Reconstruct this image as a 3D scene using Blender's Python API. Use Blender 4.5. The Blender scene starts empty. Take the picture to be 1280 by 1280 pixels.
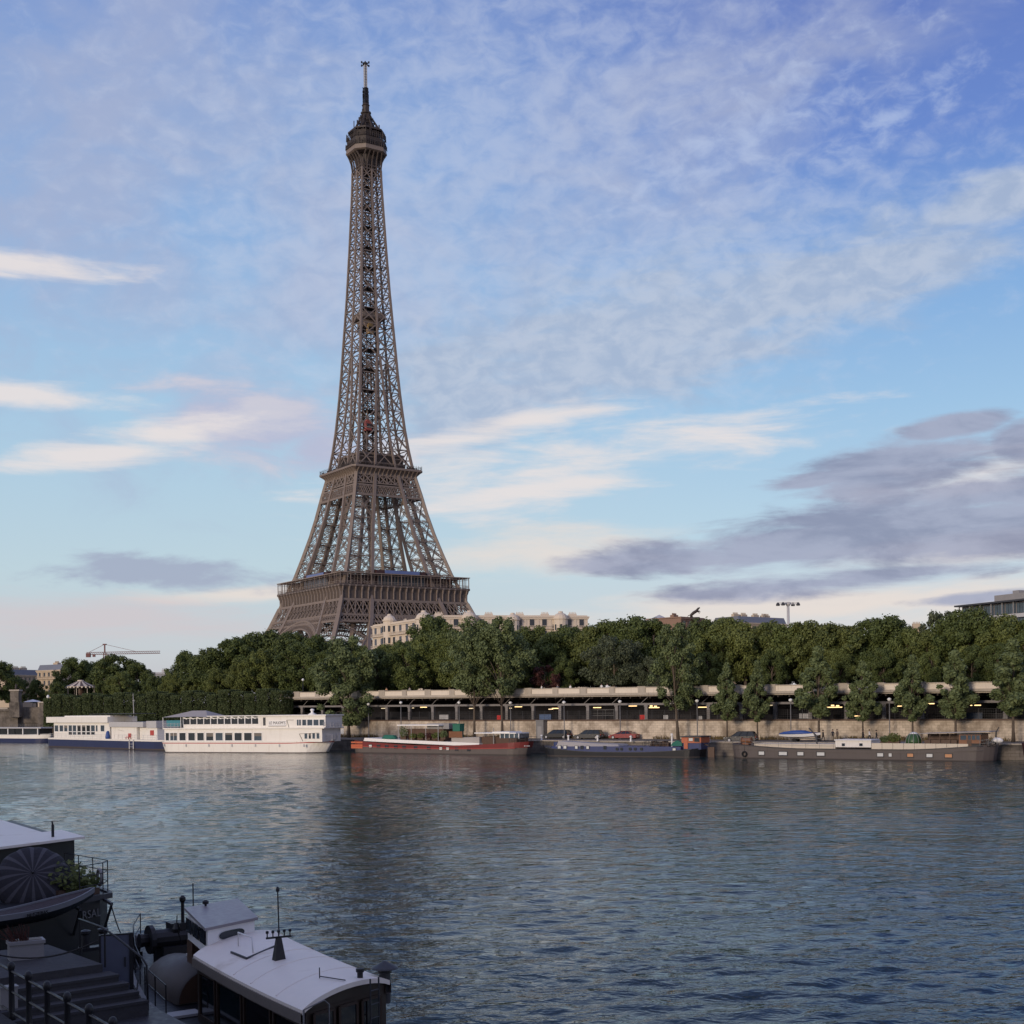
import bpy, math, random
from mathutils import Vector, Matrix

R = random.Random(11)
SC = bpy.context.scene
COL = SC.collection
PI = math.pi


def lin(r, g, b):
    """sRGB 0-255 to linear"""
    o = []
    for c in (r, g, b):
        c /= 255.0
        o.append(c / 12.92 if c <= 0.04045 else ((c + 0.055) / 1.055) ** 2.4)
    return tuple(o)


# ------------------------------------------------------------------ camera
F, HZ, ROLL, EYE = 1650.0, 881.0, 0.013, 8.3      # focal length and horizon in photo pixels (1280 px), eye height above the water
cam_d = bpy.data.cameras.new('camera')
cam = bpy.data.objects.new('camera', cam_d)
COL.objects.link(cam)
cam_d.sensor_width = 36.0
cam_d.lens = 36.0 * F / 1280.0
cam_d.shift_y = (HZ - 640.0) / 1280.0
cam_d.clip_start = 0.3
cam_d.clip_end = 9000
cam.matrix_world = Matrix.Translation((0, 0, EYE)) @ Matrix.Rotation(PI / 2, 4, 'X') @ Matrix.Rotation(-ROLL, 4, 'Z')
SC.camera = cam


def ray(x, y):
    u, v = x - 640.0, y - HZ
    c, s = math.cos(ROLL), math.sin(ROLL)
    return (u * c - v * s) / F, (u * s + v * c) / F


def G(x, y, z):
    """world point of photo pixel x, y lying at height z"""
    a, b = ray(x, y)
    Y = (EYE - z) / b
    return Vector((a * Y, Y, z))


def A(x, y, Y):
    """world point of photo pixel x, y lying at distance Y"""
    a, b = ray(x, y)
    return Vector((a * Y, Y, EYE - b * Y))


# the far bank runs along BE from BO, BN points inland
BO, BE, BN = Vector((2.0, 219.5)), Vector((0.796, -0.605)), Vector((0.605, 0.796))
BANG = math.atan2(BE.y, BE.x)


def B(s, t, z=0.0):
    p = BO + BE * s + BN * t
    return Vector((p.x, p.y, z))


def BS(x, t, y=HZ):
    """position along the bank of pixel column x on the line t metres inland"""
    a, b = ray(x, y)
    d = Vector((a, 1.0))
    Y = (t + BO.dot(BN)) / d.dot(BN)
    return (d * Y - BO).dot(BE)


# ------------------------------------------------------------------ light
SUN_EL, SUN_AZ = math.radians(9.0), math.radians(-145.0)   # azimuth of the sun, clockwise from +Y (the view); behind the camera, to the left
SKY = 0.1
SC.view_settings.view_transform = 'Standard'
SC.view_settings.look = 'None'
SC.view_settings.exposure = 0.0
SC.view_settings.gamma = 1.0

sd = bpy.data.lights.new('sun', 'SUN')
sd.energy = 2.2
sd.angle = math.radians(12)
sd.color = (1.0, 0.83, 0.66)
sun = bpy.data.objects.new('sun', sd)
COL.objects.link(sun)
sdir = Vector((math.sin(SUN_AZ) * math.cos(SUN_EL), math.cos(SUN_AZ) * math.cos(SUN_EL), math.sin(SUN_EL)))
sun.rotation_euler = sdir.to_track_quat('Z', 'Y').to_euler()

world = bpy.data.worlds.new('World')
SC.world = world
world.use_nodes = True


class NT:
    """a small node-graph writer"""
    def __init__(self, tree):
        self.t = tree
        tree.nodes.clear()

    def n(self, typ, **kw):
        nd = self.t.nodes.new(typ)
        for k, v in kw.items():
            setattr(nd, k, v)
        return nd

    def put(self, sock, v):
        if isinstance(v, bpy.types.NodeSocket):
            self.t.links.new(v, sock)
        elif isinstance(v, (tuple, list)) and len(v) == 3 and sock.type == 'RGBA':
            sock.default_value = (*v, 1)
        else:
            sock.default_value = v

    def m(self, op, a, b=0.0, c=None, clamp=False):
        nd = self.n('ShaderNodeMath', operation=op, use_clamp=clamp)
        self.put(nd.inputs[0], a)
        self.put(nd.inputs[1], b)
        if c is not None:
            self.put(nd.inputs[2], c)
        return nd.outputs[0]

    def mix(self, f, a, b, blend='MIX'):
        nd = self.n('ShaderNodeMix', data_type='RGBA', blend_type=blend)
        self.put(nd.inputs[0], f)
        self.put(nd.inputs[6], a)
        self.put(nd.inputs[7], b)
        return nd.outputs[2]

    def noise(self, vec, scale, detail=4.0, rough=0.55, dist=0.0):
        nd = self.n('ShaderNodeTexNoise')
        if vec is not None:
            self.put(nd.inputs['Vector'], vec)
        nd.inputs['Scale'].default_value = scale
        nd.inputs['Detail'].default_value = detail
        nd.inputs['Roughness'].default_value = rough
        nd.inputs['Distortion'].default_value = dist
        return nd.outputs[0]

    def xyz(self, x, y, z=0.0):
        nd = self.n('ShaderNodeCombineXYZ')
        for i, v in enumerate((x, y, z)):
            self.put(nd.inputs[i], v)
        return nd.outputs[0]

    def ss(self, v, lo, hi, olo=0.0, ohi=1.0):
        nd = self.n('ShaderNodeMapRange', interpolation_type='SMOOTHSTEP')
        self.put(nd.inputs[0], v)
        for i, q in enumerate((lo, hi, olo, ohi)):
            self.put(nd.inputs[1 + i], q)
        return nd.outputs[0]

    def ramp(self, f, stops, interp='LINEAR'):
        nd = self.n('ShaderNodeValToRGB')
        self.put(nd.inputs[0], f)
        cr = nd.color_ramp
        cr.interpolation = interp
        while len(cr.elements) > 1:
            cr.elements.remove(cr.elements[-1])
        for i, (p, c) in enumerate(stops):
            e = cr.elements[0] if i == 0 else cr.elements.new(p)
            e.position = p
            e.color = (*c, 1) if len(c) == 3 else c
        return nd.outputs[0]


def azel(x, y):
    u, v = x - 640.0, y - HZ
    c, s = math.cos(ROLL), math.sin(ROLL)
    u, v = u * c - v * s, u * s + v * c
    return math.degrees(math.atan2(u, F)), math.degrees(math.atan2(-v, math.hypot(u, F)))


def build_sky():
    g = NT(world.node_tree)
    out = g.n('ShaderNodeOutputWorld')
    bg = g.n('ShaderNodeBackground')
    g.t.links.new(bg.outputs[0], out.inputs[0])
    bg.inputs[1].default_value = SKY
    tc = g.n('ShaderNodeTexCoord')
    sep = g.n('ShaderNodeSeparateXYZ')
    g.put(sep.inputs[0], tc.outputs['Generated'])
    x, y, z = sep.outputs
    az = g.m('MULTIPLY', g.m('ARCTAN2', x, y), 57.2958)
    el = g.m('MULTIPLY', g.m('ARCSINE', z), 57.2958)
    sky = g.n('ShaderNodeTexSky', sky_type='NISHITA', sun_disc=False)
    sky.sun_elevation = SUN_EL
    sky.sun_rotation = SUN_AZ
    sky.air_density = 1.0
    sky.dust_density = 1.0
    sky.ozone_density = 2.0
    k = 1.0 / SKY

    def C(r, gg, b, f=1.0):
        return tuple(c * k * f for c in lin(r, gg, b))
    # clear evening air, paler and pinker towards the horizon, deepest blue high on the right
    e01 = g.m('DIVIDE', el, 32.0, clamp=True)
    left = g.ramp(e01, [(0.0, C(196, 191, 199)), (0.07, C(202, 207, 213)), (0.18, C(192, 216, 226)), (0.38, C(166, 206, 234)), (0.6, C(134, 178, 228)), (0.85, C(108, 146, 212)), (1.0, C(96, 128, 200))])
    right = g.ramp(e01, [(0.0, C(212, 203, 202)), (0.10, C(214, 217, 222)), (0.22, C(185, 216, 234)), (0.38, C(150, 195, 232)), (0.52, C(116, 170, 226)), (0.70, C(70, 118, 205)), (0.85, C(58, 98, 190)), (1.0, C(62, 92, 180))])
    air = g.mix(g.ss(az, -8.0, 17.0), left, right)
    air = g.mix(0.12, air, g.mix(1.0, sky.outputs[0], (1.6, 1.5, 1.55), 'MULTIPLY'))
    air = g.mix(0.15, air, C(192, 199, 214))
    # cloud fields in azimuth / elevation
    P = g.xyz(az, el)

    def turned(rot, sx, sy):
        mp = g.n('ShaderNodeMapping')
        g.put(mp.inputs[0], P)
        mp.inputs['Rotation'].default_value = (0, 0, math.radians(-rot))
        mp.inputs['Scale'].default_value = (sx, sy, 1)
        return mp.outputs[0]
    nS = g.noise(turned(6, 0.13, 0.75), 1.0, 7, 0.60, 0.35)      # long fibres
    nB = g.noise(turned(4, 0.28, 0.85), 0.75, 7, 0.60, 0.3)      # torn flat clouds
    nF = g.m('ADD', g.m('MULTIPLY', nS, 0.72), g.m('MULTIPLY', nB, 0.28))
    nC = g.noise(turned(16, 0.75, 1.25), 1.0, 5, 0.58, 0.35)     # ripples
    nE = g.noise(turned(20, 0.55, 0.9), 0.30, 6, 0.58, 0.6)      # broad patches

    def blob(px, py, rx, ry, rot=0.0):
        """1 at the centre of an ellipse round the direction of pixel px, py, 0 on its rim; radii in pixels"""
        a0, e0 = azel(px, py)
        q = 0.0347
        mp = g.n('ShaderNodeMapping', vector_type='TEXTURE')
        g.put(mp.inputs[0], P)
        mp.inputs['Location'].default_value = (a0, e0, 0)
        mp.inputs['Rotation'].default_value = (0, 0, math.radians(rot))
        mp.inputs['Scale'].default_value = (rx * q, ry * q, 1)
        ln = g.n('ShaderNodeVectorMath', operation='LENGTH')
        g.put(ln.inputs[0], mp.outputs[0])
        return g.m('SUBTRACT', 1.0, ln.outputs['Value'], clamp=False)

    def field(bs, n, k, lo, hi):
        r = bs[0]
        for b in bs[1:]:
            r = g.m('MAXIMUM', r, b)
        r = g.m('MAXIMUM', r, -1.0)
        return g.ss(g.m('ADD', r, g.m('MULTIPLY', g.m('SUBTRACT', n, 0.5), k)), lo, hi)
    c = air
    # thin lilac veil, high left and across the middle
    v = field([blob(60, 170, 620, 420), blob(860, 150, 420, 150, 26), blob(420, 340, 420, 200)], nE, 2.6, 0.0, 1.3)
    c = g.mix(g.m('MULTIPLY', v, 0.76), c, C(168, 178, 207))
    # small rippled clouds of the upper left and centre
    f = field([blob(600, 170, 560, 280, 8), blob(480, 330, 420, 190), blob(860, 330, 460, 190, 14)], nC, 3.0, -0.15, 1.45)
    c = g.mix(g.m('MULTIPLY', f, 0.46), c, C(198, 207, 227))
    # lavender bank right of the tower and the one left of it
    f = field([blob(790, 425, 420, 110, 10), blob(1060, 350, 360, 75, 15), blob(560, 490, 170, 95, 5), blob(1250, 250, 200, 40, 12)], nB, 1.7, 0.0, 0.7)
    c = g.mix(g.m('MULTIPLY', f, 0.85), c, g.mix(g.ss(nC, 0.35, 0.65), C(168, 183, 208), C(186, 197, 216)))
    f = field([blob(320, 530, 190, 66, -8), blob(400, 560, 100, 50)], nB, 2.0, 0.0, 0.7)
    c = g.mix(g.m('MULTIPLY', f, 0.9), c, g.mix(g.ss(nB, 0.4, 0.65), C(184, 188, 212), C(206, 203, 215)))
    # pale sunlit streaks
    f = field([blob(640, 530, 200, 20, 10), blob(760, 575, 330, 40, 7), blob(690, 608, 300, 32, 9), blob(-60, 322, 190, 18, 0), blob(-60, 485, 190, 16, -2), blob(130, 570, 150, 20, 8),
               blob(1230, 592, 170, 30, 6), blob(220, 540, 130, 20, 5)], nS, 3.4, -0.1, 1.0)
    c = g.mix(g.m('MULTIPLY', f, 0.88), c, C(233, 225, 223))
    f = field([blob(1115, 150, 110, 26, 24), blob(940, 165, 230, 50, 26)], nC, 4.0, 0.0, 1.7)
    c = g.mix(g.m('MULTIPLY', f, 0.4), c, C(180, 198, 232))
    # low warm brightening over the roofs
    f = field([blob(1080, 752, 520, 36, 2), blob(1220, 690, 230, 26, 3), blob(320, 742, 150, 14, 2), blob(700, 690, 220, 40)], nS, 2.2, -0.1, 0.9)
    c = g.mix(g.m('MULTIPLY', f, 0.75), c, C(236, 222, 212))
    f = field([blob(60, 775, 330, 36)], nS, 2.2, -0.1, 0.9)
    c = g.mix(g.m('MULTIPLY', f, 0.6), c, C(212, 196, 199))
    # slate clouds low on the right and the thin one on the left
    f = field([blob(1200, 655, 370, 84, 4), blob(1000, 683, 250, 42, 3), blob(825, 697, 200, 32, 2), blob(1070, 724, 290, 24, 3), blob(1120, 588, 170, 50, 6), blob(1195, 532, 90, 22, 8),
               blob(1290, 550, 70, 36, 8), blob(1020, 600, 90, 16, 6), blob(1230, 746, 130, 11, 3)], nF, 2.3, 0.1, 0.6)
    c = g.mix(g.m('MULTIPLY', f, 0.9), c, g.mix(g.ss(nB, 0.38, 0.66), C(164, 170, 193), C(136, 143, 170)))
    f = field([blob(190, 715, 180, 32, -3), blob(140, 706, 90, 22, -3)], nB, 2.0, 0.1, 0.6)
    c = g.mix(g.m('MULTIPLY', f, 0.8), c, C(160, 168, 192))
    # behind the camera and overhead: the same broken evening cloud
    back = g.m('MAXIMUM', g.ss(g.m('ABSOLUTE', az), 32.0, 60.0), g.ss(el, 34.0, 50.0))
    bcl = g.mix(g.ss(g.noise(tc.outputs['Generated'], 3.0, 6, 0.6), 0.42, 0.62), air, C(196, 192, 208))
    c = g.mix(back, c, bcl)
    c = g.mix(g.ss(el, -1.5, -0.2, 1.0, 0.0), c, C(120, 118, 122))
    g.put(bg.inputs[0], c)
    world.cycles.sampling_method = 'MANUAL'
    world.cycles.sample_map_resolution = 1024


build_sky()


# ------------------------------------------------------------------ materials
def _principled(name):
    m = bpy.data.materials.new(name)
    m.use_nodes = True
    g = NT(m.node_tree)
    o = g.n('ShaderNodeOutputMaterial')
    p = g.n('ShaderNodeBsdfPrincipled')
    g.t.links.new(p.outputs[0], o.inputs[0])
    return m, g, p


def paint(name, col, rough=0.55, var=0.14, scale=0.8, bump=0.0, metal=0.0, streak=0.0, dirt=None, spec=0.4):
    """weathered paint, metal or stone: two noise scales in the colour, optional vertical streaks, dirt and bump"""
    m, g, p = _principled(name)
    tc = g.n('ShaderNodeTexCoord').outputs['Object']
    n1 = g.noise(tc, scale, 6, 0.6)
    n2 = g.noise(tc, scale * 9.0, 3, 0.6)
    v = g.m('ADD', g.m('MULTIPLY', n1, 0.65), g.m('MULTIPLY', n2, 0.35))
    f = g.m('ADD', 1.0 - var * 1.3, g.m('MULTIPLY', v, var * 2.6))
    nd = g.n('ShaderNodeVectorMath', operation='SCALE')
    nd.inputs[0].default_value = col
    g.put(nd.inputs['Scale'], f)
    c = nd.outputs[0]
    if streak > 0:
        mp = g.n('ShaderNodeMapping')
        g.put(mp.inputs[0], tc)
        mp.inputs['Scale'].default_value = (2.2, 2.2, 0.18)
        st = g.ss(g.noise(mp.outputs[0], 1.6, 5, 0.65), 0.5, 0.75)
        c = g.mix(g.m('MULTIPLY', st, streak), c, dirt or (0.09, 0.06, 0.045))
    elif dirt:
        c = g.mix(g.ss(n1, 0.55, 0.75, 0, 0.6), c, dirt)
    g.put(p.inputs['Base Color'], c)
    g.put(p.inputs['Roughness'], g.ss(n2, 0.2, 0.8, max(0.05, rough - 0.1), min(1, rough + 0.1)))
    p.inputs['Metallic'].default_value = metal
    p.inputs['Specular IOR Level'].default_value = spec
    if bump > 0:
        b = g.n('ShaderNodeBump')
        b.inputs['Strength'].default_value = bump
        b.inputs['Distance'].default_value = 0.05
        g.put(b.inputs['Height'], n2)
        g.put(p.inputs['Normal'], b.outputs[0])
    return m


def emit(name, col, strength):
    m, g, p = _principled(name)
    p.inputs['Base Color'].default_value = (*col, 1)
    p.inputs['Emission Color'].default_value = (*col, 1)
    p.inputs['Emission Strength'].default_value = strength
    return m


def glass(name, col=(0.02, 0.025, 0.03), rough=0.08):
    m, g, p = _principled(name)
    tc = g.n('ShaderNodeTexCoord').outputs['Object']
    n = g.noise(tc, 0.5, 2)
    g.put(p.inputs['Base Color'], g.mix(n, tuple(c * 0.5 for c in col), tuple(c * 1.6 for c in col)))
    p.inputs['Roughness'].default_value = rough
    p.inputs['Specular IOR Level'].default_value = 0.6
    return m


def leafmat(name, dark, light, hue2=None, trans=0.25):
    """leaf faces: every leaf clump its own shade"""
    m, g, p = _principled(name)
    geo = g.n('ShaderNodeNewGeometry')
    oi = g.n('ShaderNodeObjectInfo')
    tc = g.n('ShaderNodeTexCoord').outputs['Object']
    n1 = g.noise(tc, 0.35, 4, 0.6)
    f = g.m('ADD', g.m('MULTIPLY', geo.outputs['Random Per Island'], 0.55), g.m('MULTIPLY', n1, 0.6))
    c = g.mix(g.ss(f, 0.2, 0.95), dark, light)
    if hue2:
        c = g.mix(g.m('MULTIPLY', oi.outputs['Random'], 0.7), c, g.mix(0.5, c, hue2))
    g.put(p.inputs['Base Color'], c)
    p.inputs['Roughness'].default_value = 0.6
    p.inputs['Specular IOR Level'].default_value = 0.25
    tr = g.n('ShaderNodeBsdfTranslucent')
    g.put(tr.inputs[0], c)
    mx = g.n('ShaderNodeMixShader')
    mx.inputs[0].default_value = trans
    g.t.links.new(p.outputs[0], mx.inputs[1])
    g.t.links.new(tr.outputs[0], mx.inputs[2])
    o = [n for n in g.t.nodes if n.type == 'OUTPUT_MATERIAL'][0]
    g.t.links.new(mx.outputs[0], o.inputs[0])
    return m


def stonewall(name, c1, c2, mortar, bw=0.9, bh=0.38, stain=(0.10, 0.085, 0.07), rot=None):
    """coursed stone with stains and efflorescence, courses along the object's local x / y and z"""
    m, g, p = _principled(name)
    tc = g.n('ShaderNodeTexCoord').outputs['Object']
    sp = g.n('ShaderNodeSeparateXYZ')
    g.put(sp.inputs[0], tc)
    uv = g.xyz(g.m('ADD', sp.outputs[0], sp.outputs[1]), sp.outputs[2])
    br = g.n('ShaderNodeTexBrick')
    g.put(br.inputs['Vector'], uv)
    br.inputs['Scale'].default_value = 1.0
    br.inputs['Brick Width'].default_value = bw
    br.inputs['Row Height'].default_value = bh
    br.inputs['Mortar Size'].default_value = 0.018
    br.inputs['Color1'].default_value = (*c1, 1)
    br.inputs['Color2'].default_value = (*c2, 1)
    br.inputs['Mortar'].default_value = (*mortar, 1)
    n1 = g.noise(tc, 0.22, 7, 0.65, 0.4)
    n2 = g.noise(tc, 2.2, 5, 0.6)
    mp = g.n('ShaderNodeMapping')
    g.put(mp.inputs[0], tc)
    mp.inputs['Scale'].default_value = (1.0, 1.0, 0.22)
    n3 = g.noise(mp.outputs[0], 0.9, 6, 0.65)
    c = g.mix(g.ss(n1, 0.40, 0.66, 0, 0.85), br.outputs[0], stain)
    c = g.mix(g.ss(n3, 0.52, 0.72, 0, 0.55), c, tuple(s * 0.8 for s in stain))
    c = g.mix(g.ss(n2, 0.5, 0.8, 0, 0.25), c, tuple(min(1, s * 1.25) for s in c1))
    g.put(p.inputs['Base Color'], c)
    p.inputs['Roughness'].default_value = 0.9
    p.inputs['Specular IOR Level'].default_value = 0.2
    b = g.n('ShaderNodeBump')
    b.inputs['Strength'].default_value = 0.5
    b.inputs['Distance'].default_value = 0.04
    g.put(b.inputs['Height'], g.m('ADD', br.outputs['Fac'], n2))
    b.invert = True
    g.put(p.inputs['Normal'], b.outputs[0])
    return m


M = {}
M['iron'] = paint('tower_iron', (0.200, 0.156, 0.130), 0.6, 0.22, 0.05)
M['iron_dark'] = paint('tower_iron_dark', (0.045, 0.034, 0.030), 0.65, 0.2, 0.05)  # darkened tower iron; on the belt backings it carries shade
M['iron_mid'] = paint('tower_iron_shaded', (0.095, 0.073, 0.062), 0.65, 0.2, 0.05)  # darker iron: painted shade of the frieze recesses, reused on the summit brackets
M['iron_pale'] = paint('tower_iron_pale', (0.25, 0.198, 0.165), 0.6, 0.15, 0.05)
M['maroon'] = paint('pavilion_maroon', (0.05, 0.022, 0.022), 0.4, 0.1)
M['bluepanel'] = paint('pavilion_blue_panel', (0.10, 0.14, 0.30), 0.3, 0.25, 0.4)
M['glass'] = glass('dark_glass')
M['glass_blue'] = glass('bluish_glass', (0.05, 0.07, 0.09))
M['white'] = paint('boat_white', (0.78, 0.74, 0.68), 0.45, 0.06, 0.3, streak=0.34, dirt=(0.46, 0.38, 0.30))
M['white_clean'] = paint('white_paint', (0.78, 0.76, 0.74), 0.5, 0.05, 0.5)
M['cream'] = paint('cream_paint', (0.62, 0.54, 0.43), 0.55, 0.1, 0.4, streak=0.2, dirt=(0.3, 0.24, 0.18))
M['navy'] = paint('navy_hull', (0.022, 0.03, 0.085), 0.45, 0.2, 0.4, streak=0.2, dirt=(0.09, 0.08, 0.09))
M['blue'] = paint('blue_paint', (0.028, 0.040, 0.125), 0.45, 0.2, 0.5, streak=0.3, dirt=(0.07, 0.065, 0.085))
M['red'] = paint('red_hull', (0.17, 0.028, 0.026), 0.5, 0.25, 0.5, streak=0.45, dirt=(0.085, 0.032, 0.028))
M['redline'] = paint('red_trim', (0.42, 0.06, 0.05), 0.5, 0.1)
M['orange'] = paint('orange_paint', (0.48, 0.13, 0.06), 0.5, 0.12, 1.0)
M['hullgrey'] = paint('grey_hull', (0.115, 0.095, 0.088), 0.55, 0.15, 0.4, streak=0.35, dirt=(0.06, 0.048, 0.043))
M['bottom'] = paint('hull_bottom', (0.07, 0.055, 0.05), 0.6, 0.2, 0.5, streak=0.3, dirt=(0.14, 0.11, 0.09))
M['black'] = paint('black_paint', (0.014, 0.014, 0.017), 0.45, 0.25, 0.8)
M['darkgrey'] = paint('dark_grey_metal', (0.045, 0.045, 0.05), 0.5, 0.2)
M['grey'] = paint('grey_paint', (0.25, 0.24, 0.24), 0.55, 0.15)
M['palegrey'] = paint('pale_grey_paint', (0.45, 0.44, 0.44), 0.55, 0.12)
M['steel'] = paint('post_steel', (0.17, 0.165, 0.165), 0.5, 0.15)
M['wood'] = paint('varnished_wood', (0.22, 0.095, 0.045), 0.45, 0.25, 1.2)
M['wood_dark'] = paint('dark_wood', (0.09, 0.05, 0.032), 0.5, 0.25, 1.2)
M['canvas_grey'] = paint('grey_canvas', (0.36, 0.33, 0.31), 0.85, 0.12, 0.7)
M['canvas_white'] = paint('white_canvas', (0.80, 0.77, 0.74), 0.8, 0.06, 0.5)
M['teal'] = paint('teal_cloth', (0.05, 0.22, 0.27), 0.7, 0.1)
M['green'] = paint('green_tarp', (0.02, 0.13, 0.085), 0.6, 0.2, 1.0)
M['bluetarp'] = paint('blue_tarp', (0.03, 0.075, 0.26), 0.5, 0.15, 1.0)
M['redsign'] = paint('red_box', (0.55, 0.03, 0.025), 0.5, 0.08)
M['concrete'] = paint('weathered_concrete', (0.40, 0.35, 0.29), 0.9, 0.25, 0.5, 0.3, streak=0.5, dirt=(0.13, 0.10, 0.08))
M['panelstone'] = paint('pale_panel', (0.66, 0.58, 0.48), 0.85, 0.12, 0.6, streak=0.3, dirt=(0.26, 0.21, 0.16))
M['soffit'] = paint('dark_steel', (0.045, 0.036, 0.032), 0.8, 0.2)  # dark steel colour for the deck ribs and lamp housings
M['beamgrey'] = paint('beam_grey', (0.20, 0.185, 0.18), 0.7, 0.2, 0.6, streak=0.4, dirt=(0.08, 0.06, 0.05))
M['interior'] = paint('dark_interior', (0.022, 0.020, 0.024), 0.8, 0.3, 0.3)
M['stone'] = stonewall('embankment_stone', (0.64, 0.54, 0.43), (0.50, 0.42, 0.33), (0.36, 0.30, 0.23), 0.9, 0.4, (0.19, 0.145, 0.105))
M['quaystone'] = stonewall('quay_stone', (0.22, 0.19, 0.16), (0.18, 0.155, 0.13), (0.10, 0.085, 0.07), 1.2, 0.45, (0.055, 0.048, 0.042))
M['facade'] = paint('cream_facade', (0.60, 0.51, 0.41), 0.85, 0.10, 0.12, streak=0.1, dirt=(0.45, 0.36, 0.27))
M['facade2'] = paint('ochre_facade', (0.46, 0.37, 0.27), 0.85, 0.12, 0.12, streak=0.15, dirt=(0.25, 0.2, 0.15))
M['zinc'] = paint('zinc_roof', (0.15, 0.16, 0.19), 0.5, 0.15, 0.3)
M['brick'] = paint('brown_block', (0.24, 0.15, 0.11), 0.85, 0.15, 0.3)
M['rooftile'] = paint('roof_tile', (0.30, 0.15, 0.10), 0.8, 0.2, 0.3)
M['bark'] = paint('bark', (0.105, 0.08, 0.06), 0.9, 0.3, 1.5, 0.4)
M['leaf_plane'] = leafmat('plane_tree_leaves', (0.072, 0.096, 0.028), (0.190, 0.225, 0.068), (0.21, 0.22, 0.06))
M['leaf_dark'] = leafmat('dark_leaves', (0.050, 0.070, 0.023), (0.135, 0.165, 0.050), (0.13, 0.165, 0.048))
M['leaf_young'] = leafmat('young_leaves', (0.080, 0.106, 0.046), (0.200, 0.238, 0.098), (0.16, 0.20, 0.085))
M['leaf_light'] = leafmat('light_leaves', (0.066, 0.088, 0.026), (0.175, 0.20, 0.062), (0.18, 0.19, 0.055))
M['leaf_grey'] = leafmat('grey_green_leaves', (0.058, 0.072, 0.042), (0.135, 0.155, 0.085))
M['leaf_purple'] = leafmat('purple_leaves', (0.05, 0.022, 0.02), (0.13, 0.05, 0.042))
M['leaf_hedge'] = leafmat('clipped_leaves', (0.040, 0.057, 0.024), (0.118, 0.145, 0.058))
M['asphalt'] = paint('asphalt', (0.075, 0.068, 0.062), 0.9, 0.2, 0.4)
M['cobble'] = paint('quay_paving', (0.15, 0.13, 0.115), 0.9, 0.25, 0.5, 0.3)
M['earth'] = paint('promenade_earth', (0.14, 0.115, 0.085), 0.95, 0.2, 0.3)
M['lamp'] = emit('lamp_glow', (1.0, 0.66, 0.30), 2.2)
M['lampsoft'] = emit('lamp_glow_soft', (1.0, 0.78, 0.48), 1.0)
M['globe'] = paint('white_globe', (0.75, 0.75, 0.72), 0.3, 0.03)
M['rope'] = paint('rope', (0.03, 0.028, 0.027), 0.9, 0.2, 3.0)
M['rubber'] = paint('rubber', (0.012, 0.012, 0.013), 0.8, 0.2)
M['skin'] = paint('skin', (0.42, 0.26, 0.19), 0.6, 0.05)


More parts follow.
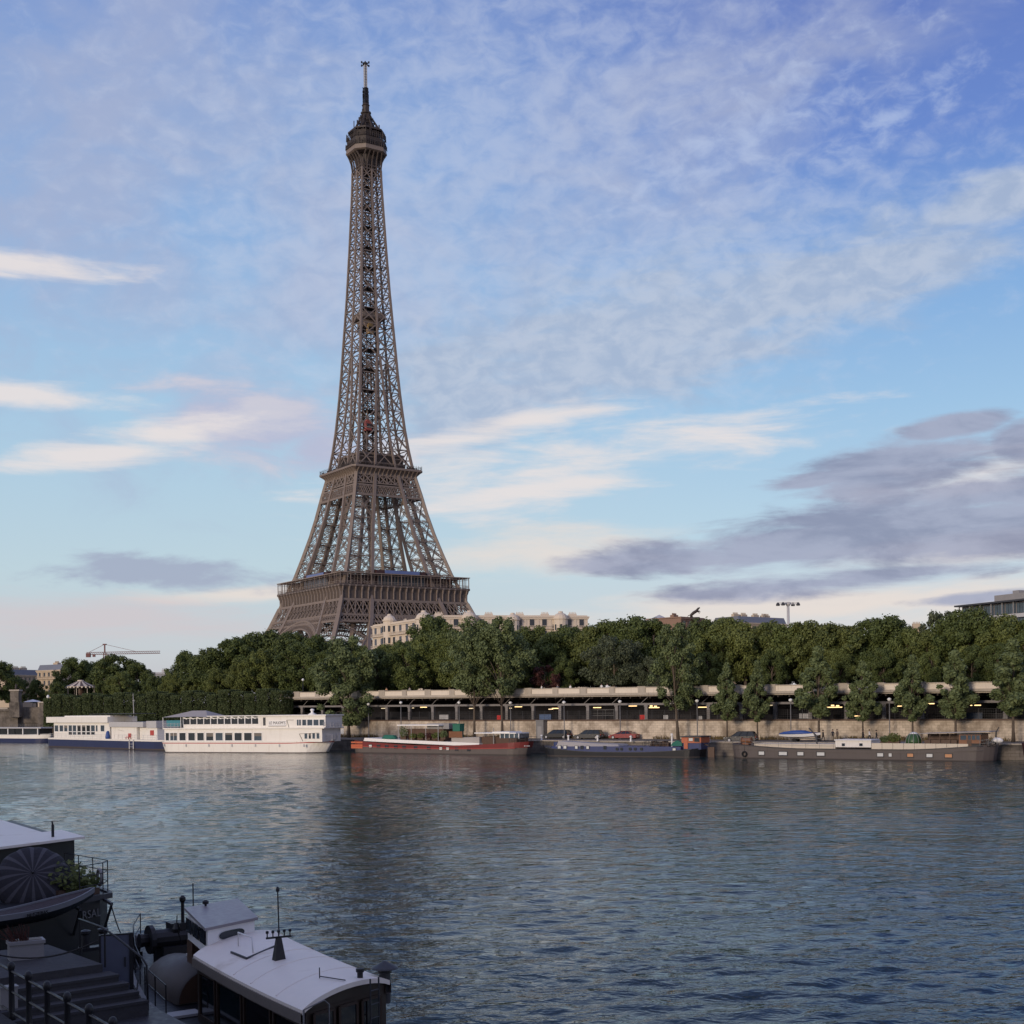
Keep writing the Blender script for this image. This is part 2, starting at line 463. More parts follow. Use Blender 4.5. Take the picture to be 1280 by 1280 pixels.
# ------------------------------------------------------------------ mesh writer
class MB:
    def __init__(self):
        self.v, self.f, self.mi, self.cur = [], [], [], 0

    def mat(self, i):
        self.cur = i
        return self

    def add(self, vs, fs):
        o = len(self.v)
        self.v.extend([tuple(p) for p in vs])
        for f in fs:
            self.f.append(tuple(o + i for i in f))
            self.mi.append(self.cur)
        return self

    def bx(self, x0, x1, y0, y1, z0, z1):
        if x0 > x1: x0, x1 = x1, x0
        if y0 > y1: y0, y1 = y1, y0
        if z0 > z1: z0, z1 = z1, z0
        return self.add([(x0, y0, z0), (x1, y0, z0), (x1, y1, z0), (x0, y1, z0), (x0, y0, z1), (x1, y0, z1), (x1, y1, z1), (x0, y1, z1)],
                        [(3, 2, 1, 0), (4, 5, 6, 7), (0, 1, 5, 4), (1, 2, 6, 5), (2, 3, 7, 6), (3, 0, 4, 7)])

    def beam(self, p, q, w, h=None, up=(0, 0, 1)):
        p, q = Vector(p), Vector(q)
        d = (q - p)
        if d.length < 1e-6:
            return self
        d.normalize()
        u = Vector(up)
        s = d.cross(u)
        if s.length < 1e-3:
            s = d.cross(Vector((1, 0, 0)))
        s.normalize()
        u = s.cross(d).normalized()
        h = w if h is None else h
        j = 1.0 + R.uniform(-0.03, 0.03)
        s, u = s * (w * j / 2), u * (h * (1.0 + R.uniform(-0.03, 0.03)) / 2)
        vs = [p - s - u, p + s - u, p + s + u, p - s + u, q - s - u, q + s - u, q + s + u, q - s + u]
        return self.add(vs, [(3, 2, 1, 0), (4, 5, 6, 7), (0, 1, 5, 4), (1, 2, 6, 5), (2, 3, 7, 6), (3, 0, 4, 7)])

    def tube(self, p, q, r0, r1=None, n=8):
        return self.path([p, q], [r0, r0 if r1 is None else r1], n)

    def path(self, pts, r, n=8):
        pts = [Vector(p) for p in pts]
        rs = r if isinstance(r, (list, tuple)) else [r] * len(pts)
        rings = []
        prev = None
        for i, p in enumerate(pts):
            d = (pts[min(i + 1, len(pts) - 1)] - pts[max(i - 1, 0)]).normalized()
            if prev is None:
                a = d.orthogonal().normalized()
            else:
                a = prev - d * prev.dot(d)
                a = a.normalized() if a.length > 1e-6 else d.orthogonal().normalized()
            prev = a
            b = d.cross(a)
            rings.append([p + (a * math.cos(t) + b * math.sin(t)) * rs[i] for t in [2 * PI * k / n for k in range(n)]])
        return self.loft(rings)

    def loft(self, rings, caps=True, closed=True):
        n = len(rings[0])
        vs = [p for r in rings for p in r]
        fs = []
        for i in range(len(rings) - 1):
            for k in range(n if closed else n - 1):
                a, b = i * n + k, i * n + (k + 1) % n
                fs.append((a, b, b + n, a + n))
        if caps:
            fs.append(tuple(reversed(range(n))))
            fs.append(tuple(range((len(rings) - 1) * n, len(rings) * n)))
        return self.add(vs, fs)

    def lathe(self, c, prof, n=16):
        rings = [[(c[0] + r * math.cos(2 * PI * k / n), c[1] + r * math.sin(2 * PI * k / n), c[2] + z) for k in range(n)] for r, z in prof]
        return self.loft(rings)

    def prism(self, poly, y0, y1):
        """polygon in x, z pushed from y0 to y1"""
        return self.loft([[(x, y0, z) for x, z in poly], [(x, y1, z) for x, z in poly]])

    def slab(self, poly, z0, z1):
        return self.loft([[(x, y, z0) for x, y in poly], [(x, y, z1) for x, y in poly]])

    def build(self, name, mats, parent=None, smooth=False, loc=None, rz=None):
        me = bpy.data.meshes.new(name)
        me.from_pydata(self.v, [], self.f)
        if not isinstance(mats, (list, tuple)):
            mats = [mats]
        for m in mats:
            me.materials.append(m)
        if any(self.mi):
            me.polygons.foreach_set('material_index', self.mi)
        if smooth:
            me.polygons.foreach_set('use_smooth', [True] * len(self.f))
        me.update()
        o = bpy.data.objects.new(name, me)
        COL.objects.link(o)
        if parent is not None:
            o.parent = parent
        if loc is not None:
            o.location = loc
        if rz is not None:
            o.rotation_euler = (0, 0, rz)
        return o


def tag(o, label, cat, group=None, kind=None):
    if label: o['label'] = label
    if cat: o['category'] = cat
    if group: o['group'] = group
    if kind: o['kind'] = kind
    return o


def thing(name, label, cat, loc=(0, 0, 0), rz=0.0, group=None):
    o = bpy.data.objects.new(name, None)
    o.empty_display_size = 0.5
    COL.objects.link(o)
    o.location = loc
    o.rotation_euler = (0, 0, rz)
    return tag(o, label, cat, group)


def struct(o):
    o['kind'] = 'structure'
    return o


def dup(root, label, group=None, loc=None, rz=None, scale=None):
    c = root.copy()
    COL.objects.link(c)
    for ch in root.children:
        k = ch.copy()
        COL.objects.link(k)
        k.parent = c
        for gc in ch.children:
            q = gc.copy()
            COL.objects.link(q)
            q.parent = k
    c['label'] = label
    if group: c['group'] = group
    if loc is not None: c.location = loc
    if rz is not None: c.rotation_euler = (0, 0, rz)
    if scale is not None: c.scale = scale
    return c


def lerp(tab, z):
    for (z0, h0), (z1, h1) in zip(tab, tab[1:]):
        if z <= z1:
            t = (z - z0) / (z1 - z0)
            return h0 + (h1 - h0) * t
    return tab[-1][1]

# ------------------------------------------------------------------ water, ground
def water_material():
    m, g, p = _principled('river_water')
    tc = g.n('ShaderNodeTexCoord').outputs['Object']
    mp = g.n('ShaderNodeMapping')
    g.put(mp.inputs[0], tc)
    mp.inputs['Rotation'].default_value = (0, 0, math.radians(10))
    mp.inputs['Scale'].default_value = (0.6, 1.0, 1.0)
    v = mp.outputs[0]
    big = g.noise(v, 0.05, 3, 0.5, 0.5)
    w1 = g.noise(v, 0.7, 3, 0.55, 0.5)
    w2 = g.noise(v, 1.9, 3, 0.55, 0.5)
    w3 = g.noise(v, 6.0, 2, 0.5, 0.3)
    calm = g.ss(big, 0.35, 0.65, 0.6, 1.2)
    h = g.m('ADD', g.m('MULTIPLY', w1, 0.30), g.m('ADD', g.m('MULTIPLY', w2, 0.12), g.m('MULTIPLY', w3, 0.03)))
    h = g.m('MULTIPLY', h, calm)
    b = g.n('ShaderNodeBump')
    b.inputs['Strength'].default_value = 1.0
    b.inputs['Distance'].default_value = 0.55
    g.put(b.inputs['Height'], h)
    g.put(p.inputs['Normal'], b.outputs[0])
    p.inputs['Base Color'].default_value = (0.003, 0.026, 0.028, 1)
    p.inputs['Roughness'].default_value = 0.06
    p.inputs['IOR'].default_value = 1.333
    return m


import numpy as np


def river():
    """river sheet with modelled wavelets, finer where it is near, inside a big flat sheet"""
    rs = np.random.RandomState(4)
    ys = [13.0]
    while ys[-1] < 330:
        ys.append(ys[-1] * 1.0052)
    ys = np.array(ys)
    ts = np.linspace(-0.56, 0.56, 760)
    Y = np.repeat(ys[:, None], len(ts), 1)
    X = (Y + 6) * ts[None, :]
    H = np.zeros_like(X)
    dy = Y * 0.0052
    n = 90
    lam = 0.26 * (3.0 / 0.26) ** rs.rand(n)
    th = np.radians(-90 + 12 + rs.randn(n) * 30)
    ph = rs.rand(n) * 2 * np.pi
    for l, t, f in zip(lam, th, ph):
        k = 2 * np.pi / l
        a = 0.108 * math.sqrt(2.0 / n) / k
        fade = np.clip((l / (2.2 * dy) - 0.7) / 0.8, 0, 1)
        w = np.sin(k * (X * math.cos(t) + Y * math.sin(t)) + f)
        H += a * fade * (w + 0.18 * np.cos(2 * (k * (X * math.cos(t) + Y * math.sin(t)) + f)))
    patch = 0.8 + 0.35 * np.sin(X * 0.05 + 1.3 * np.sin(Y * 0.031)) * np.sin(Y * 0.043 + 1.1 * np.sin(X * 0.027))
    H *= patch
    nr, nc = X.shape
    verts = np.stack([X, Y, H], -1).reshape(-1, 3)
    idx = np.arange(nr * nc).reshape(nr, nc)
    quads = np.stack([idx[:-1, :-1], idx[:-1, 1:], idx[1:, 1:], idx[1:, :-1]], -1).reshape(-1, 4)
    base = len(verts)
    verts = np.vstack([verts, [(-1500, -60, -0.45), (1500, -60, -0.45), (1500, 1500, -0.45), (-1500, 1500, -0.45)]])
    quads = np.vstack([quads, [(base, base + 1, base + 2, base + 3)]])
    me = bpy.data.meshes.new('river')
    me.vertices.add(len(verts))
    me.vertices.foreach_set('co', verts.astype(np.float32).ravel())
    me.loops.add(quads.size)
    me.loops.foreach_set('vertex_index', quads.astype(np.int32).ravel())
    me.polygons.add(len(quads))
    me.polygons.foreach_set('loop_start', np.arange(0, quads.size, 4, dtype=np.int32))
    me.polygons.foreach_set('use_smooth', np.ones(len(quads), dtype=bool))
    me.update(calc_edges=True)
    me.validate()
    me.materials.append(water_material())
    o = bpy.data.objects.new('river', me)
    COL.objects.link(o)
    return struct(o)


river()
gm = MB()
gm.add([(-4500, -400, -4), (4500, -400, -4), (4500, 6000, -4), (-4500, 6000, -4)], [(0, 1, 2, 3)])
struct(gm.build('ground', M['earth']))


def bank(name, mb, mats, smooth=False):
    return mb.build(name, mats, None, smooth, (BO.x, BO.y, 0), BANG)


SL, SR, SG = -138.0, 150.0, -80.0      # left end, right end, left end of the covered gallery
mb = MB().bx(SL, SR, 5.6, 20.0, -3.5, 2.1)
struct(bank('quay', mb, M['quaystone']))
mb = MB()
mb.bx(SL, SR, 5.5, 6.1, 2.06, 2.22)
struct(bank('quay_kerb', mb, M['concrete']))
mb = MB()
mb.bx(SL, SR, 8.2, 19.9, 2.1, 2.104)
struct(bank('quay_road', mb, M['cobble']))
mb = MB().bx(SL, SG, 20.6, 60, -3, 9.6).bx(SG, SR, 34.6, 60, -3, 9.5).bx(SL, SR + 700, 60, 2500, -3, 9.55)
mb.bx(SR, SR + 700, 20, 60, -3, 9.5)
struct(bank('promenade', mb, M['earth']))
mb = MB().slab([(-104, 327), (-111, 400), (-900, 400), (-900, 2200), (500, 2200), (-40, 420)], -3, 9.5)
struct(mb.build('far_bank', M['quaystone']))
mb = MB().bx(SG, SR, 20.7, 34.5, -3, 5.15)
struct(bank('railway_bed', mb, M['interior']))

# ------------------------------------------------------------------ embankment wall, covered gallery
def slope(base, k):
    return lambda s: base - k * s


wt = slope(5.27, 0.0022)
mb = MB()
S = [-138] + list(range(-130, 151, 10))
mb.loft([[(s, 20.0, 1.2), (s, 20.7, 1.2), (s, 20.55, wt(max(s, -90))), (s, 20.12, wt(max(s, -90)))] for s in S])
rw = thing('embankment_wall', 'long stained pale stone embankment wall rising behind the quay', 'wall', (BO.x, BO.y, 0), BANG)
mb.build('wall', M['stone'], rw)
mb = MB()
mb.loft([[(s, 20.02, wt(max(s, -90)) - 0.02), (s, 20.75, wt(max(s, -90)) - 0.02), (s, 20.75, wt(max(s, -90)) + 0.2), (s, 20.02, wt(max(s, -90)) + 0.2)] for s in S])
mb.build('coping', M['wood_dark'], rw)

gal = thing('covered_gallery', 'long concrete promenade deck on columns over the dark railway gallery', 'gallery', (BO.x, BO.y, 0), BANG)
du = slope(9.55, 0.0055)      # underside of the deck edge
pb = slope(10.12, 0.0055)     # foot of the parapet
pt = slope(11.13, 0.0055)     # top of the parapet
bb = slope(8.0, 0.0045)       # underside of the beam on the columns
SS = [SG + 2 * i for i in range(int((SR - SG) / 2) + 1)]
mb = MB()
mb.loft([[(s, 19.3, du(s)), (s, 34.5, du(s) + 0.1), (s, 34.5, pb(s) - 0.02), (s, 19.3, pb(s) - 0.02)] for s in SS])
mb.build('deck', M['concrete'], gal)
mb = MB()
mb.loft([[(s, 19.0, du(s) + 0.22), (s, 19.35, du(s) + 0.12), (s, 19.55, pb(s)), (s, 19.0, pb(s) + 0.05)] for s in SS])
mb.build('cornice', M['concrete'], gal)
mb = MB()
for s in SS[::1]:
    z = du(s)
    mb.beam((s + 0.5, 19.6, z - 0.14), (s + 0.5, 34.3, z - 0.75), 0.22, 0.42)
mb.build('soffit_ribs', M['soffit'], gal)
S0, SP = -13.3, 6.1
cols = [S0 + SP * k for k in range(-11, 27) if SG < S0 + SP * k < SR]
mb = MB()
mb.loft([[(s, 20.55, bb(s)), (s, 20.95, bb(s)), (s, 20.95, bb(s) + 0.36), (s, 20.55, bb(s) + 0.36)] for s in SS])
for s in SS[::3]:
    mb.beam((s, 20.75, bb(s) + 0.35), (s + 1.5, 20.75, du(s) - 0.05), 0.1)
mb.build('beam', M['beamgrey'], gal)
for s in cols:
    mb = MB().bx(s - 0.3, s + 0.3, 20.5, 21.0, 5.1, bb(s) + 0.01)
    mb.bx(s - 0.38, s + 0.38, 20.42, 21.08, 5.1, 5.5).bx(s - 0.38, s + 0.38, 20.42, 21.08, bb(s) - 0.25, bb(s) - 0.02)
    mb.build('column', M['beamgrey'], gal)
for i, s in enumerate(cols):
    ln = SP
    mb = MB()
    w = 0.62 if i % 2 else 0.78
    mb.bx(s - w, s + w, 19.12, 19.72, pb(s) - 0.02, pt(s) + 0.06)
    mb.bx(s - w - 0.06, s + w + 0.06, 19.06, 19.78, pt(s) + 0.06, pt(s) + 0.15)
    mb.build('pier', M['concrete'], gal)
    mb = MB()
    a, b = s + w, s + SP - (0.78 if i % 2 else 0.62)
    mb.loft([[(q, 19.25, pb(q)), (q, 19.6, pb(q)), (q, 19.6, pt(q) - 0.1), (q, 19.25, pt(q) - 0.1)] for q in (a, b)])
    mb.build('parapet_panel', M['panelstone'], gal)
mb = MB()
mb.loft([[(s, 19.14, pt(s) - 0.1), (s, 19.7, pt(s) - 0.1), (s, 19.7, pt(s) + 0.04), (s, 19.14, pt(s) + 0.04)] for s in SS])
mb.build('handrail', M['concrete'], gal)
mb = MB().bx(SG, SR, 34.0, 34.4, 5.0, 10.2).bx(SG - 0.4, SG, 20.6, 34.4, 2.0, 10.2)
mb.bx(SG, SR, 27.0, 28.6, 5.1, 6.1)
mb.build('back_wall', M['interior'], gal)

# fence along the wall top, in front of the tracks
fence = thing('mesh_fence', 'dark wire fence standing on the embankment wall between the columns', 'fence', (BO.x, BO.y, 0), BANG)
for s in [SG + 1.0 + 2.54 * k for k in range(69)]:
    MB().beam((s, 20.3, wt(s) + 0.1), (s, 20.3, 7.1 - 0.003 * s), 0.06).build('post', M['darkgrey'], fence)
mb = MB()
for k in range(5):
    z = 5.55 + k * 0.36
    mb.beam((SG + 1, 20.3, z - 0.0022 * SG), (SR, 20.3, z - 0.0022 * SR), 0.025)
s = SG + 1
while s < SR:
    mb.beam((s, 20.27, 5.4 - 0.0022 * s), (s, 20.27, 7.0 - 0.003 * s), 0.018)
    s += 0.33
mb.build('wire_mesh', M['darkgrey'], fence)

# lit lamps hanging in the gallery: pixel column, pixel row, glow
LAMPS = [(479, 885, 0), (515, 884.5, 0), (529.5, 883.6, 1), (589, 885, 0), (637, 884.8, 0), (648, 883, 1), (688.5, 886, 0), (694.5, 885, 1), (746.5, 884, 1), (791, 882, 1), (816, 884, 2), (878, 883.5, 1),
         (953, 882.5, 0), (963, 881, 0), (1043, 883.5, 2), (1070.5, 894.5, 1), (1128, 882, 1), (1161.5, 879, 1), (1219.5, 881, 1)]
where = ['between the first and second column right of the light green tree', 'near the fourth column', 'wide, between the fourth and fifth column', 'beside the slim trunk of the left tall quay tree', 'just right of the small red board', 'wide, between red board and stair kiosk',
         'above the first parked car, smaller of a pair', 'above the first parked car, larger of a pair', 'above the pale platform railing', 'left of the red crate', 'in a bright cluster above the red crate', 'right of the leaning quay tree trunk',
         'left of a pair by the second small quay tree', 'right of a pair by the second small quay tree', 'in the bright cluster beside the big cone shaped tree', 'lowest of all', 'left of the tree above the greenhouse dome',
         'high above the greenhouse dome', 'above the wooden wheelhouse of the grey barge']
for (x, y, k), w in zip(LAMPS, where):
    t = 23.5
    s = BS(x, t)
    p = A(x, y, B(s, t).y)
    mb = MB()
    L = (0.42, 0.75, 1.25)[k]
    mb.bx(-L, L, -0.16, 0.16, -0.14, 0.0)
    if k == 2:
        mb.bx(-0.5, -0.1, -0.16, 0.16, 0.1, 0.32).bx(0.35, 0.75, -0.16, 0.16, 0.05, 0.25)
    mb.mat(1).bx(-L - 0.05, L + 0.05, -0.2, 0.2, 0.0, 0.06).beam((0, 0, 0.05), (0, 0, 1.6), 0.05)
    o = mb.build('gallery_lamp', [M['lamp'] if k else M['lampsoft'], M['soffit']], None, False, p, BANG)
    tag(o, 'lit yellow gallery lamp ' + w, 'lamp', 'lamps in the gallery')


def gbox(name, x0, x1, y0, y1, mat, label, cat, t=21.6, d=0.35, text=None):
    s0, s1 = BS(x0, t), BS(x1, t)
    Y = B(s0, t).y
    z1, z0 = A(x0, y0, Y).z, A(x0, y1, Y).z
    w = s1 - s0
    mb = MB().bx(0, w, 0, d, 0, z1 - z0)
    mb.mat(1).bx(-0.05, w + 0.05, -0.03, 0.02, z1 - z0, z1 - z0 + 0.06).bx(-0.05, w + 0.05, -0.03, 0.02, -0.06, 0).bx(0.1, 0.2, d * 0.3, d * 0.7, -0.9, 0).bx(w - 0.2, w - 0.1, d * 0.3, d * 0.7, -0.9, 0)
    o = mb.build(name, [mat, M['darkgrey']], None, False, B(s0, t, z0), BANG)
    return tag(o, label, cat)


gbox('notice_board', 621, 625.4, 894, 900.4, M['redsign'], 'small red board behind the trunk of the right tall quay tree', 'board')
gbox('red_crate', 799, 808, 893.5, 899.6, M['redsign'], 'bright red crate in the gallery left of a column', 'crate')
gbox('poster', 549, 560, 893.5, 899, M['palegrey'], 'pale poster in the gallery above the red barge awning', 'poster')
gbox('blue_poster', 674, 688.5, 893, 899.5, paint('poster_blue', (0.09, 0.14, 0.26), 0.5, 0.4, 1.5), 'blue patterned poster in the gallery above the first parked car', 'poster')
gbox('white_poster', 829, 835, 894, 899, M['palegrey'], 'small white poster left of the leaning quay tree', 'poster')
gbox('white_poster', 873, 877.5, 895, 899.3, M['palegrey'], 'small white poster right of the leaning quay tree', 'poster')
gbox('white_poster', 999, 1018, 892, 898, M['palegrey'], 'wide pale poster left of the big cone shaped tree', 'poster')
gbox('blue_poster', 1205, 1228, 891, 899, paint('poster_dusk', (0.04, 0.06, 0.10), 0.5, 0.4, 1.5), 'dim blue poster in the gallery near the right end', 'poster')
mb = MB()
for z in (6.2, 6.6, 7.2):
    mb.beam((0, 0, z - 5), (5.2, 0, z - 5), 0.07)
for q in (0, 1.7, 3.4, 5.2):
    mb.beam((q, 0, 0.2), (q, 0, 2.2), 0.06)
tag(mb.build('platform_railing', M['steel'], None, False, B(BS(737, 22), 22, 5.0), BANG), 'pale metal railing on the railway platform above the black cars', 'railing')

# grey box of the stair between the two left barges
sb = thing('stair_kiosk', 'grey box like stair kiosk standing against the embankment wall', 'kiosk', B(BS(669.5, 18.9), 18.9, 2.1), BANG)
MB().bx(0, 1.7, 0, 1.05, 0, 3.2).bx(-0.08, 1.78, -0.08, 1.1, 3.2, 3.34).build('box', M['steel'], sb)
MB().bx(0.35, 1.3, -0.03, 0.0, 0.05, 2.2).build('door', M['grey'], sb)

# ------------------------------------------------------------------ the tower
TX, TY, TZ, TR = -69.5, 662.75, 8.0, 0.592
tower = thing('lattice_tower', 'very tall brown wrought iron lattice tower rising behind the trees', 'tower', (TX, TY, TZ), TR)
OUT = [(0, 62.4), (20, 50.4), (32, 42.8), (41, 38.3), (50, 34.7), (57.6, 31.9), (65, 29.0), (75, 25.9), (85, 23.0), (95, 20.5), (106, 18.2), (115.7, 16.0), (121, 14.8), (140, 12.5), (160, 10.8), (182, 9.45), (205, 8.0), (230, 6.75), (261, 5.45), (280, 5.1)]
INN = [(0, 37.5), (20, 29.5), (41, 21.2), (57.6, 17.0), (69, 14.4), (90, 10.6), (110, 7.0), (115.7, 6.1), (121, 5.0), (140, 3.4), (155, 2.3), (175, 0.8), (184, 0.0), (300, 0.0)]
ho = lambda z: lerp(OUT, z)
hi = lambda z: lerp(INN, z)


def girder(mb, p, q, w, r, n, nrm):
    """flat lattice girder from p to q: two rails w apart and a zigzag between them, in the plane with normal nrm"""
    p, q, nrm = Vector(p), Vector(q), Vector(nrm)
    d = (q - p).normalized()
    s = d.cross(nrm).normalized() * (w / 2)
    mb.beam(p + s, q + s, r, r, nrm)
    mb.beam(p - s, q - s, r, r, nrm)
    L = q - p
    for i in range(n):
        a, b = p + L * (i / n), p + L * ((i + 1) / n)
        sg = 1 if i % 2 else -1
        mb.beam(a + s * sg, b - s * sg, r * 0.7, r * 0.6, nrm)


def quad_face(kind, sx, sy, z):
    """the four chord points of a leg at height z"""
    o, i = ho(z), hi(z)
    return {'oo': Vector((sx * o, sy * o, z)), 'oi': Vector((sx * o, sy * i, z)), 'io': Vector((sx * i, sy * o, z)), 'ii': Vector((sx * i, sy * i, z))}[kind]


LOW = [0, 10.5, 21, 31, 40.3]
MID = [57.6, 65.0, 73.0, 82.0, 92.0, 103.2]
for sx in (-1, 1):
    for sy in (-1, 1):
        ch, br = MB(), MB()
        P = lambda k, z: quad_face(k, sx, sy, z)
        zs = [0, 20, 32, 41, 50, 57.6, 65, 75, 85, 95, 106, 115.5]
        for k in ('oo', 'oi', 'io', 'ii'):
            for a, b in zip(zs, zs[1:]):
                w = 1.9 if a < 50 else (1.5 if k != 'ii' else 1.4)
                ch.beam(P(k, a), P(k, b + 0.3), w, w, (sx, sy, 0) if k in ('oo', 'ii') else ((sx, 0, 0) if k == 'oi' else (0, sy, 0)))
        for pr, nrm in ((('oo', 'oi'), (sx, 0, 0)), (('oo', 'io'), (0, sy, 0)), (('oi', 'ii'), (0, -sy, 0)), (('io', 'ii'), (-sx, 0, 0))):
            a_, b_ = pr
            for lv in (LOW, MID):
                for z0, z1 in zip(lv, lv[1:]):
                    p0, p1, q0, q1 = P(a_, z0), P(b_, z0), P(a_, z1), P(b_, z1)
                    gw = 1.15 if z0 < 50 else 0.85
                    off = Vector(nrm) * 0.18
                    girder(br, p0, q1, gw, 0.24, 12, nrm)
                    girder(br, p1 + off, q0 + off, gw, 0.24, 12, nrm)
                    girder(br, q0 - off, q1 - off, 0.8, 0.22, 10, nrm)
                    if lv is MID:
                        m0, m1 = (p0 + p1) / 2, (q0 + q1) / 2
                        br.beam((p0 + q0) / 2, (p1 + q1) / 2, 0.22)
                        br.beam((p0 + q0) / 2, m1, 0.2)
                        br.beam((p1 + q1) / 2, m1, 0.2)
        # diaphragms and lift track inside the leg
        for z in MID[1:-1] + LOW[1:]:
            br.beam(P('oo', z), P('ii', z), 0.5)
            br.beam(P('oi', z), P('io', z), 0.5)
        c = lambda z: (P('oo', z) + P('ii', z)) / 2
        for z0, z1 in zip(zs[4:], zs[5:]):
            for dx in (-1.6, 1.6):
                br.beam(c(z0) + Vector((dx, -dx, 0)), c(z1) + Vector((dx, -dx, 0)), 0.9, 0.9)
            n = 5
            for i in range(n):
                z = z0 + (z1 - z0) * i / n
                br.beam(c(z) + Vector((-2, 2, 0)), c(z) + Vector((2, -2, 0)), 0.35)
                br.beam(c(z) + Vector((-2, 2, 0)), c(z + (z1 - z0) / n) + Vector((2, -2, 0)), 0.3)
        lg = ch.build('leg', M['iron'], tower)
        br.build('bracing', M['iron'], lg)
# masonry piers under the legs
for sx in (-1, 1):
    for sy in (-1, 1):
        for k in ('oo', 'oi', 'io', 'ii'):
            p = quad_face(k, sx, sy, 0)
            MB().loft([[(p.x + a * 4, p.y + b * 4, -0.3) for a, b in ((-1, -1), (1, -1), (1, 1), (-1, 1))], [(p.x + a * 2.4, p.y + b * 2.4, 3.2) for a, b in ((-1, -1), (1, -1), (1, 1), (-1, 1))]]).build('footing', M['concrete'], tower)


def side(k):
    """turns (along, out, z) on face k into tower coordinates"""
    c, s = math.cos(k * PI / 2), math.sin(k * PI / 2)
    return lambda a, o, z: Vector((a * c + o * s, a * s - o * c, z))


def nrm(k):
    c, s = math.cos(k * PI / 2), math.sin(k * PI / 2)
    return (s, -c, 0)


for k in range(4):
    T, N = side(k), nrm(k)
    # arch between the legs
    mb = MB()
    z0, Ri, Ro = 3.0, 35.2, 39.0
    lay = lambda r, an: T(r * math.cos(an), ho(max(0, z0 + r * math.sin(an))) + 0.25, z0 + r * math.sin(an))
    an = [math.radians(14 + 152 * i / 76) for i in range(77)]
    for a, b in zip(an, an[1:]):
        mb.beam(lay(Ri, a), lay(Ri, b), 0.8, 1.0, N)
        mb.beam(lay(Ro, a), lay(Ro, b), 0.8, 1.0, N)
        mb.beam(lay(Ri, a), lay(Ro, a), 0.3, 0.5, N)
        mid = (a + b) / 2
        mb.beam(lay(Ri + 1.6, a), lay(Ro - 0.6, mid), 0.28, 0.35, N)
        mb.beam(lay(Ro - 0.6, mid), lay(Ri + 1.6, b), 0.28, 0.35, N)
    # spandrel: radial bars with rounded heads up to the belt
    top = 43.0
    for i in range(60):
        a = math.radians(22 + 136 * i / 59)
        ca, sa = math.cos(a), math.sin(a)
        r1 = (top - z0) / max(sa, 0.2)
        # stop at the inner chord of the leg
        r = Ro
        while r < r1 and abs(r * ca) < hi(z0 + r * sa) + 0.3:
            r += 0.3
        if r > Ro + 0.8:
            mb.beam(lay(Ro, a), lay(r, a), 0.42, 0.5, N)
            e = lay(r - 0.4, a)
            for q in (-1, 1):
                mb.beam(lay(r - 1.5, a), lay(r - 0.2, a + q * 0.018), 0.35, 0.4, N)
    mb.build('arch', M['iron'], tower)

    # lattice belts under the first floor
    mb = MB()
    za, zb = 43.4, 50.4
    fa = lambda u, z: T(u * (ho(z) + 0.1), ho(z) + 0.15, z)
    n = 18
    for z, w in ((za, 0.9), (zb, 0.8), (40.3, 0.9)):
        mb.beam(fa(-1, z), fa(1, z), w, 0.7, N)
    for i in range(n):
        u0, u1 = -1 + 2 * i / n, -1 + 2 * (i + 1) / n
        off = Vector(N) * 0.14
        um = (u0 + u1) / 2
        mb.beam(fa(u0, za), fa(u1, zb), 0.32, 0.3, N)
        mb.beam(fa(u1, za) + off, fa(u0, zb) + off, 0.32, 0.3, N)
        zm = (za + zb) / 2
        for (p, q) in (((um, za), (u1, zm)), ((u1, zm), (um, zb)), ((um, zb), (u0, zm)), ((u0, zm), (um, za))):
            mb.beam(fa(*p) - off * 1.2, fa(*q) - off * 1.2, 0.2, 0.2, N)
        mb.beam(fa(u0, za), fa(u0, zb), 0.4, 0.34, N)
    # small belt over the legs only
    for sg in (-1, 1):
        m = 9
        for i in range(m):
            z0b, z1b = 40.6, 43.2
            g0, g1 = hi(41.5) / ho(41.5), 1.0
            u0, u1 = sg * (g0 + (g1 - g0) * i / m), sg * (g0 + (g1 - g0) * (i + 1) / m)
            mb.beam(fa(u0, z0b), fa(u1, z1b), 0.32, 0.3, N)
            mb.beam(fa(u1, z0b) + Vector(N) * 0.1, fa(u0, z1b) + Vector(N) * 0.1, 0.32, 0.3, N)
    mb.build('lattice_belt', M['iron'], tower)
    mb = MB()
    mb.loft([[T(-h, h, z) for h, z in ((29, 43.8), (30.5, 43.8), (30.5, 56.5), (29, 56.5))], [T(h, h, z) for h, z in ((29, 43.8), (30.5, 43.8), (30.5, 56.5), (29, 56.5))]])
    mb.build('dark_backing', M['iron_dark'], tower)  # dark colour stands in for the shaded void behind the lattice

    # frieze with its brackets
    mb = MB()
    prof = [(33.6, 50.2), (34.5, 50.3), (34.55, 51.2), (34.3, 51.4), (34.4, 53.5), (34.7, 55.4), (35.2, 56.7), (35.5, 56.8), (35.65, 57.0), (35.65, 57.9), (35.3, 58.05), (33.4, 58.05)]
    fr = [[T(-h, h, z) for h, z in prof], [T(h, h, z) for h, z in prof]]
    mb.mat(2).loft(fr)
    mb.mat(1)
    for i in range(21):
        a = -34.0 + 68.0 * i / 20
        mb.beam(T(a, 34.62, 51.3), T(a, 34.75, 55.2), 0.42, 0.5, N)
        mb.beam(T(a, 34.8, 55.0), T(a, 35.5, 56.75), 0.55, 0.7, N)
        mb.beam(T(a, 35.5, 56.95), T(a, 35.5, 57.5), 0.9, 0.5, N)
    mb.beam(T(-34.6, 34.62, 51.0), T(34.6, 34.62, 51.0), 0.3, 0.6, N)
    mb.build('frieze', [M['iron'], M['iron_pale'], M['iron_mid']], tower)
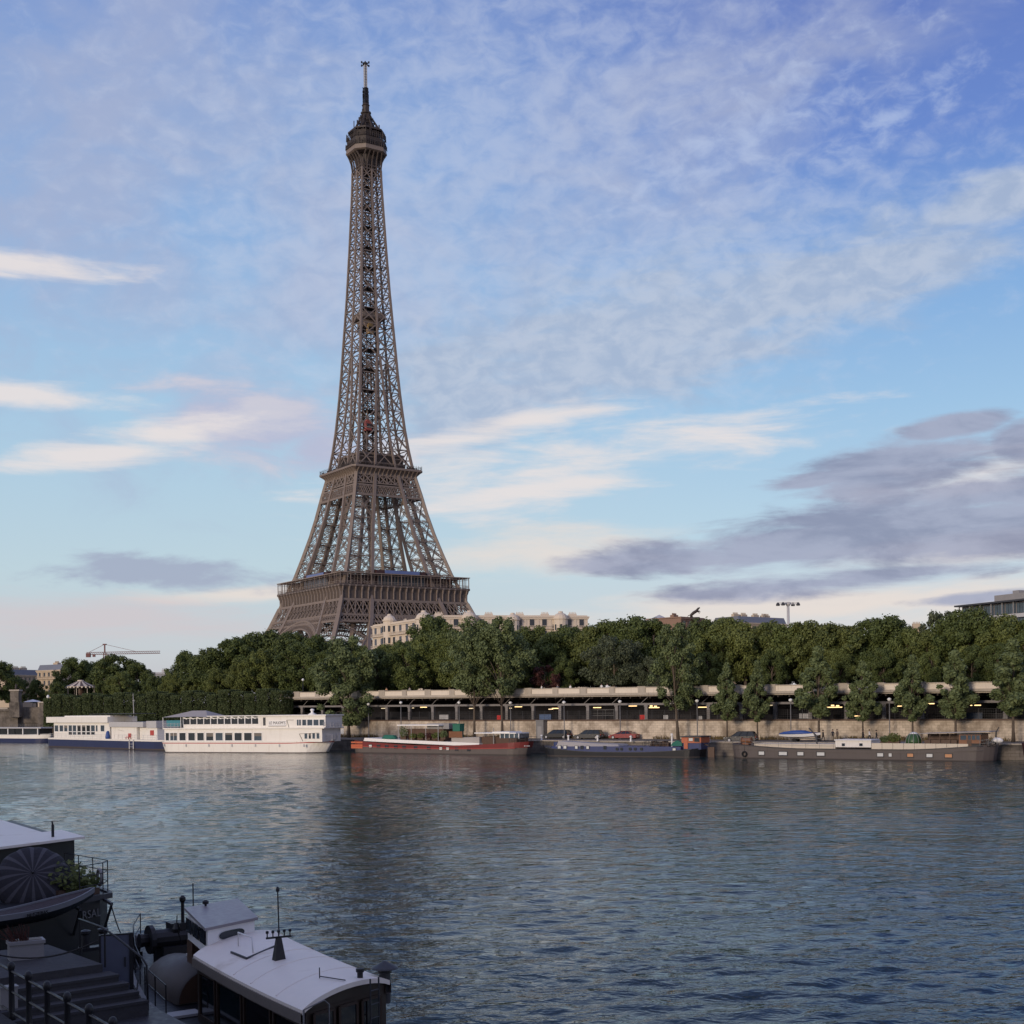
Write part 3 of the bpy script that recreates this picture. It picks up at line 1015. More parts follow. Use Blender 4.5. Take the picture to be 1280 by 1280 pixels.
    # covered walk of the first floor
    mb = MB()
    n = 13
    for i in range(n + 1):
        a = -35.2 + 70.4 * i / n
        mb.beam(T(a, 35.25, 58.0), T(a, 35.25, 63.2), 0.32, 0.3, N)
        if i < n:
            for q in (1, 2):
                aa = a + 70.4 / n * q / 3
                mb.beam(T(aa, 35.2, 58.0), T(aa, 35.2, 63.2), 0.1, 0.1, N)
        mb.beam(T(a, 31.6, 58.0), T(a, 31.6, 63.2), 0.25, 0.25, N)
    for z in (58.6, 59.3, 62.4):
        mb.beam(T(-35.2, 35.28, z), T(35.2, 35.28, z), 0.16, 0.14, N)
    mb.build('colonnade', M['iron'], tower)
    mb = MB()
    mb.loft([[T(-h, h, z) for h, z in ((31.0, 63.2), (35.7, 63.05), (35.75, 63.45), (31.0, 63.75))], [T(h, h, z) for h, z in ((31.0, 63.2), (35.7, 63.05), (35.75, 63.45), (31.0, 63.75))]])
    mb.build('walk_roof', M['iron_pale'], tower)
    # floor ring
    mb = MB()
    mb.loft([[T(-h, h, z) for h, z in ((15, 56.6), (33.5, 56.6), (33.5, 57.7), (15, 57.7))], [T(h, h, z) for h, z in ((15, 56.6), (33.5, 56.6), (33.5, 57.7), (15, 57.7))]])
    mb.build('floor', M['iron_dark'], tower)
    # pavilion between the legs
    mb = MB()
    xs = [-14, 13]
    yo, yi = 30.5, 20.5
    prof = [(yi, 57.7), (yo, 57.7), (yo + 0.6, 65.6), (yi, 66.6)]
    mb.loft([[T(x, o, z) for o, z in prof] for x in xs])
    pav = mb.build('pavilion', M['maroon'], tower)
    mb = MB()
    for i in range(9):
        a = -13.4 + 2.93 * i
        f0 = lambda x, z: T(x, yo + 0.05 + 0.6 * (z - 57.7) / 7.9, z)
        for w0, w1, z_0, z_1 in ((a, a + 2.6, 58.6, 62.6),):
            mb.add([f0(w0, z_0) , f0(w1, z_0), f0(w1, z_1), f0(w0, z_1)], [(0, 1, 2, 3)])
    mb.build('windows', M['glass_blue'], pav)
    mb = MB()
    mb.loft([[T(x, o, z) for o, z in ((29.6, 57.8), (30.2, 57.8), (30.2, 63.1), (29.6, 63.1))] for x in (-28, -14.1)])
    mb.build('dark_infill', M['maroon'], pav)  # dark sheet added where the covered walk lies in shade; its twin follows
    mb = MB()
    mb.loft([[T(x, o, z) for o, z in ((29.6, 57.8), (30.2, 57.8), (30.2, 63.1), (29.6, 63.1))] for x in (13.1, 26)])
    mb.build('dark_infill', M['maroon'], pav)
    mb = MB()
    mb.loft([[T(x, o, z) for o, z in ((yo + 0.62, 64.0), (yo + 0.95, 64.0), (yo + 0.95, 65.5), (yo + 0.62, 65.5))] for x in (-9.5, 9.5)])
    mb.build('panel', M['bluepanel'], pav)

    # belts under the second floor
    mb = MB()
    for z, w in ((103.3, 0.9), (108.2, 0.7), (109.4, 0.5), (113.6, 0.7)):
        mb.beam(fa(-1, z), fa(1, z), w, 0.6, N)
    n = 16
    for i in range(n):
        u0, u1 = -1 + 2 * i / n, -1 + 2 * (i + 1) / n
        off = Vector(N) * 0.12
        um = (u0 + u1) / 2
        z0b, z1b = 103.6, 108.0
        zm = (z0b + z1b) / 2
        mb.beam(fa(u0, z0b), fa(u1, z1b), 0.3, 0.25, N)
        mb.beam(fa(u1, z0b) + off, fa(u0, z1b) + off, 0.3, 0.25, N)
        for (p, q) in (((um, z0b), (u1, zm)), ((u1, zm), (um, z1b)), ((um, z1b), (u0, zm)), ((u0, zm), (um, z0b))):
            mb.beam(fa(*p) - off, fa(*q) - off, 0.24, 0.2, N)
    n = 8
    for i in range(n):
        u0, u1 = -1 + 2 * i / n, -1 + 2 * (i + 1) / n
        off = Vector(N) * 0.15
        um = (u0 + u1) / 2
        mb.beam(fa(u0, 109.5), fa(u1, 113.4), 0.5, 0.3, N)
        mb.beam(fa(u1, 109.5) + off, fa(u0, 113.4) + off, 0.5, 0.3, N)
        mb.beam(fa(um, 109.5) - off, fa(um, 113.4) - off, 0.35, 0.3, N)
        mb.beam(fa(u0, 109.5) - off, fa(u0, 113.4) - off, 0.5, 0.4, N)
    mb.build('lattice_belt', M['iron'], tower)
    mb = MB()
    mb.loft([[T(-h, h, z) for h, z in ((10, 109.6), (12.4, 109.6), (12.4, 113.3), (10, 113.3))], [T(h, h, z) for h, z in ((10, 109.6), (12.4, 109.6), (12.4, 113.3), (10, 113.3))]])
    mb.build('dark_backing', M['iron_dark'], tower)  # shade behind the upper belts, put into the backing's colour
    # second floor: coved cornice, brackets, parapet
    mb = MB()
    prof = [(12, 113.4), (16.6, 113.4), (16.8, 114.4), (17.4, 115.3), (18.4, 116.1), (19.3, 116.5), (19.5, 116.6), (19.5, 117.5), (19.1, 117.7), (12, 117.7)]
    mb.loft([[T(-min(h, 18.2), h, z) for h, z in prof], [T(min(h, 18.2), h, z) for h, z in prof]])
    mb.mat(1)
    for i in range(15):
        a = -16.2 + 32.4 * i / 14
        mb.beam(T(a, 16.8, 113.6), T(a, 17.3, 115.0), 0.4, 0.5, N)
        mb.beam(T(a, 17.3, 114.9), T(a, 19.2, 116.5), 0.4, 0.5, N)
    mb.build('second_floor', [M['iron'], M['iron_pale']], tower)
    mb = MB()
    for z in (118.2, 118.9):
        mb.beam(T(-18.2, 19.2, z), T(18.2, 19.2, z), 0.12)
        mb.beam(T(18.2, 19.2, z), T(19.2, 18.2, z), 0.12)
    for i in range(27):
        a = -18.2 + 36.4 * i / 26
        mb.beam(T(a, 19.2, 117.6), T(a, 19.2, 119.6), 0.1)
    for i in range(40):
        a = R.uniform(-17, 17)
        h = R.uniform(0.5, 1.3)
        mb.bx(*[c for pr in zip(T(a - 0.3, 18.4, 117.7)[:2], T(a + 0.3, 18.0, 117.7)[:2]) for c in sorted(pr)], 117.7, 117.7 + h)
    mb.build('railing', M['iron_dark'], tower)
    # upper tier inside the legs
    mb = MB()
    for h0, z0b, z1b, mi in ((10.8, 117.7, 120.0, 0), (12.4, 120.1, 121.0, 1), (12.0, 121.1, 124.2, 0), (12.5, 124.3, 125.4, 1)):
        mb.mat(mi)
        mb.loft([[T(-h, h, z) for h, z in ((h0 - 3, z0b), (h0, z0b), (h0 + 0.2, z1b), (h0 - 3, z1b))], [T(h, h, z) for h, z in ((h0 - 3, z0b), (h0, z0b), (h0 + 0.2, z1b), (h0 - 3, z1b))]])
    mb.build('upper_tier', [M['iron_dark'], M['iron']], tower)

# corner fillets of the second floor
mb = MB()
for k in range(4):
    T = side(k)
    prof = [(16.6, 113.5), (17.3, 115.3), (18.3, 116.1), (19.5, 116.62), (19.5, 117.46), (12, 117.6)]
    mb.loft([[T(min(h, 18.2), h, z) for h, z in prof], [T(h, min(h, 18.2), z) for h, z in prof]])
mb.build('floor_corners', M['iron'], tower)

# shaft above the second floor
lv, z, hgt = [117.6], 117.6, 9.9
while z < 262:
    z += hgt
    hgt *= 0.967
    lv.append(z)
f_ = (268.5 - 117.6) / (lv[-1] - 117.6)
lv = [117.6 + (q - 117.6) * f_ for q in lv]
for k in range(4):
    T, N = side(k), nrm(k)
    mb, bm = MB(), MB()
    for a, b in zip(lv, lv[1:]):
        oa, ob, ia, ib = ho(a), ho(b), hi(a), hi(b)
        off = Vector(N) * 0.1
        cw = 1.15 - 0.35 * (a - 117) / 150
        mb.beam(T(-oa, oa, a), T(-ob, ob, b + 0.1), cw, cw, N)
        br_w = 0.52 - 0.1 * (a - 117) / 150
        sp = []
        if ib > 0.25 and True:
            for sg in (-1, 1):
                mb.beam(T(sg * ia, oa, a), T(sg * ib, ob, b + 0.1), cw * 0.85, cw * 0.8, N)
                mb.beam(T(sg * ia, ia, a), T(sg * ib, ib, b + 0.1), 0.5, 0.5, N)
                sp.append((sg * ia, sg * oa, sg * ib, sg * ob))
            if ia > 1.5:
                bm.beam(T(-ia, oa, a), T(ib, ob, b), 0.34, 0.3, N)
                bm.beam(T(ia, oa, a) + off, T(-ib, ob, b) + off, 0.34, 0.3, N)
        else:
            mb.beam(T(0, oa, a), T(0, ob, b + 0.1), cw, cw * 0.8, N)
            sp = [(-oa, 0, -ob, 0), (0, oa, 0, ob)]
        for (u0, u1, v0, v1) in sp:
            bm.beam(T(u0, oa, a), T(v1, ob, b), br_w, 0.34, N)
            bm.beam(T(u1, oa, a) + off, T(v0, ob, b) + off, br_w, 0.34, N)
            um, vm = (u0 + u1) / 2, (v0 + v1) / 2
            m = (a + b) / 2
            om = ho(m)
            # short stays that fan out from the crossing
            bm.beam(T((u0 + v0) / 2, om, m) - off, T((u1 + v1) / 2, om, m) - off, 0.26, 0.24, N)
            bm.beam(T(u0, oa, a) - off, T((um + vm) / 2, om, m) - off, 0.3, 0.2, N)
        mb.beam(T(-ob, ob, b), T(ob, ob, b), 0.42, 0.4, N)
    sh = mb.build('shaft_side', M['iron'], tower)
    bm.build('bracing', M['iron'], sh)
# lift shaft and stairs inside
mb = MB()
z = 117.8
i = 0
while z < 266:
    h = min(2.6, ho(z) * 0.36)
    z1 = z + 3.4
    c4 = [(-h, -h), (h, -h), (h, h), (-h, h)]
    for (x, y), (x1, y1) in zip(c4, c4[1:] + c4[:1]):
        mb.beam((x, y, z), (x, y, z1 + 0.1), 0.42)
        mb.beam((x, y, z), (x1, y1, z), 0.3)
        mb.beam((x, y, z), (x1, y1, z1), 0.26)
    s = 1 if i % 2 else -1
    mb.beam((-s * h * 0.8, h * 1.5, z), (s * h * 0.8, h * 1.5, z1), 0.7, 0.25)
    mb.beam((-s * h * 0.8, -h * 1.4, z), (s * h * 0.8, -h * 1.4, z1), 0.6, 0.25)
    if i % 3 == 0:
        q = ho(z) - 0.4
        mb.beam((-q, -q, z), (q, q, z), 0.34)
        mb.beam((-q, q, z), (q, -q, z), 0.34)
        mb.bx(-h * 1.5, h * 1.5, -h * 1.5, h * 1.5, z - 0.08, z + 0.08)
    z = z1
    i += 1
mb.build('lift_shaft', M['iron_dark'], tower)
mb = MB()
mb.bx(-6.2, 6.2, -6.2, 6.2, 193.6, 194.0).bx(-6.5, 6.5, -6.5, 6.5, 194.0, 194.6)
for a in (-1, 1):
    mb.bx(-6.3, 6.3, a * 6.1, a * 6.4, 194.6, 196.8).bx(a * 6.1, a * 6.4, -6.05, 6.05, 194.6, 196.8)
mb.bx(-4.2, 4.2, -4.2, 4.2, 190.2, 193.6)
mb.build('halfway_platform', M['iron'], tower)
for x, y, zz, mm, nm in ((-1.5, -4.2, 186.2, 'cabin_yellow', (0.38, 0.25, 0.10)), (-3.6, -4.6, 137.6, 'cabin_red', (0.36, 0.09, 0.07))):
    mb = MB().bx(x - 1.4, x + 1.4, y - 1.2, y + 1.2, zz, zz + 4.6)
    mb.mat(1).bx(x - 1.2, x + 1.2, y - 1.24, y - 1.2, zz + 1.2, zz + 3.4)
    mb.mat(0).bx(x - 1.0, x + 1.0, y - 0.9, y + 0.9, zz + 4.6, zz + 5.4)
    mb.build('lift_cabin', [paint(mm, nm, 0.5, 0.2), M['glass']], tower)

# summit
OC = [(1, -0.55), (1, 0.55), (0.55, 1), (-0.55, 1), (-1, 0.55), (-1, -0.55), (-0.55, -1), (0.55, -1)]


def octa(h, z, c=None):
    if c is None:
        return [(x * h, y * h, z) for x, y in OC]
    return [(x * (h if abs(x) == 1 else h * c / 0.55), y * (h if abs(y) == 1 else h * c / 0.55), z) for x, y in OC]


mb = MB()
# curved brackets that spread from the shaft to the platform
for k in range(4):
    T, N = side(k), nrm(k)
    for a in (-5.2, -2.6, 0.0, 2.6, 5.2):
        pts = [T(a, 5.25, 266.5), T(a, 5.4, 270.0), T(a * 0.96, 6.0, 272.8), T(a * 0.9, 7.3, 275.2), T(a * 0.86, 8.3, 276.4)]
        for p, q in zip(pts, pts[1:]):
            mb.beam(p, q, 0.5, 0.6, N)
    mb.beam(T(-5.4, 5.4, 270), T(5.4, 5.4, 270), 0.4, 0.4, N)
    mb.beam(T(-5.3, 5.3, 268.4), T(5.3, 5.3, 268.4), 0.6, 0.5, N)
    for i in range(9):
        a = -5 + 10 * i / 8
        mb.beam(T(a, 5.3, 268.4), T(a, 5.5, 272), 0.16, 0.2, N)
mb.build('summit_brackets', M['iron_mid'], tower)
mb = MB()
mb.loft([octa(4.6, 268.4), octa(4.6, 276.4)])
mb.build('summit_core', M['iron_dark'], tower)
mb = MB()
mb.loft([octa(8.2, 276.5), octa(9.0, 277.0), octa(9.0, 278.0), octa(8.8, 278.1), octa(8.8, 279.2)])
mb.build('summit_platform', M['iron'], tower)
mb = MB()
mb.loft([octa(8.3, 279.2), octa(8.5, 283.3), octa(7.8, 283.5)])
for i, (r, z0b, z1b) in enumerate(((9.1, 279.2, 281.5), (8.7, 283.5, 286.4))):
    for k in range(64):
        an = 2 * PI * k / 64
        o = [Vector(q) for q in octa(r, 0)]
        j = int(k / 8) % 8
        p = o[j].lerp(o[(j + 1) % 8], (k % 8) / 8)
        mb.beam((p.x, p.y, z0b), (p.x * 0.98, p.y * 0.98, z1b + R.uniform(-0.5, 0.9)), R.uniform(0.12, 0.4))
    for z in (z0b + 0.7, z0b + 1.5, z1b - 0.3):
        o = [Vector((q[0], q[1], z)) for q in octa(r, 0)]
        for p, q in zip(o, o[1:] + o[:1]):
            mb.beam(p, q, 0.16)
mb.loft([octa(6.2, 283.4), octa(6.4, 287.4), octa(8.0, 287.6), octa(8.0, 288.4), octa(6.0, 288.7)])
for k in range(30):
    an = R.uniform(0, 2 * PI)
    r = R.uniform(6.4, 8.6)
    zb = R.choice((283.5, 288.4))
    mb.beam((r * math.cos(an), r * math.sin(an), zb), (r * math.cos(an), r * math.sin(an), zb + R.uniform(1.4, 4.2)), R.uniform(0.16, 0.5))
mb.build('summit_cabin', M['iron_dark'], tower)
mb = MB()
# campanile: four curved ribs and a lantern
for k in range(4):
    T, N = side(k), nrm(k)
    pts = [T(0, 6.0, 288.4), T(0, 5.2, 291), T(0, 3.8, 293.4), T(0, 2.5, 295.6), T(0, 1.6, 297.6)]
    pts2 = [T(p, p, q) for p, q in ((4.7, 288.4), (4.1, 291), (3.0, 293.4), (2.0, 295.6), (1.2, 297.6))]
    for seq in (pts, pts2):
        for p, q in zip(seq, seq[1:]):
            mb.beam(p, q, 0.6, 0.7, N)
    for z, r in ((290.2, 5.3), (292.4, 4.2), (294.6, 3.0)):
        mb.beam(T(-r * 0.8, r * 0.8, z), T(r * 0.8, r * 0.8, z), 0.35)
mb.loft([octa(3.6, 288.4), octa(3.3, 291.2), octa(2.2, 294.6), octa(1.7, 297.6), octa(2.3, 297.9), octa(2.3, 298.6), octa(1.5, 298.9), octa(1.5, 301.8), octa(1.8, 302), octa(1.3, 303)])
for k in range(40):
    an = R.uniform(0, 2 * PI)
    z = R.uniform(288.6, 300)
    r = max(1.5, 6.6 - (z - 288) * 0.52)
    p = Vector((r * math.cos(an), r * math.sin(an), z))
    mb.beam(p * 1.0, p + Vector((0, 0, R.uniform(0.6, 1.8))), R.uniform(0.25, 0.9))
mb.build('summit_dome', M['iron_dark'], tower)
mb = MB()
mb.loft([[(x * w, y * w, z) for x, y in ((1, 1), (-1, 1), (-1, -1), (1, -1))] for w, z in ((1.15, 302.5), (1.05, 310.8))])
for i in range(20):
    z = 303 + 0.4 * i
    for x, y in ((1, 0), (-1, 0), (0, 1), (0, -1)):
        if R.random() < 0.75:
            mb.beam((x * 0.9, y * 0.9, z), (x * 1.75, y * 1.75, z), 0.3, 0.28)
mast = mb.build('antenna_mast', M['black'], tower)
mb = MB()
for x, y in ((0.55, 0.55), (-0.55, 0.55), (-0.55, -0.55), (0.55, -0.55)):
    mb.beam((x, y, 310.8), (x, y, 322.6), 0.26)
for i in range(15):
    z = 311.2 + 0.8 * i
    mb.bx(-0.62, 0.62, -0.62, 0.62, z, z + 0.28)
mb.mat(1).lathe((0, 0, 310.8), [(0.3, 0), (0.3, 12)], 8)
mb.build('upper_mast', [M['palegrey'], M['darkgrey']], mast)
mb = MB()
mb.lathe((0, 0, 322.4), [(0.5, 0), (1.3, 0.3), (1.3, 1.0), (0.6, 1.2), (0.25, 2.0)], 10)
for k in range(4):
    an = k * PI / 2 + 0.3
    mb.beam((0, 0, 322.8), (2.7 * math.cos(an), 2.7 * math.sin(an), 322.8), 0.3)
    mb.bx(2.5 * math.cos(an) - 0.3, 2.5 * math.cos(an) + 0.3, 2.5 * math.sin(an) - 0.3, 2.5 * math.sin(an) + 0.3, 322.5, 323.4)
mb.build('mast_head', M['black'], mast)

# ------------------------------------------------------------------ trees
def rdir(rr):
    while True:
        v = Vector((rr.uniform(-1, 1), rr.uniform(-1, 1), rr.uniform(-1, 1)))
        if 0.05 < v.length < 1:
            return v.normalized()


def crown_mesh(seed, shape, h0, h1, rad, n_lobes, n_leaf, leaf, lobe_r=(0.28, 0.42)):
    """leaf clumps on lobes that are spread through a crown; shape(t) gives the crown's relative radius at height t 0..1"""
    rr = random.Random(seed)
    mb = MB()
    lobes = []
    for i in range(n_lobes):
        t = (i + rr.random()) / n_lobes
        an = i * 2.39996 + rr.uniform(-0.9, 0.9)
        r = shape(t) * rad * (1 + 0.16 * math.sin(an * 2 + seed) + 0.14 * math.sin(an + t * 5 + seed * 2))
        if rr.random() < 0.10:
            continue
        q = (rr.uniform(0.30, 0.95) if rr.random() < 0.8 else rr.uniform(0.9, 1.12)) if r > rad * 0.3 else rr.uniform(0, 0.6)
        lr = rad * rr.uniform(*lobe_r) * (0.55 + 0.45 * shape(t)) * (0.62 if q > 0.9 else 1.0)
        lobes.append((Vector((math.cos(an) * r * q, math.sin(an) * r * q, h0 + (h1 - h0) * t)), lr))
    tot = sum(l[1] ** 2 for l in lobes)
    vs, fs = [], []
    for c, lr in lobes:
        k = max(12, int(n_leaf * lr * lr / tot))
        for _ in range(k):
            d = rdir(rr)
            d.z *= 0.85
            r = lr * (rr.random() ** 0.33) * (rr.uniform(1.05, 1.4) if rr.random() < 0.10 else 1.0)
            p = c + d * r
            if p.z < h0 - 0.4:
                p.z = h0 - 0.4 + rr.random() * 0.8
            n = (d + rdir(rr) * 0.9 + Vector((0, 0, 0.35))).normalized()
            a = n.orthogonal().normalized()
            b = n.cross(a)
            th = rr.uniform(0, 2 * PI)
            a, b = a * math.cos(th) + b * math.sin(th), b * math.cos(th) - a * math.sin(th)
            s = leaf * rr.uniform(0.5, 1.15)
            o = len(vs)
            vs += [p - a * s - b * s * 0.5, p + a * s * 0.2 - b * s * 0.75, p + a * s + b * s * 0.1, p + a * s * 0.1 + b * s * 0.7 + n * s * 0.15]
            fs.append((o, o + 1, o + 2, o + 3))
    mb.v, mb.f, mb.mi = [tuple(v) for v in vs], fs, [0] * len(fs)
    mb.lobes = lobes
    return mb


def trunk_mesh(seed, lobes, base_r, z_top, lean=0.0, fork=None):
    rr = random.Random(seed)
    mb = MB()
    pts = []
    for i in range(7):
        t = i / 6
        pts.append((lean * t + rr.uniform(-0.06, 0.06) * t, rr.uniform(-0.06, 0.06) * t, z_top * t - 0.15))
    mb.path(pts, [base_r * (1.35 - 0.35 * min(1, i * 2)) * (1 - 0.10 * i) for i in range(7)], 9)
    tip = Vector(pts[-1])
    for c, lr in lobes[::2]:
        t = max(0.35, min(0.98, (c.z / z_top) * 0.72))
        s = Vector(pts[int(t * 6)])
        m = s.lerp(c, 0.5) + Vector((0, 0, 0.06 * (c - s).length))
        r0 = base_r * 0.36 * (1.1 - t * 0.5)
        mb.path([s, m, c], [r0, r0 * 0.6, r0 * 0.25], 6)
    return mb


def dome(t):
    return max(0.12, math.sin(PI * min(1, max(0, 0.12 + 0.84 * t))) ** 0.62)


def cone(t):
    return max(0.08, (min(1, t / 0.22) ** 0.6) * (1.0 - max(0, t - 0.15) / 0.87) ** 0.8 * 1.08)


def oval(t):
    return max(0.1, math.sin(PI * (0.06 + 0.9 * t)) ** 0.55)


def spread(t):
    return max(0.2, 0.55 + 0.45 * math.sin(PI * t)) * (1 if t < 0.8 else 1 - (t - 0.8) * 2.2)


KINDS = {}


def make_kind(key, name, leafm, shape, h, h0, rad, lobes, leaves, leaf, base_r, n=1, lean=0.0, lobe_r=(0.19, 0.36)):
    KINDS[key] = []
    for i in range(n):
        cm = crown_mesh(hash_(key) + i * 17, shape, h0, h - 0.3, rad, lobes, leaves, leaf, lobe_r)
        tm = trunk_mesh(hash_(key) + i, cm.lobes, base_r, h * 0.82, lean)
        root = thing(name, 'x', 'tree')
        tm.build('trunk', M['bark'], root, True)
        cm.build('crown', M[leafm], root)
        root['used'] = 0
        KINDS[key].append((root, h))


def hash_(s):
    return sum(ord(c) * (i + 3) for i, c in enumerate(s))


make_kind('plane', 'plane_tree', 'leaf_plane', dome, 14.0, 3.0, 6.2, 60, 20000, 0.25, 0.38, 4)
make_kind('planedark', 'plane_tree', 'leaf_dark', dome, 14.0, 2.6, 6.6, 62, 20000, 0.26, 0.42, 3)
make_kind('planelight', 'plane_tree', 'leaf_light', dome, 13.0, 3.0, 5.6, 54, 18000, 0.24, 0.36, 2)
make_kind('young', 'young_tree', 'leaf_young', cone, 10.0, 2.6, 2.05, 60, 11000, 0.17, 0.12, 3)
make_kind('tall', 'tall_tree', 'leaf_young', oval, 18.0, 6.8, 4.5, 62, 15000, 0.21, 0.20, 2, 0.2)
make_kind('lean', 'leaning_tree', 'leaf_young', oval, 18.0, 4.8, 3.9, 62, 15000, 0.21, 0.24, 1, -0.9)
make_kind('low', 'bushy_tree', 'leaf_young', oval, 15.0, 2.2, 4.3, 60, 15000, 0.22, 0.22, 1)
make_kind('spread', 'spreading_tree', 'leaf_grey', spread, 12.0, 2.6, 6.6, 44, 14000, 0.24, 0.30, 1, 0.0, (0.22, 0.34))
make_kind('grey', 'grey_tree', 'leaf_grey', oval, 14.0, 3.0, 5.0, 30, 7000, 0.3, 0.34, 1)
make_kind('purple', 'purple_tree', 'leaf_purple', dome, 6.0, 1.6, 3.0, 22, 5000, 0.17, 0.14, 1)


def plant(key, label, loc, height, rz=None, width=1.0, group=None, pick=None):
    lst = KINDS[key]
    root, h = lst[R.randrange(len(lst)) if pick is None else pick % len(lst)]
    s = height / h
    sc = (s * width, s * width, s)
    if not root['used']:
        o = root
        root['used'] = 1
        o['label'] = label
        if group: o['group'] = group
        o.location, o.rotation_euler, o.scale = loc, (0, 0, R.uniform(0, 6.28) if rz is None else rz), sc
    else:
        o = dup(root, label, group, loc, R.uniform(0, 6.28) if rz is None else rz, sc)
    return o


def crowned(key, label, x, ytop, t, z0, width=1.0, group=None, rz=None, pick=None):
    """tree on the line t behind the bank at pixel column x whose crown tops out at pixel row ytop"""
    s = BS(x, t, 850)
    b = B(s, t, z0)
    ztop = A(x, ytop, b.y).z
    return plant(key, label, b, ztop - z0, rz, width, group, pick)


QG = 'trees standing on the quay in front of the embankment wall'
crowned('low', 'light green bushy quay tree behind the bow of the white restaurant boat', 435, 797, 16.5, 2.1, 1.05, QG)
crowned('tall', 'left of the two tall slim trunked quay trees behind the middle of the red barge', 592, 775, 16.5, 2.1, 0.98, QG, 0.3, 0)
crowned('tall', 'right of the two tall slim trunked quay trees behind the red barge wheelhouse', 627, 772, 16.5, 2.1, 0.98, QG, 2.0, 1)
crowned('lean', 'tall quay tree with a leaning bare trunk behind the blue barge', 847, 779, 16.2, 2.1, 0.95, QG, 0.0)
YT = [(908, 827, 'small pointed quay tree right of the leaning tree, left of a close pair', 0.95), (946, 825, 'small pointed pale quay tree, right of a close pair', 0.95), (1023, 806, 'large dark cone shaped quay tree behind the covered motorboat', 1.2),
      (1078, 825, 'small pointed quay tree behind the people walking on the quay', 1.05), (1140, 818, 'pointed quay tree above the greenhouse dome of the grey barge', 1.08), (1194, 811, 'broad pointed quay tree above the wooden wheelhouse of the grey barge', 1.15), (1266, 797, 'large dark quay tree at the right edge of the view', 1.25)]
for i, (x, y, l, w) in enumerate(YT):
    crowned('young', l, x, y, 16.0, 2.1, w, QG, None, i)

# promenade trees behind the parapet: pixel column, top row, inland line, kind
PT = [
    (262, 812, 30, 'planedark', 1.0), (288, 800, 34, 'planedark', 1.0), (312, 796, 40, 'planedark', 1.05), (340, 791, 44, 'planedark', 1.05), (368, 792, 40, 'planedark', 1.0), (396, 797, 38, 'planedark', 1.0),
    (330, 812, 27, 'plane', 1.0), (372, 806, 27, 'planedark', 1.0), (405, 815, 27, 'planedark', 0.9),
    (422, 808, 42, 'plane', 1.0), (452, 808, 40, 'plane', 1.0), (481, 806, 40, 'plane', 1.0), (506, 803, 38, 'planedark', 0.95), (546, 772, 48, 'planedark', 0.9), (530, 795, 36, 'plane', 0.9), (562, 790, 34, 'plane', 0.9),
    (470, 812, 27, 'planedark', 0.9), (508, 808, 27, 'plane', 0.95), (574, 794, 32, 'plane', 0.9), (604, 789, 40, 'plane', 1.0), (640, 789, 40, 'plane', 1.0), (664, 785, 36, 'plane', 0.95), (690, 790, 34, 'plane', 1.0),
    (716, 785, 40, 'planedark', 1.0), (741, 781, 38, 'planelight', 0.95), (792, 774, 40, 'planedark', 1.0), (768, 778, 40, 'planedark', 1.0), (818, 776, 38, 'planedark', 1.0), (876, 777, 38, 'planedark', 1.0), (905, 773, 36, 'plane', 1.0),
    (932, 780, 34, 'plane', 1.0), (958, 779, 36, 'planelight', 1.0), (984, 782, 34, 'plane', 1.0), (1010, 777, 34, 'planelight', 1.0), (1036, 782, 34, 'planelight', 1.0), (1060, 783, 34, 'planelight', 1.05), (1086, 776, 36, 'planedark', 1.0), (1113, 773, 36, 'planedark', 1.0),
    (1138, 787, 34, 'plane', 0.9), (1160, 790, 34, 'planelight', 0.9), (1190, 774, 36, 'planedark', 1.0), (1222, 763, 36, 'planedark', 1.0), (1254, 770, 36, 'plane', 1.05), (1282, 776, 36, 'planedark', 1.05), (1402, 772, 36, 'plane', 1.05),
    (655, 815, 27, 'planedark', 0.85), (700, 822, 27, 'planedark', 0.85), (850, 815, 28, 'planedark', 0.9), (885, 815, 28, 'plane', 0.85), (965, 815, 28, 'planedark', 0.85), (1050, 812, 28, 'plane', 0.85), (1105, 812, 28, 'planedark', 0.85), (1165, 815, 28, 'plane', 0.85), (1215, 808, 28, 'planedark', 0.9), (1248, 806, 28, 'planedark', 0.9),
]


def near_what(x):
    for lim, w in ((300, 'left of the tower'), (420, "at the tower's left foot"), (500, "at the tower's near foot"), (600, 'below the cream corner turret'), (740, 'below the long cream building'), (860, 'behind the leaning quay tree'),
                   (960, 'below the brown rooftop block'), (1070, 'below the floodlight mast'), (1170, 'right of the floodlight mast'), (1400, 'below the flat roofed block')):
        if x < lim:
            return w


groups = {}
for x, y, t, k, w in sorted(PT):
    groups.setdefault((near_what(x)), []).append((x, y, t, k, w))
ORD = ['leftmost', 'second', 'third', 'fourth', 'fifth', 'sixth', 'seventh', 'eighth', 'ninth', 'tenth', 'eleventh', 'twelfth']
LOOK = {'plane': 'green', 'planedark': 'dark green', 'planelight': 'yellowish green'}
for w_, lst in groups.items():
    for i, (x, y, t, k, w) in enumerate(lst):
        size = 'low' if t < 30 else ('tall' if y < 790 else 'rounded')
        n = ORD[i] if i == 0 else ('rightmost' if i == len(lst) - 1 else ORD[i] + ' from left')
        crowned(k, '%s %s tree, %s of those %s' % (size, LOOK[k], n, w_), x, y, t, 9.6, w, 'plane trees along the promenade')
for i in range(15):
    x = 420 + i * 62 + (i % 3) * 9
    crowned('planedark', 'dark tree deep in shade, number %s from left in the hindmost row' % ['one', 'two', 'three', 'four', 'five', 'six', 'seven', 'eight', 'nine', 'ten', 'eleven', 'twelve', 'thirteen', 'fourteen', 'fifteen'][i], x, 818 if i < 3 else 804, 54, 9.5, 1.6, 'hindmost promenade trees')
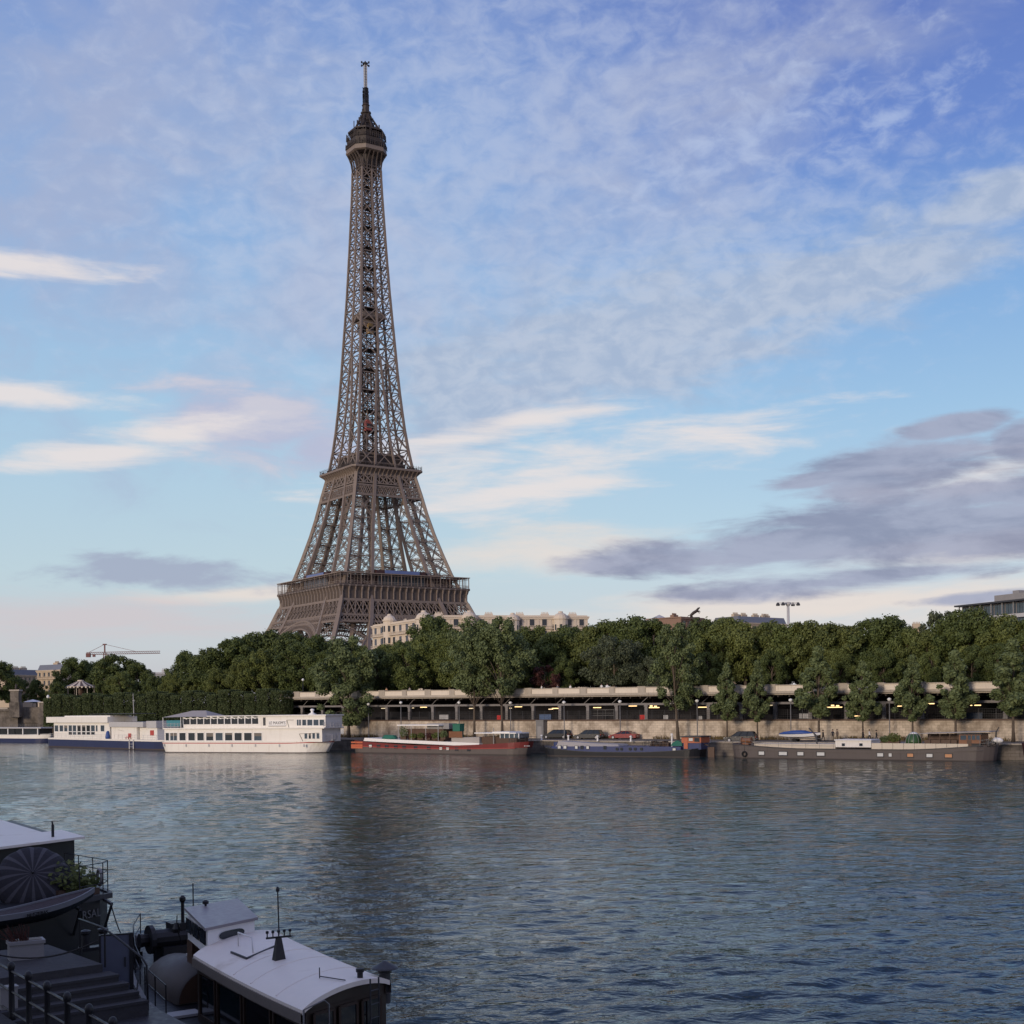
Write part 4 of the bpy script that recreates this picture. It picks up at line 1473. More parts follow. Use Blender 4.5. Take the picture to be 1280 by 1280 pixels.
crowned('spread', 'broad grey green tree with layered boughs above the blue barge bow', 768, 797, 26, 9.7, 1.0)
crowned('spread', 'smaller layered grey green tree beside the broad one above the parapet', 815, 822, 25, 9.7, 0.8)
crowned('purple', 'small reddish purple tree above the parapet', 681, 831, 24, 10.0, 1.0)
crowned('grey', 'loose grey green tree left of the flat roofed block', 1176, 765, 75, 9.6, 0.8)

# park trees further left
for i, (x, y, Y, k, w, l) in enumerate([
    (-6, 826, 425, 'planedark', 1.0, 'dark tree cut by the left edge of the view'), (20, 846, 445, 'planedark', 0.9, 'low dark tree in front of the left apartment houses'), (46, 850, 440, 'planedark', 0.8, 'low dark tree below the balconied house'),
    (92, 824, 450, 'planedark', 0.95, 'dark round tree left of the crane tree'), (112, 829, 455, 'planedark', 0.9, 'dark tree just left of the crane mast'), (144, 820, 440, 'planedark', 1.15, 'tall dark dome shaped tree standing in front of the crane jib'), (172, 830, 430, 'planedark', 1.0, 'dark tree falling off right of the crane tree'),
    (150, 840, 415, 'plane', 0.9, 'mid green tree below the crane tree'), (190, 846, 360, 'planedark', 0.9, 'low dark tree below the pale roof'), (206, 846, 420, 'planedark', 0.9, 'low dark tree right of the pale roof'), (232, 816, 345, 'planedark', 0.8, 'dark feathery tree standing apart left of the long slope of trees'),
    (250, 822, 335, 'planedark', 1.0, 'dark tree at the foot of the long slope of trees'), (216, 842, 320, 'plane', 0.9, 'low green tree behind the clipped row, left one'), (245, 842, 312, 'planelight', 0.9, 'low yellowish tree behind the clipped row'), (272, 836, 305, 'plane', 0.9, 'low green tree behind the clipped row, right one'),
    (300, 826, 298, 'planelight', 0.85, 'yellow green tree above the right end of the clipped row'), (72, 853, 425, 'planedark', 0.8, 'low dark tree left of the carousel'), (128, 852, 420, 'planedark', 0.7, 'low dark tree right of the carousel')]):
    b = A(x, 880, Y)
    b.z = 9.5
    plant(k, l, b, A(x, y, Y).z - 9.5, None, w, 'park trees beyond the clipped row')

# clipped row of trees beside the quay: square cut crowns on short trunks
def clipped(seed):
    rr = random.Random(seed)
    vs, fs = [], []
    W, D, H0, H1 = 1.95, 2.0, 2.4, 9.6
    for _ in range(8000):
        f = rr.random()
        x, y, z = rr.uniform(-W, W), rr.uniform(-D, D), rr.uniform(H0, H1)
        if f < 0.38: y = -D + rr.uniform(-0.12, 0.3)
        elif f < 0.5: y = D - rr.uniform(-0.12, 0.3)
        elif f < 0.66: x = W * rr.choice((-1, 1)) + rr.uniform(-0.25, 0.1)
        elif f < 0.82: z = H1 + rr.uniform(-0.35, 0.25)
        k = 1 - 0.12 * max(0, (abs(x) / W) ** 4)
        p = Vector((x * (0.94 + 0.06 * math.sin(z * 1.7 + seed)), y * k, z))
        n = (rdir(rr) + Vector((0, -0.5, 0.5))).normalized()
        a = n.orthogonal().normalized()
        b = n.cross(a)
        s = rr.uniform(0.1, 0.22)
        o = len(vs)
        vs += [p - a * s, p - b * s * 0.7, p + a * s, p + b * s * 0.7]
        fs.append((o, o + 1, o + 2, o + 3))
    mb = MB()
    mb.v, mb.f, mb.mi = [tuple(v) for v in vs], fs, [0] * len(fs)
    root = thing('clipped_tree', 'x', 'tree')
    tm = MB()
    tm.path([(0, 0, -0.1), (0.03, 0, 2.0), (0, 0.02, 8.5)], [0.2, 0.16, 0.05], 8)
    for i in range(10):
        z = 3 + 0.6 * i
        an = i * 2.4
        tm.path([(0, 0, z - 0.5), (1.5 * math.cos(an), 1.4 * math.sin(an), z + 0.3)], [0.06, 0.02], 5)
    tm.build('trunk', M['bark'], root, True)
    mb.build('crown', M['leaf_hedge'], root)
    root['used'] = 0
    return (root, 9.9)


KINDS['clip'] = [clipped(3), clipped(5)]
cs = []
s = BS(352, 17.5, 875)
while s > BS(62, 17.5, 870):
    cs.append(s)
    s -= 4.15
for i, s in enumerate(cs):
    b = B(s, 17.5, 2.1)
    n = len(cs)
    pos = ('rightmost clipped tree of the row, ending at the gallery' if i == 0 else 'leftmost clipped tree of the row, by the stone bridge pier' if i == n - 1 else
           'clipped square tree, number %s from the right of the row' % ['one', 'two', 'three', 'four', 'five', 'six', 'seven', 'eight', 'nine', 'ten', 'eleven', 'twelve', 'thirteen', 'fourteen', 'fifteen', 'sixteen', 'seventeen', 'eighteen', 'nineteen', 'twenty', 'twenty one', 'twenty two', 'twenty three', 'twenty four', 'twenty five', 'twenty six', 'twenty seven', 'twenty eight', 'twenty nine', 'thirty'][min(i, 29)])
    plant('clip', pos, b, 9.9 * (1 + 0.055 * math.sin(i * 2.1)), BANG + (PI if i % 3 == 0 else 0), 0.92, 'clipped trees in a row', i)

# ------------------------------------------------------------------ buildings
M['blind'] = paint('window_blind', (0.16, 0.14, 0.12), 0.8, 0.2)


def window_part(parent, x0, x1, z0, z1, y, name='window', out=-1, mats=None, bars=0):
    """window in the wall plane y: dark pane with a frame that stands a little proud (out is the outward direction of y)"""
    mb = MB()
    mb.bx(x0, x1, y + out * 0.02, y - out * 0.2, z0, z1)
    mb.mat(1)
    fw = min(0.12, (x1 - x0) * 0.1)
    o1 = y + out * 0.06
    mb.bx(x0 - fw, x0, y - out * 0.02, o1, z0 - fw, z1 + fw).bx(x1, x1 + fw, y - out * 0.02, o1, z0 - fw, z1 + fw)
    mb.bx(x0, x1, y - out * 0.02, o1, z1, z1 + fw).bx(x0, x1, y - out * 0.02, o1 + out * 0.03, z0 - fw, z0)
    for i in range(bars):
        c = x0 + (x1 - x0) * (i + 1) / (bars + 1)
        mb.bx(c - fw * 0.3, c + fw * 0.3, y + out * 0.015, o1 - out * 0.01, z0, z1)
    if mats is None:
        q = R.random()
        if q < 0.45:
            mb.mat(2).bx(x0 + 0.01, x1 - 0.01, y + out * 0.03, y + out * 0.025, z1 - (z1 - z0) * R.uniform(0.15, 0.5), z1 - 0.01)
        mats = [M['glass'] if R.random() < 0.6 else M['glass_blue'], M['white_clean'], M['blind']]
    return mb.build(name, mats, parent)


# cream corner building with a long wing, in front of the tower's right foot
Yb = 430.0
c0, c1, c2 = A(466, 800, Yb + 36), A(530, 800, Yb), A(735, 800, Yb + 12)
zt = lambda x, y, Y: A(x, y, Y).z


def wing(root, p, q, depth, z0, z1, bays, facade, storey=3.6, mans=True, chim=3, front_name='wall'):
    """wing of a building between ground points p and q, seen from its right hand side"""
    d = Vector((q.x - p.x, q.y - p.y))
    L = d.length
    an = math.atan2(d.y, d.x)
    mid = thing('wing', None, None, (0, 0, 0))
    o = []
    mt = Matrix.Translation((p.x, p.y, 0)) @ Matrix.Rotation(an, 4, 'Z')

    def put(ob):
        ob.matrix_world = mt
        ob.parent = root
        ob.matrix_parent_inverse = root.matrix_world.inverted()
        return ob
    bpy.data.objects.remove(mid)
    mb = MB().bx(0, L, 0, depth, z0 - 12, z1)
    for k in range(1, 4):
        z = z1 - k * storey
        mb.bx(-0.25, L + 0.25, -0.28, 0.0, z - 0.2, z + 0.15)
    mb.bx(-0.5, L + 0.5, -0.55, 0.0, z1 - 0.3, z1 + 0.12).bx(-0.3, L + 0.3, -0.3, 0.0, z1 - 0.8, z1 - 0.3)
    bw = L / bays
    for i in range(bays + 1):
        x = i * bw
        mb.bx(max(0, x - 0.3), min(L, x + 0.3), -0.12, 0.0, z1 - 3 * storey + 0.16, z1 - 0.81)
    w = put(mb.build(front_name, facade))
    for k in range(1, 4):
        for i in range(bays):
            x = (i + 0.5) * bw
            z = z1 - k * storey
            o = window_part(w, x - bw * 0.19, x + bw * 0.19, z + 0.75, z + storey * 0.84, 0.0, mats=[M['glass'], facade])
    mb = MB()
    for k in range(1, 3):
        z = z1 - k * storey
        mb.bx(0.2, L - 0.2, -0.9, -0.3, z - 0.05, z + 0.1)
        x = 0.3
        while x < L - 0.3:
            mb.beam((x, -0.86, z + 0.1), (x, -0.86, z + 0.95), 0.07)
            x += 0.55
        mb.beam((0.2, -0.86, z + 1.0), (L - 0.2, -0.86, z + 1.0), 0.1)
    put(mb.build('balcony', facade))
    mb = MB()
    if mans:
        mb.loft([[(0, 0, z1 + 0.1), (0, 1.1, z1 + 2.2), (0, depth - 1, z1 + 2.2), (0, depth, z1 + 0.1)], [(L, 0, z1 + 0.1), (L, 1.1, z1 + 2.2), (L, depth - 1, z1 + 2.2), (L, depth, z1 + 0.1)]])
    else:
        mb.bx(0.1, L - 0.1, 0.1, depth - 0.1, z1 + 0.121, z1 + 0.5)
    r = put(mb.build('roof', M['zinc'] if mans else facade))
    for i in range(chim):
        x = L * (i + 0.5) / chim + R.uniform(-2, 2)
        mb = MB().bx(x - 1.3, x + 1.3, depth * 0.4, depth * 0.5, z1, z1 + (3.2 if mans else 1.5))
        for q in range(5):
            mb.lathe((x - 1.0 + q * 0.5, depth * 0.45, z1 + (3.2 if mans else 1.5)), [(0.16, 0), (0.13, 0.6)], 6)
        c = mb.build('chimney', facade)
        c.matrix_world = mt
        c.parent = root
        c.matrix_parent_inverse = root.matrix_world.inverted()
    return an, mt


bld = thing('cream_corner_building', 'long cream stone apartment building with domed corner turrets before the tower foot', 'building', (c1.x, c1.y, 9.5))
bpy.context.view_layer.update()
z1 = zt(530, 771.5, Yb)
wing(bld, c0, c1, 16, 9.5, z1 - 0.6, 8, M['facade'], 4.0, False, 2)
wing(bld, c1, c2, 16, 9.5, z1 + 0.2, 13, M['facade'], 4.0, False, 6)
for (x, Y, yt, rr_, l) in ((530, Yb, 763, 2.6, ''), (487, Yb + 25, 767.5, 2.2, ''), (587, Yb + 3.5, 763, 2.4, ''), (641, Yb + 6.5, 766, 2.2, ''), (701, Yb + 10, 764, 2.4, '')):
    p = A(x, 790, Y - 0.6)
    zt_ = zt(x, yt, Y)
    mb = MB().lathe((p.x, p.y, 0), [(rr_, 5), (rr_, zt_ - rr_ * 1.2), (rr_ + 0.3, zt_ - rr_ * 1.15), (rr_ + 0.3, zt_ - rr_ * 0.95)], 14)
    mb.lathe((p.x, p.y, zt_ - rr_ * 0.95), [(rr_, 0), (rr_ * 0.9, rr_ * 0.3), (rr_ * 0.66, rr_ * 0.55), (rr_ * 0.35, rr_ * 0.68), (rr_ * 0.3, rr_ * 0.9), (0.1, rr_ * 0.95)], 14)
    mb.mat(1)
    for k in range(5):
        an = -PI / 2 + (k - 2) * 0.75
        for q in range(2):
            zc = zt_ - rr_ * 1.2 - 2.6 - q * 4
            mb.bx(p.x + math.cos(an) * rr_ - 0.35, p.x + math.cos(an) * rr_ + 0.35, p.y + math.sin(an) * rr_ - 0.12, p.y + math.sin(an) * rr_ + 0.1, zc - 1, zc + 1)
    t = mb.build('turret', [M['facade'], M['glass']])
    t.parent = bld
    t.matrix_parent_inverse = bld.matrix_world.inverted()


def simple_block(name, label, xl, xr, ytop, Y, dY, depth, bays, facade, storey, mans=True, chim=3):
    p, q = A(xl, 850, Y), A(xr, 850, Y + dY)
    root = thing(name, label, 'building', (p.x, p.y, 9.5))
    bpy.context.view_layer.update()
    wing(root, p, q, depth, 9.5, zt((xl + xr) / 2, ytop, Y + dY / 2), bays, facade, storey, mans, chim)
    return root


simple_block('mansard_house', 'pale apartment house with a blue grey mansard roof, left of the pair behind the bridge', 13, 50, 844, 520, 12, 14, 7, M['facade2'], 3.2, True, 3)
simple_block('balconied_house', 'stepped ochre apartment house with deep balconies, right of the pair behind the bridge', 47, 76, 838, 505, -8, 16, 5, M['facade2'], 3.3, True, 2)
simple_block('pale_roofed_hall', 'low hall with a pale roof glimpsed between dark park trees', 186, 206, 842, 480, 0, 12, 4, M['palegrey'], 3.4, False, 1)
simple_block('brown_rooftop_block', 'brown brick block above the trees bearing a rearing animal statue', 852, 882, 773.5, 420, 10, 14, 4, M['brick'], 3.4, False, 1)
simple_block('tiled_house', 'house row with reddish chimneys above the trees, left of the floodlight mast', 926, 984, 779.5, 430, 14, 12, 8, M['facade2'], 3.4, True, 5)
simple_block('distant_house', 'small pale house showing between trees right of the floodlight mast', 1143, 1156, 784, 430, 0, 12, 2, M['facade2'], 3.4, False, 1)
# statue on the brown block
sp = A(868, 770, 424)
st = thing('animal_statue', 'small dark statue of a rearing animal on the brown rooftop block', 'statue', (sp.x, sp.y, zt(868, 772.5, 424)))
mb = MB().bx(-1.6, 1.6, -0.8, 0.8, -0.6, 0.25)
mb.path([(-1.2, 0, 0.2), (-1.0, 0, 1.0), (-0.2, 0, 1.7), (0.8, 0, 2.3), (1.3, 0, 3.1), (1.8, 0, 3.3)], [0.25, 0.45, 0.5, 0.48, 0.3, 0.18], 8)
mb.path([(0.8, 0.2, 2.1), (1.5, 0.25, 1.9), (1.6, 0.25, 1.4)], [0.2, 0.14, 0.1], 6).path([(0.8, -0.2, 2.1), (1.6, -0.25, 2.2), (1.9, -0.25, 1.8)], [0.2, 0.14, 0.1], 6)
mb.path([(-0.9, 0.25, 1.0), (-0.5, 0.3, 0.2)], [0.24, 0.15], 6).path([(-1.2, 0, 1.0), (-2.0, 0, 0.8), (-2.2, 0, 0.3)], [0.15, 0.1, 0.06], 6)
mb.build('body', M['iron_dark'], st, True)
# white dome roof glimpsed over the trees
dp = A(824, 775, 430)
dm = thing('pointed_roof', 'pale pointed pavilion roof peeping over the trees', 'roof', (dp.x, dp.y, 9.5))
MB().lathe((0, 0, 0), [(4.2, 0), (4.2, zt(824, 776, 430) - 9.5), (4.6, zt(824, 776, 430) - 9.4), (2.0, zt(824, 772, 430) - 9.5), (0.1, zt(824, 768.5, 430) - 9.5)], 12).build('roof', M['palegrey'], dm)

# flat roofed modern block at the right
pm, qm = A(1203, 800, 330), A(1330, 800, 300)
mod = thing('flat_roofed_block', 'modern flat roofed block with glazed top storeys at the right edge', 'building', (pm.x, pm.y, 9.5), math.atan2(qm.y - pm.y, qm.x - pm.x))
Lm = (Vector((qm.x, qm.y)) - Vector((pm.x, pm.y))).length
zr = zt(1203, 759, 330) - 9.5
MB().bx(0, Lm, 0, 14, -2, zr - 0.1).build('wall', M['grey'], mod)
MB().bx(-0.8, Lm, -1.8, 15, zr, zr + 0.4).build('roof', M['darkgrey'], mod)
MB().bx(9, Lm, 2, 11, zr + 0.4, zr + 2.2).bx(14, 16, 3, 5, zr + 2.2, zr + 3.0).build('roof_plant', M['grey'], mod)
for k in range(3):
    zf = zr - 3.4 * (k + 1)
    MB().bx(-0.4, Lm, -1.2, 0, zf - 0.4, zf + 0.5).build('balcony', M['palegrey'], mod)
    for i in range(9):
        x = 0.4 + i * Lm / 9
        window_part(mod, x, x + Lm / 9 - 0.5, zf + 0.7, zf + 3.0, 0.0, mats=[M['glass_blue'], M['darkgrey']], bars=1)
for i in range(9):
    MB().beam((0.2 + i * Lm / 9, -1.0, -2), (0.2 + i * Lm / 9, -1.0, zr), 0.22).build('column', M['grey'], mod)

# carousel roof in the park
cp = A(101, 860, 430)
car = thing('carousel', 'carousel with a striped cream and dark conical roof among dark trees', 'carousel', (cp.x, cp.y, 9.5))
zc = zt(101, 858, 430) - 9.5
Rr = 18.5 * 430 / F
mb = MB()
for k in range(24):
    a0, a1 = 2 * PI * k / 24, 2 * PI * (k + 1) / 24
    mb.mat(k % 2)
    q = lambda r, a, z: (r * math.cos(a), r * math.sin(a), z)
    mb.add([q(Rr, a0, zc), q(Rr, a1, zc), q(Rr * 0.55, a1, zc + 0.9), q(Rr * 0.55, a0, zc + 0.9), q(Rr * 0.22, a1, zc + 1.7), q(Rr * 0.22, a0, zc + 1.7)], [(0, 1, 2, 3), (3, 2, 4, 5)])
mb.mat(0).lathe((0, 0, zc + 1.68), [(Rr * 0.22, 0), (Rr * 0.2, 0.35), (0.2, 0.45)], 16)
mb.build('roof', [M['facade'], M['wood_dark']], car)
mb = MB()
for k in range(24):
    a = 2 * PI * (k + 0.5) / 24
    mb.bx(Rr * math.cos(a) - 0.22, Rr * math.cos(a) + 0.22, Rr * math.sin(a) - 0.22, Rr * math.sin(a) + 0.22, zc - 0.55, zc - 0.08)
mb.lathe((0, 0, zc - 0.15), [(Rr * 0.98, 0), (Rr * 0.98, 0.14)], 24)
mb.build('rounding_boards', M['cream'], car)
MB().lathe((0, 0, -0.2), [(Rr * 0.95, 0), (Rr * 0.95, 0.5)], 24).lathe((0, 0, 0.3), [(1.0, 0), (1.0, zc)], 12).build('platform', M['wood_dark'], car)
for k in range(8):
    a = 2 * PI * k / 8
    MB().beam((Rr * 0.9 * math.cos(a), Rr * 0.9 * math.sin(a), 0.2), (Rr * 0.9 * math.cos(a), Rr * 0.9 * math.sin(a), zc), 0.12).build('pole', M['cream'], car)

# stone abutment of the bridge at the left edge
ab = thing('bridge_abutment', 'yellowish stone bridge abutment with a cornice at the left edge', 'bridge', A(0, 890, 397) * 1.0)
o = A(0, 890, 397)
ab.location = (o.x, o.y, 0)
k = 397 / F
MB().bx(-40, 22 * k, 0, 10, -2, zt(0, 889, 397)).bx(22 * k, 64 * k, 2, 10, -2, zt(60, 904, 397)).build('wall', M['quaystone'], ab)
MB().bx(-40, 22.6 * k, -0.5, 10, zt(0, 889, 397), zt(0, 886.5, 397)).bx(22.7 * k, 50 * k, 1.7, 2.6, zt(60, 904, 397), zt(60, 884, 397)).build('cornice', M['quaystone'], ab)
MB().bx(-40, 10 * k, -0.3, 0.1, zt(0, 886.5, 397), zt(0, 884.6, 397)).build('parapet', M['concrete'], ab)


def pedestal(label, x, y0, y1, w, Y):
    p = A(x, y1, Y)
    t = thing('stone_pedestal', label, 'pedestal', (p.x, p.y, p.z))
    h = zt(x, y0, Y) - p.z
    w *= Y / F
    MB().bx(-w * 0.6, w * 0.6, -w * 0.6, w * 0.6, -4, 0.5).bx(-w / 2, w / 2, -w / 2, w / 2, 0.5, h - 0.45).build('shaft', M['quaystone'], t)
    MB().bx(-w * 0.6, w * 0.6, -w * 0.6, w * 0.6, h - 0.45, h).build('cap', M['concrete'], t)
    return t, h


pedestal('tall stone pedestal on the bridge end, left of the white parasol', 20, 862, 880, 10.5, 397)
pedestal('squat stone pedestal on the bridge end, beside the clipped row', 59, 877, 893, 14.5, 396)
p = A(60, 876.8, 396)
t = thing('lantern', 'small white topped lantern on the squat stone pedestal', 'lantern', p)
MB().lathe((0, 0, 0), [(0.5, 0), (0.35, 0.3), (0.14, 0.5), (0.14, 0.9)], 10).build('post', M['concrete'], t)
MB().lathe((0, 0, 0.9), [(0.2, 0), (0.42, 0.3), (0.42, 0.7), (0.1, 1.1)], 10).build('lamp_head', M['globe'], t)
p = A(20, 862, 397)
t = thing('statue', 'small dark figure standing on the tall stone pedestal', 'statue', p)
MB().path([(0, 0, -0.1), (0, 0, 0.6), (0.05, 0, 1.1), (0, 0, 1.6), (0, 0, 1.75)], [0.3, 0.38, 0.3, 0.2, 0.05], 8).path([(0.1, 0, 1.1), (0.55, 0, 1.4)], [0.12, 0.08], 6).build('figure', M['iron_dark'], t, True)
p = A(41, 877, 403)
t = thing('parasol', 'large white parasol at the bridge end', 'parasol', (p.x, p.y, p.z - 2.5))
MB().lathe((0, 0, 2.4), [(2.75, 0), (1.5, 0.4), (0.1, 0.75)], 12).build('canopy', M['canvas_white'], t)
MB().tube((0, 0, -1.5), (0, 0, 3.1), 0.06).build('pole', M['darkgrey'], t)

# tower crane far behind
Yc = 900
M['crane'] = paint('crane_red', (0.12, 0.03, 0.03), 0.5, 0.1)
p = A(131, 818, Yc)
q = Yc / F
crn = thing('tower_crane', 'red tower crane with a long horizontal jib above the park trees', 'crane', (p.x, p.y, 9.5))
zj = p.z - 9.5
mb = MB()
for a in (-0.8, 0.8):
    for b in (-0.8, 0.8):
        mb.beam((a, b, 0), (a, b, zj + 1), 0.3)
zz = 0
while zz < zj:
    mb.beam((-0.8, -0.8, zz), (0.8, -0.8, zz + 2.4), 0.2).beam((0.8, -0.8, zz + 2.4), (-0.8, -0.8, zz + 4.8), 0.2)
    zz += 4.8
mb.build('mast', M['crane'], crn)
mb = MB()
tip = Vector((69 * q, 8, 0.0))
for a, b in ((-0.7, 0), (0.7, 0), (0, 1.5)):
    mb.beam((-23 * q, a, zj + b), (69 * q, a, zj + b + 0.3), 0.34)
n = 40
for i in range(n):
    x0, x1 = -23 * q + 92 * q * i / n, -23 * q + 92 * q * (i + 1) / n
    mb.beam((x0, -0.7, zj), (x1, 0, zj + 1.5), 0.24)
mb.build('jib', M['crane'], crn)
MB().bx(-23 * q, -18 * q, -1.2, 1.2, zj - 1.8, zj + 1.0).bx(-15 * q, -12 * q, -0.8, 0.8, zj - 1.6, zj).build('counterweight', M['crane'], crn)
mb = MB().beam((0, 0, zj + 1), (0, 0, zj + 7), 0.8)
mb.beam((0, 0, zj + 6.9), (-20 * q, 0, zj + 1.5), 0.22).beam((0, 0, zj + 6.9), (40 * q, 0, zj + 1.6), 0.22)
mb.bx(-1.2, 1.2, -0.8, 0.8, zj + 6.4, zj + 7.2)
mb.build('cat_head', M['crane'], crn)
MB().bx(0.9, 2.6, -1.0, 0.8, zj - 2.2, zj - 0.2).build('cab', M['palegrey'], crn)

# floodlight mast above the trees
p = A(985.5, 790, 300)
fm = thing('floodlight_mast', 'tall pale mast with four floodlight heads on cross arms above the trees', 'floodlight', (p.x, p.y, 9.6))
h = zt(985, 753, 300) - 9.6
MB().tube((0, 0, 0), (0, 0, h), 0.42, 0.30, 10).build('pole', M['palegrey'], fm, True)
mb = MB().beam((-2.2, 0, h - 0.35), (2.2, 0, h - 0.35), 0.18).beam((-2.2, 0, h - 0.05), (2.2, 0, h - 0.05), 0.1).beam((-1.0, -1.2, h - 0.2), (1.0, 1.2, h - 0.2), 0.16)
mb.lathe((0, 0, h - 0.8), [(0.35, 0), (0.6, 0.35), (0.6, 0.8), (0.2, 0.9)], 10)
mb.build('cross_arm', M['palegrey'], fm)
for x, y in ((-2.3, 0), (2.3, 0), (-1.35, -1.1), (1.35, 1.1)):
    mb = MB().lathe((x, y, h - 0.75), [(0.42, 0), (0.46, 0.2), (0.3, 0.6), (0.12, 0.75)], 10)
    mb.mat(1).lathe((x, y, h - 0.77), [(0.36, 0), (0.36, 0.02)], 10)
    mb.build('floodlight_head', [M['darkgrey'], M['globe']], fm)

# kinds that were never planted leave no pattern behind
for lst in KINDS.values():
    for root, h in lst:
        if not root['used']:
            for ch in list(root.children):
                bpy.data.objects.remove(ch)
            bpy.data.objects.remove(root)

# ------------------------------------------------------------------ boats along the far quay
class Frame:
    """vertical plane through two waterline points: gives x along it and z for photo pixels read off an enlarged crop"""
    def __init__(self, p0, p1, crop):
        self.o = Vector((p0.x, p0.y))
        d = Vector((p1.x - p0.x, p1.y - p0.y))
        self.L = d.length
        self.d = d.normalized()
        self.n = Vector((-self.d.y, self.d.x))
        self.ang = math.atan2(self.d.y, self.d.x)
        self.crop = crop

    def __call__(self, zx, zy, y=0.0):
        cx, cy, k = self.crop
        a, b = ray(cx + zx / k, cy + zy / k)
        r = Vector((a, 1.0))
        Y = (y + self.o.dot(self.n)) / r.dot(self.n)
        return (r * Y - self.o).dot(self.d), EYE - b * Y

    def x(self, zx, zy, y=0.0):
        return self(zx, zy, y)[0]

    def z(self, zx, zy, y=0.0):
        return self(zx, zy, y)[1]

    def loc(self, z=0.0):
        return (self.o.x, self.o.y, z)

    def world(self, x, y, z):
        p = self.o + self.d * x + self.n * y
        return Vector((p.x, p.y, z))


def hull_mesh(L, beam, bands, bow=(0.12, 0.12), rake=(0.5, 1.0), keel=-0.9, nseg=28, blunt=(0.25, 0.25), tumble=0.04):
    """hull from x 0 to L, y 0 to beam; bands: list of height functions of u (0..1); faces of band i get material i, the deck the last"""
    mb = MB()
    secs = []
    for i in range(nseg + 1):
        u = i / nseg
        u = 0.5 - 0.5 * math.cos(PI * u)
        w = 1.0
        if u < bow[0]:
            w = blunt[0] + (1 - blunt[0]) * math.sin(PI / 2 * u / bow[0]) ** 0.8
        if u > 1 - bow[1]:
            w = min(w, blunt[1] + (1 - blunt[1]) * math.sin(PI / 2 * (1 - u) / bow[1]) ** 0.8)
        b = beam / 2 * w
        top = bands[-1](u)
        row = []
        for z in [keel] + [f(u) for f in bands]:
            k = (z - keel) / max(0.1, top - keel)
            xx = u * L
            s = (1 - k)
            xx += rake[0] * s * max(0, 1 - u / 0.12) - rake[1] * s * max(0, 1 - (1 - u) / 0.12)
            bb = b * (0.93 + 0.07 * k ** 0.5)
            row.append((xx, bb, z))
        secs.append(row)
    nb = len(bands)
    for sgn in (-1, 1):
        for j in range(nb):
            mb.mat(j)
            vs, fs = [], []
            for row in secs:
                for q in (row[j], row[j + 1]):
                    vs.append((q[0], beam / 2 + sgn * q[1], q[2]))
            for i in range(len(secs) - 1):
                a = 2 * i
                f = (a, a + 2, a + 3, a + 1)
                fs.append(f if sgn < 0 else tuple(reversed(f)))
            mb.add(vs, fs)
    mb.mat(nb)
    vs, fs = [], []
    for row in secs:
        q = row[-1]
        vs += [(q[0], beam / 2 - q[1], q[2] - 0.004), (q[0], beam / 2 + q[1], q[2] - 0.004)]
    for i in range(len(secs) - 1):
        fs.append((2 * i, 2 * i + 2, 2 * i + 3, 2 * i + 1))
    mb.add(vs, fs)
    for row, fl in ((secs[0], False), (secs[-1], True)):
        for j in range(nb):
            mb.mat(j)
            a, c = row[j], row[j + 1]
            f = (0, 1, 2, 3)
            mb.add([(a[0], beam / 2 - a[1], a[2]), (a[0], beam / 2 + a[1], a[2]), (c[0], beam / 2 + c[1], c[2]), (c[0], beam / 2 - c[1], c[2])], [tuple(reversed(f)) if not fl else f])
    return mb


def text_on(parent, txt, size, mat, loc, rot=(PI / 2, 0, 0), name='lettering', sx=1.0, depth=0.01):
    cu = bpy.data.curves.new(name, 'FONT')
    cu.body = txt
    cu.size = size
    cu.extrude = depth
    ob = bpy.data.objects.new(name, cu)
    COL.objects.link(ob)
    bpy.context.view_layer.update()
    me = bpy.data.meshes.new_from_object(ob.evaluated_get(bpy.context.evaluated_depsgraph_get()))
    bpy.data.objects.remove(ob)
    o = bpy.data.objects.new(name, me)
    me.materials.clear()
    me.materials.append(mat)
    COL.objects.link(o)
    o.parent = parent
    o.location, o.rotation_euler, o.scale = loc, rot, (sx, 1, 1)
    return o


def rail(mb, pts, h=1.0, n=2, r=0.03, step=1.6):
    """deck railing through points: posts and n horizontal rails"""
    for p, q in zip(pts, pts[1:]):
        p, q = Vector(p), Vector(q)
        m = max(1, int((q - p).length / step))
        for i in range(m + 1):
            s = p.lerp(q, i / m)
            mb.beam(s, s + Vector((0, 0, h)), r * 1.6)
        for k in range(n):
            z = Vector((0, 0, h * (k + 1) / n))
            mb.beam(p + z, q + z, r * 1.4)
    return mb


DK = M['darkgrey']
# ---- white restaurant boat
f = Frame(G(204, 940.5, 0), G(405, 941.5, 0), (180, 860, 4.571))
rb = thing('restaurant_boat', 'long white two deck restaurant boat with a grey tent roof on its stern', 'boat', f.loc(), f.ang)
X = lambda zx, zy=300, y=0.0: f(zx, zy, y)[0]
Z = lambda zx, zy, y=0.0: f(zx, zy, y)[1]
xl, xr = X(75, 300), X(1085, 310) - 2.2
Lh = xr - xl
zd = Z(400, 305)
hm = hull_mesh(Lh, 7.0, [lambda u: 0.12, lambda u: zd - 0.42 + 0.5 * max(0, u - 0.8) * 2, lambda u: zd - 0.26 + 0.5 * max(0, u - 0.8) * 2.2, lambda u: zd + 0.5 * max(0, u - 0.8) * 2.4], (0.06, 0.2), (1.3, 2.2), blunt=(0.6, 0.12))
h = hm.build('hull', [M['bottom'], M['white'], M['redline'], M['white'], M['palegrey']], rb, False, (xl, -0.02, 0))
mb = MB()
